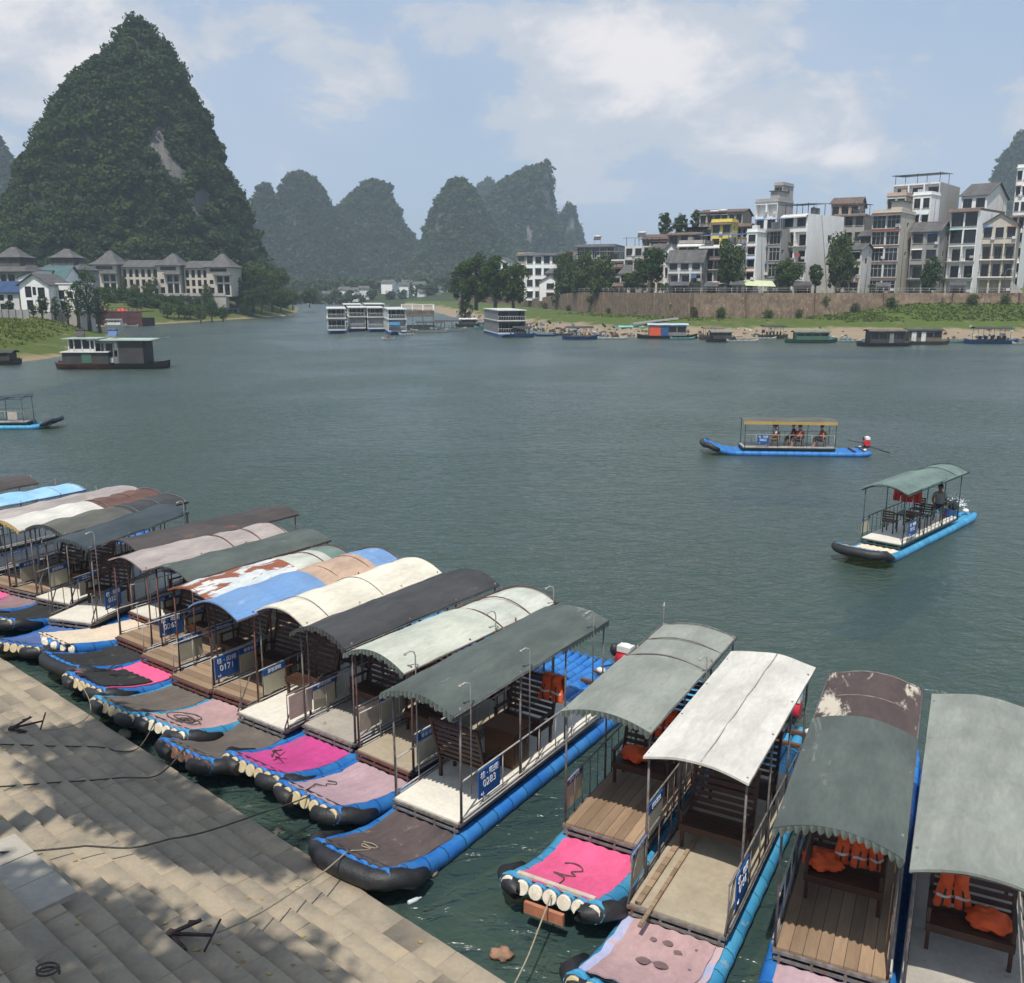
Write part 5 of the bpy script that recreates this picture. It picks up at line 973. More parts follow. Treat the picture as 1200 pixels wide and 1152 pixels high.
def skiff(px, py, L, mat, label, rz=0.0, group=SG):
    p = P(px, py, 0); t = thing('skiff', label, 'boat', p, rz, group); mb = MB(); hull(mb, L, 1.0, -.1, .35, .25); mb.build('hull', mat, t); mb = MB(); [mb.box((x*L*.2, 0, .36), (.22, .8, .05)) for x in (-1, 0, 1)]; mb.build('seat', WEATH, t); return t
for px, py, L, m_, lab in ((718,398,5.5,WH,'white flat skiff beside the blue raft boat'),(870,401,5.5,WH,'white skiff beside the small dark cabin boat'),(898,398,3.5,WH,'white float boat with an outboard left of the green boat'),(996,401,4,WH,'white skiff just left of the ramshackle houseboat'),(985,399,3.5,TURQ,'small turquoise skiff right of the green covered boat'),(1122,402,3.5,TURQ,'light skiff between the weathered houseboat and the chairs boat'),(1197,404,3,WH,'white skiff cut off by the right edge'),(580,389,4,WEATH,'brown skiff by the grey two deck boat'),(640,394,4.5,HULLB,'blue skiff right of the grey two deck boat'),(800,398,4.5,TURQ,'light blue skiff at the stern of the orange and blue houseboat'),(660,393,4,WEATH,'brown skiff drawn up right of the blue skiff'),(476,393,3,WH,'white skiff at the bow of the cruise boats')): skiff(px, py, L, m_, lab, R(len(lab) % 7 - 3))
ts = skiff(455, 398.5, 2.3, WH, 'lone white skiff with a person in the middle of the river', R(-4), None); person('person sitting in the lone white skiff', ts.location + Vector((0,0,-.15)), R(60), 'people on the rafts', SHIRTS['red'], SHIRTS['dark'], None, SKIND)
# pair of houseboats off the grassy spit
t = thing('houseboat', 'long houseboat with green roof edge and glazed cabin off the grassy spit', 'boat', P(138, 433, 0)+Vector((0,2,0)), R(-1)); mb = MB(); hull(mb, 10.4, 3.4, -.3, .65, .3); mb.build('hull', DK, t)
mb = MB(); [mb.b2((x-.06,-1.5,.6),(x+.06,-1.4,3.2)) for x in (-2.9,-1.9,-1.5,-.5,0)]; mb.b2((-2.9,-1.5,.6),(0,-1.42,1.4)); mb.b2((-2.9,-1.5,2.9),(0,-1.4,3.2)); mb.b2((-2.95,-1.4,.6),(-2.85,1.4,3.2)); mb.build('cabin', GREYB, t)
for x in (-2.4,-1.0): mb = MB(); mb.b2((x-.4,-1.36,1.4),(x+.4,-1.33,2.9)); mb.build('window', GL, t); mb = MB(); mb.b2((x-.42,-1.56,.75),(x+.42,-1.52,1.25)); mb.build('panel', WH, t)
mb = MB(); mb.b2((.1,-1.5,.6),(2.9,1.4,3.2)); mb.build('dark_cabin', DK, t)
for x in (2.9,3.6): mb = MB(); mb.tube([(x,-1.4,.6),(x,-1.4,3.3)], .05, 6); mb.build('post', DK, t)
mb = MB(); mb.b2((-3.3,-1.9,3.22),(4.0,1.7,3.36)); mb.box((4.4,-.1,3.38),(1.0,3.5,.1),0,Matrix.Rotation(R(-10),3,'Y')); mb.build('roof', M('houseboat_roof', (.42,.50,.42), (.3,.4,.33), .6, 1), t)
t = thing('houseboat', 'two level houseboat with red bow and green side beside the glazed one', 'boat', P(96, 433.5, 0)+Vector((0,2,0)), R(2)); mb = MB(); hull(mb, 7.4, 3.2, -.3, .6, .3); mb.build('hull', M('hull_red_brown', (.20,.07,.05), (.05,.03,.03), .7, .8), t)
mb = MB(); mb.b2((-2.4,-1.4,.55),(2.8,1.3,1.9)); mb.build('cabin', DK, t); mb = MB(); mb.b2((-.2,-1.46,.7),(.9,-1.42,1.8)); mb.build('side_panel', GRNB, t); mb = MB(); mb.b2((-2.5,-1.6,1.9),(2.9,1.4,2.02)); mb.build('upper_deck', WH, t)
mb = MB(); [mb.b2((x-.07,-1.3,2.0),(x+.07,-1.2,3.4)) for x in (-1.6,-1.0,-.1,.8,1.3)]; mb.b2((-1.6,-1.3,2.0),(1.3,-1.2,2.3)); mb.b2((-1.65,-1.2,2.0),(-1.55,1.2,3.4)); mb.b2((-1.6,1.0,2),(1.3,1.1,3.4)); mb.build('upper_cabin', WH, t)
for x in (-.55,.35): mb = MB(); mb.b2((x-.38,-1.22,2.3),(x+.38,-1.2,3.3)); mb.build('window', GL, t)
mb = MB(); mb.b2((-2.2,-1.7,3.4),(1.9,1.5,3.5)); mb.build('roof', M('houseboat_roof2', (.36,.42,.38), None, .6, 1), t)
for px, lab, m_ in ((95,'dark solar heater on the roof of the two level houseboat',DK),(133,'small blue heater on the roof of the glazed houseboat',HULLB)):
    q = Q(px, 404, P(138,433,0).y+2.2); mb = MB(); mb.box((0,0,.45),(1.0,.06,.8),0,Matrix.Rotation(R(-35),3,'X')); mb.tube([(-.5,.25,.8),(.5,.25,.8)], .14, 10); mb.tube([(-.4,.25,0),(-.4,.25,.8)], .03, 5); mb.tube([(.4,.25,0),(.4,.25,.8)], .03, 5); o = mb.build('solar_heater', m_); o.location = (q.x, q.y, 3.5); tag(o, lab, 'water heater')
hut_boat(-4, 428, 5, 2, 'small dark boat cut off by the left edge near the grassy spit', DK, DK, DK, 1.0, R(0)); hut_boat(133, 383.5, 5, 2.2, 'white boat moored below the red umbrellas', WH, WH, GREYB, 1.2, R(2)); hut_boat(268, 373, 9, 3, 'pale blue two tone boat moored below the wooded hill', M('boat_paleblue', (.30,.40,.48), None, .6), M('boat_paleblue2', (.26,.36,.44), None, .6), GREYB, 2.4, R(3)); hut_boat(212, 375.5, 4, 1.8, 'small orange boat below the hotel', WH, M('orange_box', (.5,.25,.08), None, .7), DK, 1.0, R(0))
for px, py, L, m_, lab in ((152,383,4,WH,'white skiff right of the white boat below the umbrellas'),(180,377,5,WEATH,'brown skiff below the hotel hedge'),(196,376,5,GREYB,'grey skiff below the hotel hedge'),(232,375,6,WEATH,'long brown skiff left of the pale blue boat'),(100,385,6,HULLB,'dark blue skiff in the inlet behind the spit')): skiff(px, py, L, m_, lab, R(len(lab) % 5 - 2), 'small boats below the hotel')
# ------------------------------------------------------------------ buildings
def wallm(name, c, c2, thr=.62, stain=(.20,.19,.17)): return M(name, c, c2, .85, .45, (1,1,.22), .2, 6, patch=(tuple((a+b)/2 for a, b in zip(stain, c2)), .8, thr-.06))
WALL = {'white': wallm('wall_white', (.83,.82,.79), (.73,.72,.69), .68, (.42,.41,.38)), 'cream': wallm('wall_cream', (.53,.48,.395), (.46,.42,.35), .66, (.38,.35,.29)), 'grey': wallm('wall_grey', (.33,.32,.30), (.25,.245,.235)), 'conc': wallm('wall_concrete', (.40,.375,.34), (.33,.31,.285), .68), 'tan': wallm('wall_tan', (.40,.32,.24), (.32,.26,.20)), 'pink': wallm('wall_pinkish', (.50,.36,.29), (.43,.32,.26)), 'yellow': wallm('wall_yellow', (.72,.58,.12), (.66,.52,.14), .7, (.4,.34,.15)), 'dark': wallm('wall_dark_wood', (.09,.065,.05), (.06,.045,.037)), 'pale': wallm('wall_pale_grey', (.62,.61,.58), (.52,.51,.49))}
TILE = M('grey_roof_tiles', (.12,.115,.11), (.075,.072,.07), .85, .8, (1,1,1), .6, 5, stripe=(0, .45, .45)); TILEB = M('brown_roof_tiles', (.16,.105,.08), (.10,.07,.055), .85, .8, bump=.5, bscale=5, stripe=(0, .45, .45)); METB = M('blue_metal_roof', (.05,.16,.42), (.04,.12,.33), .5, .6, stripe=(0, .5, .4)); METG = M('grey_metal_roof', (.10,.10,.11), (.07,.07,.075), .5, .6, stripe=(0, .5, .4)); TERRA = M('red_brick_trim', (.25,.095,.065), (.19,.075,.055), .8, 1.5)
TRIMD = M('dark_timber', (.05,.037,.03), (.035,.027,.023), .7, 2); FRAMEW = M('window_frame_pale', (.5,.49,.46), None, .6); AWNW = M('awning_white', (.66,.65,.60), (.55,.54,.5), .7, 1); SLABM = M('balcony_slab', (.40,.385,.36), (.30,.29,.27), .85, .6); MINT = M('awning_mint', (.30,.48,.44), None, .6)
def panel(mb, P0, u, n_in, w, h, ops, m=0, mrev=0):
    """wall face from P0 along u (width) and up, with rectangular openings (s0,s1,h0,h1,recess) cut as real reveals"""
    S = sorted({0, w, *[o[0] for o in ops], *[o[1] for o in ops]}); Hh = sorted({0, h, *[o[2] for o in ops], *[o[3] for o in ops]}); pt = lambda s, z, d=0: P0 + u*s + Vector((0,0,z)) + n_in*d
    for s0, s1 in zip(S[:-1], S[1:]):
        for z0, z1 in zip(Hh[:-1], Hh[1:]):
            cs, cz = (s0+s1)/2, (z0+z1)/2
            if any(o[0] < cs < o[1] and o[2] < cz < o[3] for o in ops): continue
            mb.face([pt(s0,z0), pt(s1,z0), pt(s1,z1), pt(s0,z1)], m)
    for s0, s1, z0, z1, d, *_ in ops:
        for a, b in (((s0,z0),(s1,z0)), ((s1,z0),(s1,z1)), ((s1,z1),(s0,z1)), ((s0,z1),(s0,z0))): mb.face([pt(*b), pt(*a), pt(*a, d), pt(*b, d)], mrev)
        mb.face([pt(s0,z0,d+.02), pt(s1,z0,d+.02), pt(s1,z1,d+.02), pt(s0,z1,d+.02)], mrev)
def window(parent, P0, u, n_in, s0, s1, z0, z1, d, fm, bars=2, glass=None):
    mb = MB(); pt = lambda s, z, dd: P0 + u*s + Vector((0,0,z)) + n_in*dd; g = glass or glassmat()
    mb.face([pt(s0,z0,d), pt(s1,z0,d), pt(s1,z1,d), pt(s0,z1,d)], 0)
    def bar(a0, a1, b0, b1):
        q = [pt(a0,b0,d-.05), pt(a1,b0,d-.05), pt(a1,b1,d-.05), pt(a0,b1,d-.05)]; q2 = [pt(a0,b0,d-.003), pt(a1,b0,d-.003), pt(a1,b1,d-.003), pt(a0,b1,d-.003)]
        mb.face(q, 1); [mb.face([q[i], q2[i], q2[(i+1)%4], q[(i+1)%4]], 1) for i in range(4)]
    t = .07; bar(s0,s1,z0,z0+t); bar(s0,s1,z1-t,z1); bar(s0,s0+t,z0,z1); bar(s1-t,s1,z0,z1)
    for k in range(1, bars): x = s0+(s1-s0)*k/bars; bar(x-t/2,x+t/2,z0,z1)
    if z1-z0 > 1.6: bar(s0,s1,z0+(z1-z0)*.68-t/2,z0+(z1-z0)*.68+t/2)
    return mb.build('window', [g, fm], parent)
def hip(mb, x0, x1, y0, y1, z0, h, over=.6, ridge=.5, m=0):
    x0 -= over; x1 += over; y0 -= over; y1 += over; cy = (y0+y1)/2; r = (x1-x0)*ridge/2; cx = (x0+x1)/2
    def prof(f): return z0 + h*f**1.35            # swept eaves
    rings = []
    for f in (0, .25, .5, .75, 1): a0, a1 = x0+(cx-r-x0)*f, x1+(cx+r-x1)*f; b0, b1 = y0+(cy-y0)*f*.98, y1+(cy-y1)*f*.98; z = prof(f); rings.append([(a0,b0,z),(a1,b0,z),(a1,b1,z),(a0,b1,z)])
    for p, q in zip(rings[:-1], rings[1:]): [mb.face([p[i], p[(i+1)%4], q[(i+1)%4], q[i]], m) for i in range(4)]
    mb.face(rings[-1], m); mb.face([(x,y,z-.12) for x,y,z in rings[0]][::-1], m); [mb.face([Vector(rings[0][i])-Vector((0,0,.12)), Vector(rings[0][(i+1)%4])-Vector((0,0,.12)), rings[0][(i+1)%4], rings[0][i]], m) for i in range(4)]
def gable(mb, x0, x1, y0, y1, z0, h, along='x', over=.5, m=0, mw=1):
    if along == 'x': ym = (y0+y1)/2; A = [(x0-over,y0-over,z0-over*h/((y1-y0)/2)),(x0-over,ym,z0+h),(x0-over,y1+over,z0-over*h/((y1-y0)/2))]; B = [(x1+over,y,z) for _,y,z in A]; ends = [[(x0,y0,z0),(x0,ym,z0+h-.08),(x0,y1,z0)], [(x1,y0,z0),(x1,y1,z0),(x1,ym,z0+h-.08)]]
    else: xm = (x0+x1)/2; A = [(x0-over,y0-over,z0-over*h/((x1-x0)/2)),(xm,y0-over,z0+h),(x1+over,y0-over,z0-over*h/((x1-x0)/2))]; B = [(x,y1+over,z) for x,_,z in A]; ends = [[(x0,y0,z0),(x1,y0,z0),(xm,y0,z0+h-.08)], [(x0,y1,z0),(xm,y1,z0+h-.08),(x1,y1,z0)]]
    up = Vector((0,0,.14)); A = [Vector(p) for p in A]; B = [Vector(p) for p in B]
    for i in (0, 1): mb.face([A[i]+up, B[i]+up, B[i+1]+up, A[i+1]+up], m); mb.face([A[i+1], B[i+1], B[i], A[i]], m)
    for q in (A, B): [mb.face([q[i], q[i+1], q[i+1]+up, q[i]+up], m) for i in (0, 1)]
    for i in (0, 2): mb.face([A[i], B[i], B[i]+up, A[i]+up], m)
    for e in ends: mb.face(e, mw)
BG = 'houses above the far right bank'
def building(label, xL, xC, xR, Y, ytop, floors, wall='white', cols=2, a=45, roof='flat', trim=None, side=(), frame=None, group=BG, base=None, rh=1.6, roofm=None, swall=None, clutter=(), name='town_house', slabm=None, depth=None):
    Y = bankY(xC, Y); aa = R(a); C = Q(xC, 300, Y); kL, kR = Q(xL, 300, 1).x, Q(xR, 300, 1).x
    W = max(2.2, (C.x - kL*Y)/(math.cos(aa) + kL*math.sin(aa))); D = (kR*Y - C.x)/max(.12, (math.sin(aa) - kR*math.cos(aa))); D = depth or min(16, max(5.0, D))
    z0 = (ground(C.x, Y) if base is None else base) - .3; h = Q(xC, ytop, Y).z - z0; t = thing(name, label, 'house', (C.x, Y, z0), -aa, group)
    U, V_ = Vector((1,0,0)), Vector((0,1,0)); P0 = Vector((-W,0,0)); wm = WALL[wall]; sm = WALL[swall or wall]; fm = frame or TRIMD; floors = list(floors)
    while h/len(floors) > 3.9: floors.insert(1, floors[min(1, len(floors)-1)])
    while h/len(floors) < 2.3 and len(floors) > 1: floors.pop(0)
    nf = len(floors); fh = h/nf; ops = []; wins = []; bals = []
    for i, ty in enumerate(floors):
        zb = i*fh
        if ty == 'win':
            for k in range(cols): c = W*(k+.5)/cols; ww = min(.70*W/cols, 2.3)/2; ops.append((c-ww,c+ww,zb+fh*.24,zb+fh*.82,.16)); wins.append((*ops[-1], 2))
        elif ty == 'glass':
            for k in range(cols): s0, s1 = W*k/cols+.16, W*(k+1)/cols-.16; ops.append((s0,s1,zb+fh*.08,zb+fh*.88,.22)); wins.append((*ops[-1], 3))
        elif ty == 'bal':
            for k in range(cols): s0, s1 = W*k/cols+.15, W*(k+1)/cols-.15; ops.append((s0,s1,zb+.12,zb+fh*.90,1.25)); c = (s0+s1)/2; ww = (s1-s0)*.34; wins.append((c-ww,c+ww,zb+.14,zb+fh*.74,1.22,2))
            bals.append(zb)
        elif ty == 'open':
            for k in range(cols): s0, s1 = W*k/cols+.18, W*(k+1)/cols-.18; ops.append((s0,s1,zb+.15,zb+fh*.84,1.6))
    mb = MB(); panel(mb, P0, U, V_, W, h, ops, 0, 0); sops = []; rs_ = random.Random(label+'s'); side = side or ([(rs_.uniform(.2,.8), (i+.6)/nf, rs_.choice((.7,.9,1.2))) for i in range(nf) if rs_.random() < .6] if 'blank' not in label and 'plain' not in label and D > 4 else ())
    for f, hh, ww in side: sops.append((D*f-ww/2, D*f+ww/2, h*hh-.55, h*hh+.55, .15))
    panel(mb, Vector((0,0,0)), V_, -U, D, h, sops, 1, 1)
    mb.face([(-W,D,0),(-W,0,0),(-W,0,h),(-W,D,h)]); mb.face([(0,D,0),(-W,D,0),(-W,D,h),(0,D,h)]); mb.face([(-W,0,h),(0,0,h),(0,D,h),(-W,D,h)])
    wo = mb.build('wall', [wm, sm], t)
    for s0, s1, zb, zt, d, bars in wins: window(t, P0, U, V_, s0, s1, zb, zt, d-.01, fm, bars)
    rw_ = random.Random(label+'c')
    for s0, s1, zb, zt, d, bars in wins:
        if d < .3 and rw_.random() < .5:
            m3 = MB(); x0_, x1_ = s0-W-.12, s1-W+.12; m3.face([(x0_,-.55,zt+.02),(x1_,-.55,zt+.02),(x1_,-.01,zt+.26),(x0_,-.01,zt+.26)]); m3.face([(x0_,-.01,zt+.22),(x1_,-.01,zt+.22),(x1_,-.55,zt-.02),(x0_,-.55,zt-.02)]); m3.build('window_canopy', (METB, METG, MINT, AWNW, TERRA)[rw_.randint(0,4)], t)
        if d < .3: m3 = MB(); m3.b2((s0-W-.1,-.14,zb-.10),(s1-W+.1,-.004,zb-.015)); m3.build('window_sill', SLABM, t)
    for s0, s1, zb, zt, d in sops: window(t, Vector((0,0,0)), V_, -U, s0, s1, zb, zt, d-.01, fm, 2)
    for zb in bals:
        mb = MB(); mb.b2((-W-.1,-.55,zb-.12),(.1,-.012,zb+.06)); mb.build('balcony_slab', slabm or SLABM, t); mb = MB(); zr = zb+.95; rb = random.Random(label+str(zb))
        if rb.random() < .6:
            m3 = MB(); x0_ = -W*rb.random(); [m3.ball((x0_+k_*.2, -.35, zb+.35+.3*rb.random()), (.22,.18,.3), 7, 5) for k_ in range(3)]; m3.build('balcony_plant', LEAFS['mid'], t)
        if rb.random() < .45:
            m3 = MB(); xs_ = -W*rb.uniform(.2,.9); [m3.b2((xs_+k_*.45,-.58,zb+1.2),(xs_+k_*.45+.36,-.56,zb+2.0)) for k_ in range(3)]; m3.build('laundry', M(*rb.choice((('laundry_blue',(.12,.2,.4)),('laundry_red',(.4,.1,.09)),('laundry_white',(.65,.65,.62))))), t)
        mb.b2((-W-.05,-.52,zr-.05),(.05,-.47,zr)); [mb.b2((x-.02,-.51,zb+.06),(x+.02,-.48,zr-.05)) for x in [-W+W*k/11 for k in range(12)]]; mb.build('balcony_railing', fm, t)
    if trim is not None:
        mb = MB(); [mb.b2((-W-.14,-.20,i*fh-.10),(.14,-.008,i*fh+.10)) for i in range(1, nf+1)]; mb.build('floor_band', trim, t)
    rm = roofm or TILE; mb = MB()
    if roof == 'flat': mb.b2((-W-.18,-.18,h+.004),(.18,D+.1,h+.16)); [mb.b2(p, q) for p, q in (((-W,0,h+.16),(0,.14,h+.75)),((-.14,.14,h+.16),(0,D,h+.75)),((-W,.14,h+.16),(-W+.14,D,h+.75)))]; mb.build('parapet', [sm], t)
    elif roof == 'gable_u': gable(mb, -W, 0, 0, D, h+.005, rh, 'x'); mb.build('roof', [rm, sm], t)
    elif roof == 'gable_v': gable(mb, -W, 0, 0, D, h+.005, rh, 'y'); mb.build('roof', [rm, wm], t)
    elif roof == 'pent': mb.face([(-W-.5,-.9,h-.25),(.3,-.9,h-.25),(.3,.6,h+.55),(-W-.5,.6,h+.55)]); mb.face([(-W-.5,.6,h+.45),(.3,.6,h+.45),(.3,-.9,h-.35),(-W-.5,-.9,h-.35)]); mb.face([(-W-.5,-.9,h-.35),(.3,-.9,h-.35),(.3,-.9,h-.25),(-W-.5,-.9,h-.25)]); mb.b2((-W,.6,h+.01),(0,D,h+.5)); mb.build('roof', [rm], t)
    if roof == 'shed' or 'shed' in clutter:
        Dc = min(D, 8.0); m2 = MB(); [m2.b2((x-.05,y-.05,h+.02),(x+.05,y+.05,h+2.3)) for x in (-W+.3,-W/2,-.3) for y in (.4,Dc-.6)]; m2.build('roof_post', TRIMD, t)
        m2 = MB(); q = [(-W-.4,-.7,h+2.0),(.3,-.7,h+2.0),(.3,Dc+.2,h+2.5),(-W-.4,Dc+.2,h+2.5)]; m2.face(q); m2.face([(x,y,z-.1) for x,y,z in q][::-1]); [m2.face([q[i], (q[i][0],q[i][1],q[i][2]-.1), (q[(i+1)%4][0],q[(i+1)%4][1],q[(i+1)%4][2]-.1), q[(i+1)%4]]) for i in range(4)]; m2.build('canopy', roofm or METG, t)
    rr = random.Random(label)
    for k in range(rr.randint(2, 4)):                  # air conditioners and drain pipes
        fl = rr.randint(0, max(0, nf-1)); c_ = W*rr.randint(1, cols)/cols - .05; z_ = fl*fh + fh*rr.uniform(.12, .22)
        m2 = MB(); m2.box((-W+min(c_, W-.5), -.20, z_+.3), (.75, .36, .55)); m2.build('air_conditioner', WALL['pale'], t)
    for x_ in ((-W+.12,) if rr.random() < .5 else (-.12, -W+.12)): m2 = MB(); m2.tube([(x_, -.09, .1), (x_, -.09, h-.3)], .055, 6); m2.build('drain_pipe', SLABM, t)
    m2 = MB(); m2.tube([(.08, D*rr.uniform(.3,.8), .1), (.08, D*rr.uniform(.3,.8), h-.2)], .05, 6); m2.build('drain_pipe', STEEL, t)
    if rr.random() < .6 and roof in ('flat', 'shed'):
        m2 = MB(); xx = -W*rr.uniform(.25,.75); m2.box((xx, D*.45, h+.85), (1.1, 1.5, 1.4)); m2.tube([(xx, D*.45, h+1.5), (xx, D*.45, h+3.2)], .03, 5); m2.build('rooftop_shed', WALL[rr.choice(('grey','tan','pale'))], t)
    re_ = random.Random(label+'e')
    if roof in ('flat', 'shed', 'pent') and re_.random() < .65:      # tiled eave strip over one of the floors
        k_ = nf if re_.random() < .5 else re_.randint(1, nf); ze = k_*fh - .12; m2 = MB(); q = [(-W-.35,-.95,ze-.42),(.3,-.95,ze-.42),(.3,-.02,ze),(-W-.35,-.02,ze)]; m2.face(q); m2.face([(x,y,z-.1) for x,y,z in q][::-1]); m2.face([q[0], (q[0][0],q[0][1],q[0][2]-.1), (q[1][0],q[1][1],q[1][2]-.1), q[1]]); m2.build('tiled_eave', (TILE, TILEB)[re_.randint(0,1)], t)
    for c in clutter:
        if c == 'awning': m2 = MB(); m2.face([(-W-.1,-1.0,h-.55),(.1,-1.0,h-.55),(.1,-.03,h-.1),(-W-.1,-.03,h-.1)]); m2.face([(-W-.1,-1.0,h-.55),(.1,-1.0,h-.55),(.1,-1.0,h-.8),(-W-.1,-1.0,h-.8)]); m2.build('awning', AWNW, t)
        if c == 'tank': m2 = MB(); m2.tube([(-W*.4,D*.4,h+.2),(-W*.4,D*.4,h+1.5)], .55, 14); m2.ball((-W*.4,D*.4,h+1.5), (.55,.55,.25)); m2.build('water_tank', FRAMEW, t)
        if c == 'stair': m2 = MB(); [m2.b2((.0+k*.3,-1.4,0),(.3+k*.3,-.2,2.7-k*.3)) for k in range(9)]; m2.build('outside_stair', SLABM, t)
        if c == 'hut': m2 = MB(); m2.b2((-W*.45,D*.15,h+.17),(-.3,D*.7,h+2.4)); m2.build('roof_hut', sm, t); m2 = MB(); m2.b2((-W*.5,D*.1,h+2.4),(-.1,D*.75,h+2.55)); m2.build('hut_roof', TILE, t)
    return t
def solar(px, py, Y, z, label):
    Y = bankY(px, Y); q = Q(px, py, Y); t = thing('solar_heater', label, 'water heater', (q.x, Y, z), R(-20)); mb = MB(); mb.box((0,0,.75),(2.0,.08,1.5),0,Matrix.Rotation(R(-48),3,'X')); mb.build('collector', DK, t); mb = MB(); mb.tube([(-1.1,.55,1.35),(1.1,.55,1.35)], .28, 12); mb.build('tank', WH, t); mb = MB(); [mb.tube([(x,.55,-.8),(x,.55,1.1)], .04, 5) for x in (-.9,.9)]; mb.build('stand', STEEL, t)
building('cream house with gabled tile roof and white balconies at the right edge', 1148, 1189, 1216, 187, 262, ['open','bal','bal','win'], 'cream', 3, 30, 'gable_v', rh=2.2, clutter=('stair',), slabm=WALL['white'])
building('tall house with dark timber bays, red tile eave and blank white side wall', 1110, 1142, 1186, 188, 246, ['open','bal','bal','glass','glass'], 'white', 2, 45, 'pent', roofm=TILEB, clutter=('stair',) if False else ())
building('white gabled house showing above the blank white wall', 1120, 1150, 1182, 206, 228, ['win','win','win','win','win','win'], 'white', 2, 42, 'gable_u', rh=3.2)
building('plain white tower block with small windows at the right edge', 1181, 1196, 1232, 202, 196, ['win']*8, 'white', 2, 40, 'flat', side=((.3,.93,1.6),(.15,.8,1),(.5,.8,1),(.15,.66,1),(.5,.66,1),(.3,.5,1)))
building('grey house with low tile roof behind the round bank tree', 1066, 1099, 1111, 189, 270, ['open','bal','win','win'], 'grey', 2, 40, 'gable_u', rh=2.0)
building('narrow white house with dark shuttered windows', 1064, 1085, 1094, 195, 228, ['open','win','win','win','win'], 'white', 2, 45, 'flat')
building('tall concrete block with blank end wall and white balconies', 1040, 1094, 1122, 206, 213, ['win','bal','bal','bal','bal','bal'], 'white', 3, 40, 'shed', swall='conc', slabm=WALL['white'], roofm=METG)
building('glazed house with red floor bands and cream side wall', 1019, 1052, 1069, 188, 249, ['glass','glass','glass','glass','glass'], 'pale', 2, 38, 'flat', trim=TERRA, frame=FRAMEW, swall='cream', side=((.5,.86,1.6),(.5,.5,1.4)), clutter=('hut',), roofm=TERRA)
building('small pinkish house on the roof line behind the glazed house', 1034, 1056, 1064, 201, 229, ['win']*5+['win'], 'pink', 2, 35, 'flat', roofm=TERRA)
building('small weathered cream house beside the feathery tree', 996, 1010, 1022, 187, 292, ['win','win','win'], 'cream', 1, 42, 'gable_u', side=((.45,.75,1.2),), swall='pale', rh=1.2)
building('grey concrete house with stepped roofs behind the weathered cream house', 974, 1010, 1032, 204, 250, ['win','win','win','win'], 'conc', 3, 30, 'shed', roofm=TILEB)
building('brown roofed house with pink wall on the skyline', 970, 1003, 1040, 220, 238, ['win']*4+['win'], 'pink', 3, 25, 'gable_u', roofm=TILEB, rh=2.0)
building('house with stained white side wall and two rows of balconies', 915, 944, 986, 189, 250, ['open','win','bal','bal','win'], 'white', 2, 47, 'shed', side=((.62,.72,1.5),), roofm=METG, clutter=('awning','tank'))
building('grey framed glass house under a blue roof', 886, 914, 924, 189, 268, ['open','glass','glass','glass'], 'grey', 2, 42, 'shed', roofm=METB, frame=FRAMEW, clutter=('awning',) if False else ())
building('narrow white stair tower with one arched window per floor', 874, 886, 891, 187, 272, ['win']*5, 'white', 1, 40, 'flat')
building('unfinished concrete frame building with open top storey', 882, 908, 926, 205, 236, ['win','win','win','win','open'], 'white', 2, 40, 'flat', swall='conc', clutter=('hut',))
building('concrete stair tower on top of the unfinished frame building', 905, 913, 925, 210, 217, ['win']*7, 'conc', 1, 40, 'flat')
building('dark house with white awning behind the drooping tree', 821, 868, 877, 191, 286, ['open','bal','bal','glass'], 'pale', 3, 34, 'shed', roofm=METB, clutter=('awning',))
building('bright yellow rooftop house', 832, 856, 863, 206, 260, ['win','win','win','win','win'], 'yellow', 2, 30, 'flat')
building('long brown house with a row of small windows on the hill top', 818, 868, 900, 222, 248, ['win','win','win'], 'tan', 6, 22, 'gable_u', roofm=TILEB, rh=1.2)
building('old tan house with rusty sheet roof up the slope', 782, 822, 834, 210, 272, ['win','win','win'], 'tan', 3, 25, 'shed', roofm=METG)
building('grey brown house stepped below the old tan house', 795, 825, 836, 201, 285, ['win','win','win'], 'conc', 3, 28, 'flat', clutter=('awning',))
building('house with bright white gable wall facing the river', 777, 795, 806, 204, 294, ['win','win','win'], 'white', 1, 12, 'gable_v', rh=2.0)
building('dark timber house with long balconies and a white gable', 783, 823, 830, 190, 306, ['open','bal','win'], 'pale', 3, 25, 'gable_u', rh=2.4, slabm=TRIMD)
building('small front house with white gable over the wide balconies', 808, 824, 828, 194, 300, ['win','win','win'], 'white', 1, 12, 'gable_v', rh=1.6)
building('pale house with blue awnings beside the round dark tree', 727, 748, 764, 193, 320, ['win','win'], 'pale', 2, 30, 'gable_u', rh=2.0)
building('two storey pale house with red brick balcony behind the round dark tree', 732, 764, 776, 206, 288, ['win','bal','win'], 'pale', 3, 25, 'shed', roofm=METG, clutter=('tank',))
building('long glazed rooftop house with dark flat roof', 676, 720, 732, 218, 288, ['win','win','glass'], 'grey', 5, 18, 'pent', roofm=METG, frame=FRAMEW)
building('white house with overhanging balcony under a dark roof', 700, 732, 742, 204, 304, ['win','bal'], 'white', 2, 22, 'shed', roofm=METG)
building('small house with white gable near the grey two deck boat', 632, 658, 668, 206, 330, ['win','win'], 'white', 1, 14, 'gable_v', rh=1.9)
building('white and tan house stacked above the small gabled house', 614, 652, 664, 218, 316, ['win','win'], 'white', 3, 20, 'flat', swall='tan')
building('tan block house with a plain end wall above the stacked houses', 624, 644, 660, 226, 306, ['win','win'], 'tan', 2, 35, 'flat')
building('long low white house with black roof on the ridge', 616, 676, 700, 236, 298, ['win','win'], 'white', 6, 15, 'pent', roofm=METG)
building('small white house half hidden by the left tree clump', 580, 596, 602, 232, 306, ['win','win'], 'white', 2, 20, 'gable_v', rh=1.4)
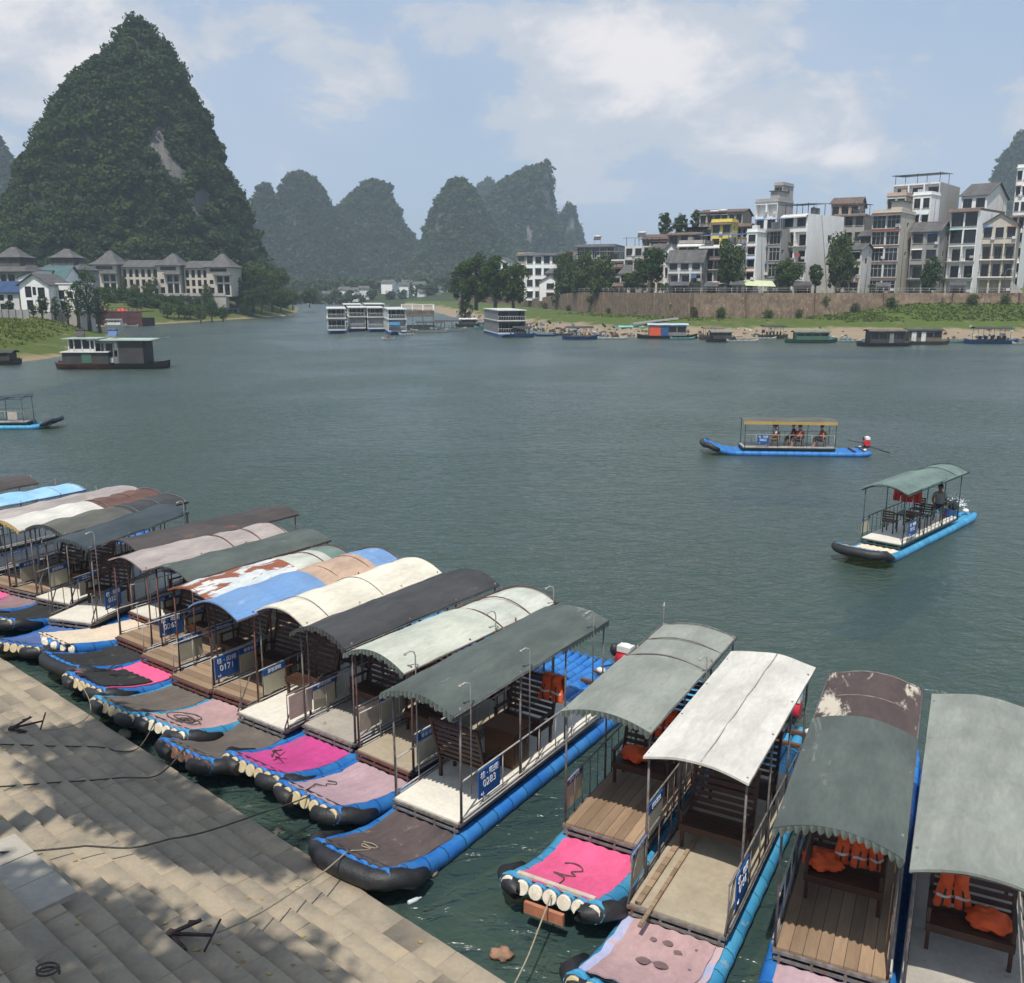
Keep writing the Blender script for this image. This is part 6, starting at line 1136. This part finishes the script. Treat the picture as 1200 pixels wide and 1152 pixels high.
building('grey house between the two leafy trees near the left end', 600, 622, 632, 228, 318, ['win','win'], 'grey', 2, 20, 'gable_u', rh=1.2)
building('brown roofed house behind the round dark tree on the slope', 752, 782, 794, 222, 280, ['win','win','win'], 'tan', 3, 20, 'gable_u', roofm=TILEB, rh=1.5)
for px, py, Y, lab in ((837,247,224,'solar heater on the long brown house, left one'),(847,246,224,'bright solar heater on the long brown house, right one'),(700,276,220,'white water heater on the long glazed house'),(752,272,208,'white water heater above the house with the red balcony')): solar(px, py, Y, Q(px, py+4, bankY(px, Y)).z-.6, lab)
for px, py, Y, w, m_, lab in ((655,338,200,3.2,AWNW,'white parasol on the terrace under the willow trees'),(717,337,196,3,AWNW,'pale tilted parasol right of the willow trees'),(846,330,188,3.2,AWNW,'mint edged parasol in front of the drooping tree'),(838,340,187,3.2,M('parasol_pink', (.5,.36,.36), None, .8),'pinkish parasol on the terrace edge')):
    Y = bankY(px, Y); q = Q(px, 343, Y); t = thing('parasol', lab, 'parasol', (q.x, Y, 8.0)); mb = MB(); mb.tube([(0,0,-.2),(0,0,2.4)], .04, 6); mb.build('pole', STEEL, t); mb = MB(); mb.tube([(0,0,1.95),(0,0,2.6)], [w/2,.05], 10, smooth=False); mb.build('canopy', m_, t)
mb = MB(); ya_ = bankY(890, 186); q = Q(890, 333, ya_); mb.face([(q.x-3.2,ya_-1,q.z-.3),(q.x+3,ya_-2,q.z-.5),(q.x+3,ya_+1,q.z+.7),(q.x-3.2,ya_+2,q.z+.9)]); [mb.tube([(q.x+s,ya_-.8,7.9),(q.x+s,ya_-.8,q.z-.3)], .05, 5) for s in (-2.9,2.7)]; tag(mb.build('awning', M('awning_lime', (.55,.62,.40), None, .7)), 'pale green awning over the cafe below the grey framed house', 'awning')
for px, w_, yt, lab in ((728,14,334,'low shed with grey roof beside the blue awnings'),(800,22,333,'open fronted shed below the dark timber house'),(838,14,334,'open stall right of the timber house'),(868,14,332,'open stall left of the white stair tower'),(945,20,333,'dark open store below the stained white house'),(1040,16,334,'small open store below the red banded house'),(1128,18,333,'low store in front of the dark timber bays')):
    building(lab, px-w_/2, px+w_/2-3, px+w_/2, 184, yt, ['open'], ('dark','grey','tan')[len(lab)%3], 2, 20, 'pent', roofm=(METG, TILE, TILEB)[len(lab)%3], name='shed', group='low sheds along the terrace', depth=3.0)
for a_ in (('white house with brown roof between the dark roofed houses',690,712,722,200,312,['win','win'],'white',2,20,'gable_u',TILEB),('small dark roofed house above the willow trees',640,662,674,212,320,['win','bal'],'pale',2,20,'gable_u',TILE),('tan house with flat roof above the pale blue awned house',742,760,770,198,306,['win','bal','win'],'tan',2,25,'flat',TILE),('cream house squeezed beside the white gable wall',762,778,788,207,292,['win','win','win'],'cream',2,25,'gable_u',TILE),('pale house between the yellow rooftop house and the tan house',806,832,846,214,268,['win','win','bal'],'pale',3,25,'pent',METG),('white upper house behind the narrow stair tower',860,882,892,200,296,['win','bal','bal'],'white',2,35,'shed',METB),('small grey house between the stained white house and the cream one',984,998,1006,194,300,['win','win'],'conc',2,35,'gable_u',TILE),('white house with low roof left of the stacked houses',596,614,622,224,326,['win','win'],'white',2,15,'gable_u',TILE),('dark timber house behind the pair of left trees',548,576,586,236,322,['win','bal'],'dark',3,15,'gable_u',TILE)):
    building(a_[0], *a_[1:6], a_[6], a_[7], a_[8], a_[9], a_[10], roofm=a_[11], rh=1.4)
for a_ in (('brown block house with flat roof high on the left of the town',606,626,632,234,298,['win','win'],'tan',2,18,'flat',TILE),('dark roofed pale house beside the long low white house',656,672,680,226,300,['win','win'],'pale',2,18,'gable_u',TILEB),('cream house under the dark flat roofed glazed house',684,704,712,208,314,['win','bal'],'cream',2,18,'flat',TILE),('grey house with brown eave above the pale blue awned house',720,738,748,202,312,['win','bal','win'],'grey',2,22,'pent',TILEB),('white house stepped above the dark timber house',800,818,826,203,294,['win','win','win'],'white',2,25,'shed',METG),('pale house with dark canopy left of the yellow rooftop house',812,830,838,218,276,['win','win','win'],'pale',2,25,'shed',METG),('tan house wedged left of the unfinished frame building',858,878,886,210,264,['win','bal','win','win'],'tan',2,30,'pent',TILEB),('brown roofed house behind the stained white house',946,966,978,212,258,['win','win','bal','win'],'conc',2,30,'gable_u',TILEB),('dark timber house between the grey concrete and the red banded house',1006,1020,1030,200,276,['bal','bal','win'],'dark',2,35,'gable_u',TILE)):
    building(a_[0], *a_[1:6], a_[6], a_[7], a_[8], a_[9], a_[10], roofm=a_[11], rh=1.3)
# embankment wall below the terrace
def offset_line(S, d):
    out = []
    for i, p in enumerate(S):
        a = Vector(S[max(i-1,0)]); b = Vector(S[min(i+1,len(S)-1)]); t = (b-a).normalized(); n = Vector((t.y, -t.x)); n = n if n.y > 0 else -n; out.append(Vector(p)+n*d)
    return out
EMB = M('embankment_stone', (.225,.16,.108), (.125,.09,.065), .95, 1.4, (1,1,.5), 1.0, 2.5, patch=((.27,.21,.15), 2.6, .56))
OL = offset_line(RS[1:], 27.4); pts = []
for a, b in zip(OL[:-1], OL[1:]):
    n = max(2, int((b-a).length/1.5)); pts += [a.lerp(b, k/n) for k in range(n)]
pts.append(OL[-1]); mb = MB()
def topz(p): return 8.05 - 2.6*float(sst(np.array(p.y-27), 215, 300))
def emb(u, v):
    i = min(len(pts)-1, int(u*(len(pts)-1)+.5)); p = pts[i]; zt = topz(p); zb = float(wall_foot(np.array(p.x)))-.6; bt = .25*noise.noise((p.x*.25, p.y*.25, v*2)); return (p.x, p.y+.55*v+bt-.35, zb+(zt-zb)*v)
mb.grid(emb, len(pts)-1, 8, smooth=False); mb.grid(lambda u, v: Vector(emb(u, 1))+Vector((0,3.6*v,.02)), len(pts)-1, 1, smooth=False)
for i in range(6, len(pts), 9):
    p = pts[i]; zt = topz(p); mb.box((p.x, p.y-.25, (zt+2.5)/2), (.5,.7,zt-2.4))
tag(mb.build('embankment_wall', EMB), 'long brown stone embankment wall under the riverside houses', 'wall')
mb = MB(); FT = [p for p in pts if p.y < 260]
for i in range(0, len(FT)-1, 2): p = FT[i]; mb.tube([(p.x,p.y+.7,topz(p)),(p.x,p.y+.7,topz(p)+1.0)], .05, 5)
mb.tube([(p.x,p.y+.7,topz(p)+1.0) for p in FT], .04, 5); mb.tube([(p.x,p.y+.7,topz(p)+.55) for p in FT], .03, 5); tag(mb.build('terrace_railing', SLABM), 'thin grey railing along the top of the brown embankment', 'railing')
a0 = Q(745, 379, 184); b0 = Q(792, 371, 192); mb = MB(); [mb.box((a0.x+(b0.x-a0.x)*k/14, 184+8*k/14, 2.3+.05*k), (1.0, 1.0, .3)) for k in range(15)]; tag(mb.build('bank_steps', SLABM), 'pale narrow steps climbing the bank above the orange and blue houseboat', 'steps')
g = np.random.default_rng(41); DEB = [M('debris_dark', (.04,.04,.045)), M('debris_pale', (.45,.43,.4)), M('debris_brown', (.16,.11,.08)), M('debris_blue', (.06,.2,.34))]; mb = MB(); RSD = offset_line(RS[1:], 0)
for k in range(560):
    i = g.integers(0, len(RSD)-4); p = RSD[i].lerp(RSD[i+1], g.random()); d_ = g.uniform(-.5, 1)**2*9+.4; q = Vector((p.x, p.y+d_)); s_ = g.uniform(.12, .5); z_ = max(0, d_*.19)
    mb.box((q.x, q.y, z_+s_*.25), (s_*g.uniform(.6,2.4), s_, s_*g.uniform(.4,1)), int(g.choice([0,1,2,2,3])), Matrix.Rotation(g.uniform(0,6), 3, Vector((g.random(),g.random(),1)).normalized()))
tag(mb.build('shore_clutter', DEB), 'crates, engines, stones and junk scattered along the far sandy shore', 'clutter', kind='stuff')
for i, px in enumerate((612,640,668,694,716,752,770,812,846,874,902,938,968,1004,1046,1104,1142,1180)):
    y_ = bankY(px, 186) - (5.2 if i % 3 else 3.3); x_ = Q(px, 340, y_).x
    tree('wall_shrub', ('low green bush at the foot of the brown embankment wall','bush growing out of the top of the brown embankment wall')[i % 3 == 0], px, y_, 358+(i*7)%6 if i % 3 else 346+(i%4), 13+(i*5)%9, 'mid', ('bushes at the foot of the embankment','bushes on top of the embankment')[i % 3 == 0], cat='shrub', seed=300+i, ncards=700, raw=True, base=(float(wall_foot(np.array(x_)))-.2 if i % 3 else 5.2))
# lamp posts on the terrace
for px, Y, lab in ((625, 200, 'slim grey lamp post beside the small white gabled house'), (1176, 184, 'slim lamp post in front of the cream house at the right edge')):
    Y = bankY(px, Y); q = Q(px, 340, Y); t = thing('lamp_post', lab, 'street lamp', (q.x, Y, 7.9)); mb = MB(); mb.tube([(0,0,0),(0,0,4.6),(.3,-.2,5.0),(.9,-.5,5.1)], .07, 6); mb.build('post', STEEL, t); mb = MB(); mb.box((1.1,-.6,5.08), (.6,.25,.12)); mb.build('lamp_head', WH, t)
# trees and shrubs of the far right bank
for i, (px, Y, yt, w, lab) in enumerate(((541,238,304,38,'tall dark tree at the left end of the far bank'),(558,230,295,48,'bright topped tree second from the left on the far bank'),(580,226,298,46,'big leafy tree left of the grey two deck boat'),(602,216,308,46,'bushy tree behind the grey two deck boat'))): tree('bank_tree', lab, px, Y, yt, w, 'mid' if i % 2 else 'round', 'trees on the far right bank', seed=200+i, base=4.2, raw=True)
for i, (px, Y, yt, w, st, lab) in enumerate(((662,190,298,46,'feathery','left willow of the pair under the long glazed house'),(684,188,294,46,'mid','middle willow like tree beside the long glazed house'),(708,186,299,48,'feathery','right willow leaning over the pale parasol'),(764,187,288,46,'round','dense round dark tree in the middle of the bank'),(855,187,284,46,'feathery','drooping feathery tree beside the white stair tower'),(922,187,303,44,'mid','round leafy tree in front of the stained white house'),(982,187,272,48,'feathery','tall feathery tree between the white wall and the red banded house'),(955,187,308,24,'mid','low bush left of the tall feathery tree'),(1089,185,297,32,'round','round clipped tree below the narrow white house'),(742,186,318,26,'mid','small tree between the willows and the round dark tree'))):
    tree('bank_tree', lab, px, Y, yt, w, st, 'trees on the far right bank', seed=i)
for i, (px, yt, w, lab) in enumerate(((777,246,22,'hill top tree standing left above the houses'),(795,250,24,'low middle hill top tree above the houses'),(813,244,20,'rightmost hill top tree above the old tan house'))):
    tree('hilltop_tree', lab, px, 236, yt, w, 'mid', 'trees on the hill top', seed=40+i, base=20.0)
for i, (px, Y, yt, w, lab) in enumerate(((582,212,346,20,'bushy shrub on the slope left of the grey two deck boat'),(545,240,350,24,'low shrub on the bank left of the big trees'),(640,200,345,14,'small shrub below the white gabled house'),(776,188,340,14,'small shrub on the wall by the round dark tree'),(1020,187,335,10,'small yellowish shrub beside the weathered cream house'))):
    tree('shrub', lab, px, Y, yt, w, 'mid', 'shrubs on the far right bank', cat='shrub', seed=60+i, ncards=900)
# ------------------------------------------------------------------ left bank: hotel, houses, hedge
def box_house(label, x0, x1, Y, ytop, z0, depth, wall, wins, roof, rm, rh, name='riverside_house', group='buildings on the left bank', rz=0.0, extra=None):
    A, B = Q(x0, 340, Y), Q(x1, 340, Y); w = B.x-A.x; h = Q((x0+x1)/2, ytop, Y).z - z0; t = thing(name, label, 'house', (A.x, Y, z0), rz, group); mb = MB(); ops = []; 
    for a, b, c, d in wins: ops.append((w*a, w*b, h*c, h*d, .18))
    panel(mb, Vector((0,0,0)), Vector((1,0,0)), Vector((0,1,0)), w, h, ops); mb.face([(w,0,0),(w,depth,0),(w,depth,h),(w,0,h)]); mb.face([(0,depth,0),(0,0,0),(0,0,h),(0,depth,h)]); mb.face([(0,0,h),(w,0,h),(w,depth,h),(0,depth,h)]); mb.build('wall', WALL[wall], t); mb = MB(); mb.b2((.05,.05,-6),(w-.05,depth-.05,-.01)); mb.build('plinth', WALL['conc'], t)
    for o in ops: window(t, Vector((0,0,0)), Vector((1,0,0)), Vector((0,1,0)), o[0], o[1], o[2], o[3], .17, TRIMD, 2)
    mb = MB()
    if roof == 'hip': hip(mb, 0, w, 0, depth, h+.01, rh, .7, .35); mb.build('roof', rm, t)
    elif roof == 'hip2': hip(mb, 0, w, 0, depth, h+.01, rh*.45, .8, .5); mb.b2((w*.22,depth*.25,h+.2),(w*.78,depth*.75,h+rh*.62)); hip(mb, w*.22, w*.78, depth*.25, depth*.75, h+rh*.62, rh*.45, .6, .2); mb.build('roof', rm, t)
    elif roof in ('gable_u','gable_v'): gable(mb, 0, w, 0, depth, h+.005, rh, 'x' if roof == 'gable_u' else 'y'); mb.build('roof', [rm, WALL[wall]], t)
    elif roof == 'mono': q = [(-.3,-.3,h+.02),(w+.3,-.3,h+rh),(w+.3,depth+.3,h+rh),(-.3,depth+.3,h+.02)]; mb.face(q); mb.face([(0,0,h),(w,0,h),(w,0,h+rh-.05)],1); mb.face([(w,0,h),(w,depth,h),(w,depth,h+rh-.05),(w,0,h+rh-.05)],1); mb.build('roof', [rm, WALL[wall]], t)
    else: mb.b2((-.15,-.15,h+.004),(w+.15,depth,h+.2)); mb.build('roof', rm, t)
    return t, w, h
gl_ = lambda x, Y: ground(Q(x, 340, Y).x, Y)
box_house('white gabled riverside house with dark bays on the left bank', 23, 57, 182, 333, 4.6, 9, 'white', [(.18,.40,.52,.92),(.62,.86,.48,.88),(.44,.56,.6,.9),(.2,.42,.05,.42),(.6,.85,.05,.42)], 'gable_v', TILE, 1.9)
box_house('tall white wing with slanting roof line behind the gabled house', 23, 47, 188, 325, 4.6, 8, 'white', [(.62,.78,.88,.96)], 'mono', TILE, 1.4)
box_house('white wing with rounded balconies right of the gabled house', 57, 88, 185, 333, 4.6, 8, 'white', [(.06,.30,.45,.75),(.36,.58,.45,.78),(.68,.9,.5,.72),(.1,.3,.05,.35),(.4,.62,.05,.35)], 'flat', WALL['white'], .2)
box_house('pale upper house with teal tiled roof behind the white wing', 47, 76, 192, 327, 5, 8, 'white', [(.2,.36,.86,.97),(.52,.68,.86,.97)], 'gable_u', M('teal_tiles', (.07,.13,.13), (.05,.10,.10), .8, 1), 2.6)
box_house('grey house with blue sheet roof at the left edge', -14, 21, 184, 342, 4.6, 8, 'pale', [(.35,.5,.55,.85),(.62,.8,.55,.85),(.35,.5,.1,.4),(.62,.8,.1,.4)], 'gable_u', M('dark_blue_sheet', (.022,.06,.15), (.018,.045,.11), .6, .6, stripe=(0, .5, .4)), 1.9)
box_house('dark tiled hotel wing at the left edge with wide roofs', -20, 30, 215, 318, 6, 12, 'grey', [(.45,.58,.55,.9),(.63,.78,.55,.9),(.45,.58,.1,.45),(.63,.78,.1,.45)], 'hip2', TILE, 5.2)
box_house('hotel hall with two tiered pagoda roof behind the teal roof', 46, 92, 222, 316, 6, 12, 'grey', [(.1,.2,.6,.9),(.3,.4,.6,.9),(.5,.6,.6,.9),(.75,.9,.55,.9)], 'hip2', TILE, 4.6)
mb = MB(); a_, b_ = Q(-30, 368, 172), Q(34, 368, 172); mb.box(((a_.x+b_.x)/2, 172, 3.6), (b_.x-a_.x, .5, 3.2)); [mb.box((a_.x+(b_.x-a_.x)*k/8, 171.7, 3.7), (.4,.3,3.3)) for k in range(9)]; tag(mb.build('garden_wall', WALL['grey']), 'low grey garden wall in front of the gabled white house', 'wall')
def hotel():
    Y = 288; x0 = Q(113, 340, Y).x; X = lambda px: Q(px, 340, Y).x - x0; z0 = 6.6; zt = lambda py: Q(190, py, Y).z - z0
    t = thing('hotel', 'long cream hotel with grey tiled towers and rows of arched bays', 'hotel', (x0, Y, z0), 0, 'buildings on the left bank'); u, v = Vector((1,0,0)), Vector((0,1,0)); wc, wd = WALL['cream'], WALL['dark']
    mb = MB(); mb.b2((-2, -3.2, -3.5), (X(264)+1, -.2, .15)); mb.b2((-2,-3.4,.15),(X(264)+1,-3.0,1.0)); mb.build('terrace', WALL['conc'], t)
    for lab, a, b, top, n in (('w', 144, 187, 313, 6), ('w', 217, 245, 314, 4)):
        w = X(b)-X(a); h = zt(top); ops = []
        for k in range(n):
            s0, s1 = w*(k+.2)/n, w*(k+.8)/n; ops += [(s0,s1,h*.06,h*.28,.7),(s0,s1,h*.36,h*.58,.7),(s0,s1,h*.66,h*.92,.7)]
        mb = MB(); P0 = Vector((X(a), 0, 0)); panel(mb, P0, u, v, w, h, ops); mb.face([P0+Vector((0,0,h)), P0+Vector((w,0,h)), P0+Vector((w,12,h)), P0+Vector((0,12,h))]); mb.build('wall', wc, t)
        for o in ops: window(t, P0, u, v, o[0], o[1], o[2], o[3], .69, TRIMD, 2)
        mb = MB(); hip(mb, X(a), X(b), 0, 12, h+.01, 2.2, .9, .86); mb.build('roof', TILE, t)
    for a, b, top, rh in ((113,141,310,4.2), (188,214,311,3.6), (245,273,313,4.0)):
        w = X(b)-X(a); h = zt(top); P0 = Vector((X(a), -1.6, 0)); ops = [(w*.10,w*.30,h*.05,h*.30,.4),(w*.42,w*.66,h*.05,h*.42,.9),(w*.72,w*.94,h*.05,h*.42,.9),(w*.42,w*.66,h*.48,h*.68,.9),(w*.72,w*.94,h*.48,h*.68,.9),(w*.12,w*.28,h*.42,h*.56,.3),(w*.15,w*.85,h*.84,h*.95,.4)]
        mb = MB(); panel(mb, P0, u, v, w, h, ops); mb.face([P0, P0+Vector((0,0,h)), P0+Vector((0,12,h)), P0+Vector((0,12,0))]); mb.face([P0+Vector((w,0,0)), P0+Vector((w,12,0)), P0+Vector((w,12,h)), P0+Vector((w,0,h))]); mb.build('tower_wall', wc, t)
        for o in ops: window(t, P0, u, v, o[0], o[1], o[2], o[3], o[4]-.01, TRIMD, 3)
        mb = MB(); hip(mb, X(a), X(b), -1.6, 9, h+.01, rh, .9, .12); mb.build('tower_roof', TILE, t); mb = MB(); hip(mb, X(a)+w*.34, X(b)+.3, -2.7, -1.6, h*.72, 1.0, .3, .8); mb.build('lower_roof', TILE, t)
hotel()
# restaurant deck with red umbrellas below the hotel
q = P(134, 383, 0); t = thing('boat_restaurant', 'dark red timber restaurant deck under red umbrellas', 'restaurant', (q.x, q.y+2, 0)); mb = MB(); mb.b2((-6,0,-.5),(6,8,1.9)); mb.b2((-6,-.05,1.9),(6,.1,3.4)); mb.b2((-6.1,-.1,3.4),(6.1,8,3.6)); mb.build('deck', M('dark_red_timber', (.10,.035,.035), (.06,.025,.025), .8, 1, stripe=(0,.6,.5)), t); mb = MB(); [mb.b2((-6+12*k/12-.05,-.06,3.6),(-6+12*k/12+.05,.02,4.5)) for k in range(13)]; mb.b2((-6,-.06,4.4),(6,.02,4.5)); mb.build('railing', TRIMD, t)
for px, py, c, lab in ((122,362,'umbrella_red','red umbrella, left one on the restaurant deck'),(143,360.5,'umbrella_red','red umbrella, higher one on the restaurant deck'),(153.5,365,'umbrella_pink','pale pinkish umbrella right of the two red ones')):
    tp = Q(px, py, q.y+4); t = thing('umbrella', lab, 'umbrella', (tp.x, q.y+4, 3.6)); mb = MB(); mb.tube([(0,0,0),(0,0,tp.z-3.6)], .05, 6); mb.build('pole', STEEL, t); mb = MB(); mb.tube([(0,0,tp.z-4.4),(0,0,tp.z-3.6)], [1.4,.06], 10, smooth=False); mb.build('canopy', M(c, (.60,.06,.04) if 'red' in c else (.66,.30,.22), None, .7), t)
st_ = P(257, 372, 0); mb = MB(); [mb.box((st_.x-4+k*.55, st_.y+2+k*.3, .5+.38*k), (.9, 2.2, .8)) for k in range(11)]; tag(mb.build('quay_stairs', WALL['tan']), 'pale stairs going up from the water beside the pale blue boat', 'steps')
HG = 'trees and hedges on the left bank'
for i, (px, Y, yt, w, st, lab) in enumerate(((101,178,312,40,'round','tall dark tree between the white wing and the hotel'),(88,174,326,26,'mid','lighter tree just left of the tall dark tree'),(113,182,334,30,'round','lower dark tree just right of the tall dark tree'),(110,262,318,14,'mid','small tree at the left end of the hotel'),(47,176,344,20,'round','dark shrub tree in front of the white gabled house'),(62,178,346,14,'mid','small pointed tree under the rounded balconies'),(76,178,344,14,'round','dark pointed tree beside the rounded balconies'),(8,174,352,16,'round','bush in front of the grey house with blue roof'),(36,175,356,12,'mid','low bush by the garden wall'),(175,283,330,22,'light','yellow green tree in front of the hotel arches'),(158,284,333,14,'light','small yellow green tree left of the arches'),(241,284,332,18,'light','yellow green tree by the right hotel wing'),(146,286,322,10,'mid','slim tree beside the left hotel tower'),(182,285,318,9,'mid','slim dark tree beside the middle tower'))): tree('garden_tree', lab, px, Y, yt, w, st, HG, seed=80+i, ncards=1500)
for i, px in enumerate(range(124, 258, 15)): tree('hedge_shrub', ['dark hedge bush under the hotel terrace, just right of the umbrellas','second hedge bush under the terrace from the umbrellas','hedge bush below the left arches of the hotel','hedge bush below the middle of the left arches','hedge bush below the right end of the left arches','hedge bush below the middle hotel tower','hedge bush left of the right hotel arches','hedge bush under the right hotel arches','hedge bush below the right hotel tower'][i], px, 279, 346+(i%3)*2, 23, 'round', HG, cat='shrub', seed=100+i, ncards=900)
for i, (px, Y, yt, w, lab) in enumerate(((276,296,322,34,'big tree at the right end of the hotel'),(296,300,312,38,'tall tree on the wooded point left of the tallest'),(318,302,318,40,'broad tree on the wooded point above the water'),(305,293,335,40,'round tree at the water edge of the wooded point'),(328,296,338,30,'dark tree at the tip of the wooded point'),(288,292,340,30,'dark tree above the pale blue boat'),(342,330,340,24,'lighter tree behind the tip of the wooded point'),(362,380,340,26,'tree on the far shore right of the wooded point'))): tree('wooded_point_tree', lab, px, Y, yt, w, 'round' if i % 2 else 'mid', HG, seed=120+i, ncards=2200, base=2.0)
for i, px in enumerate(range(116, 262, 13)): tree('waterside_bush', ['bush at the water edge left of the white boat','bush at the water edge behind the white boat','bush at the water edge right of the umbrellas','dark bush at the water below the left hotel tower','rounded bush at the water below the first arches','bush at the water below the middle of the first arches','bush at the water below the right of the first arches','bush at the water below the middle tower','pale bush at the water between the towers','bush at the water below the right arches','bush at the water near the orange boat','bush at the water beside the pale stairs'][i], px, 264-(i*7)%11, 353+(i*5)%7, 24, 'round' if i % 3 else 'mid', HG, cat='shrub', seed=160+i, ncards=900)
# village on the far bank
g = np.random.default_rng(12); first = None
for k, (px, py) in enumerate(((453,331),(460,334),(466,336),(473,334),(490,333),(495,338),(499,342),(493,343),(513,345),(509,347),(427,338),(385,344),(402,339),(412,340),(440,351),(524,342),(478,331),(520,339))):
    Y = 560+g.uniform(-15,25); q = Q(px, py, Y); w, d, h = g.uniform(4.5,7.5), 6, g.uniform(3.2,5.5); t = thing('village_house', 'tiny white house in the village under the distant hills', 'house', (q.x, Y, q.z-h), R(g.uniform(-30,30)), 'tiny white houses in the far village'); mb = MB(); mb.b2((-w/2,0,-3),(w/2,d,h)); mb.build('wall', WALL['white'], t); mb = MB(); gable(mb, -w/2, w/2, 0, d, h+.01, 1.4, 'x'); mb.build('roof', [TILE, WALL['white']], t)
# ------------------------------------------------------------------ grass
def tufts(name, mat, n, box, S, CL, zf, cond, label, seed, hgt=.2):
    g = np.random.default_rng(seed); x = g.uniform(box[0], box[1], n*4); y = g.uniform(box[2], box[3], n*4); d = sd(x, y, S, CL); k = cond(d, x, y) & (wav(x, y, 21, .16) + .35*wav(x, y, 22, .6) > -.28); x, y, d = x[k][:n], y[k][:n], d[k][:n]; z = zf(d + 1.2*wav(x, y, 3, .35)*np.clip(1-(d-8)/10, 0, 1), x, y); V = []; m = len(x); C = np.stack([x, y, z], 1)
    for b in range(5):
        a = g.uniform(0, 6.28, m); h = hgt*g.uniform(.5, 1.4, m); w = .10+.1*g.random(m); o = np.stack([np.cos(a), np.sin(a), 0*a], 1); s = np.stack([-np.sin(a), np.cos(a), 0*a], 1)*w[:,None]; r0 = C + o*g.uniform(0,.4,(m,1)); tip = r0 + o*(h*.6)[:,None] + np.array([0,0,1])*h[:,None]; V.append(np.stack([r0-s, r0+s, tip+s*.5, tip-s*.5], 1))
    V = np.concatenate(V).reshape(-1, 3); N_ = len(V)//4; o = npmesh(name, V, np.arange(N_*4).reshape(N_, 4), mat, rnd=g.random(N_)); tag(o, label, 'grass', kind='stuff')
GRASS = leafmat('grass_blades', (.10,.15,.035), (.18,.22,.07), .35)
tufts('grass', GRASS, 5000, (20, 190, 172, 202), RS, RCL, right_z, lambda d, x, y: (d > 13.5) & (d < 27) & (x > 62), 'green grass on the slope below the embankment at the right', 31)
tufts('grass', GRASS, 1500, (-30, 62, 172, 245), RS, RCL, right_z, lambda d, x, y: (d > 18) & (d < 27), 'thin strip of grass at the foot of the brown embankment', 32)
tufts('grass', leafmat('grass_left', (.10,.135,.032), (.19,.21,.06), .35), 2600, (-110, -40, 95, 178), LS, LCL, left_z, lambda d, x, y: d > 5.5, 'rough yellow green grass on the left spit', 33, .3)
# ------------------------------------------------------------------ air
def haze():
    mb = MB(); mb.b2((-1300, -70, -4.6), (1300, 1750, 178)); m = bpy.data.materials.new('haze_air'); m.use_nodes = True; N = m.node_tree.nodes; L = m.node_tree.links
    for n in list(N): N.remove(n)
    out = N.new('ShaderNodeOutputMaterial'); v = N.new('ShaderNodeVolumePrincipled'); v.inputs['Density'].default_value = HAZE; v.inputs['Color'].default_value = (.72,.87,1.0,1); v.inputs['Anisotropy'].default_value = -.1
    L.new(v.outputs[0], out.inputs['Volume']); tag(mb.build('haze', m), 'pale summer haze over the river and hills', 'haze', kind='stuff')
HAZE = .00029
haze()
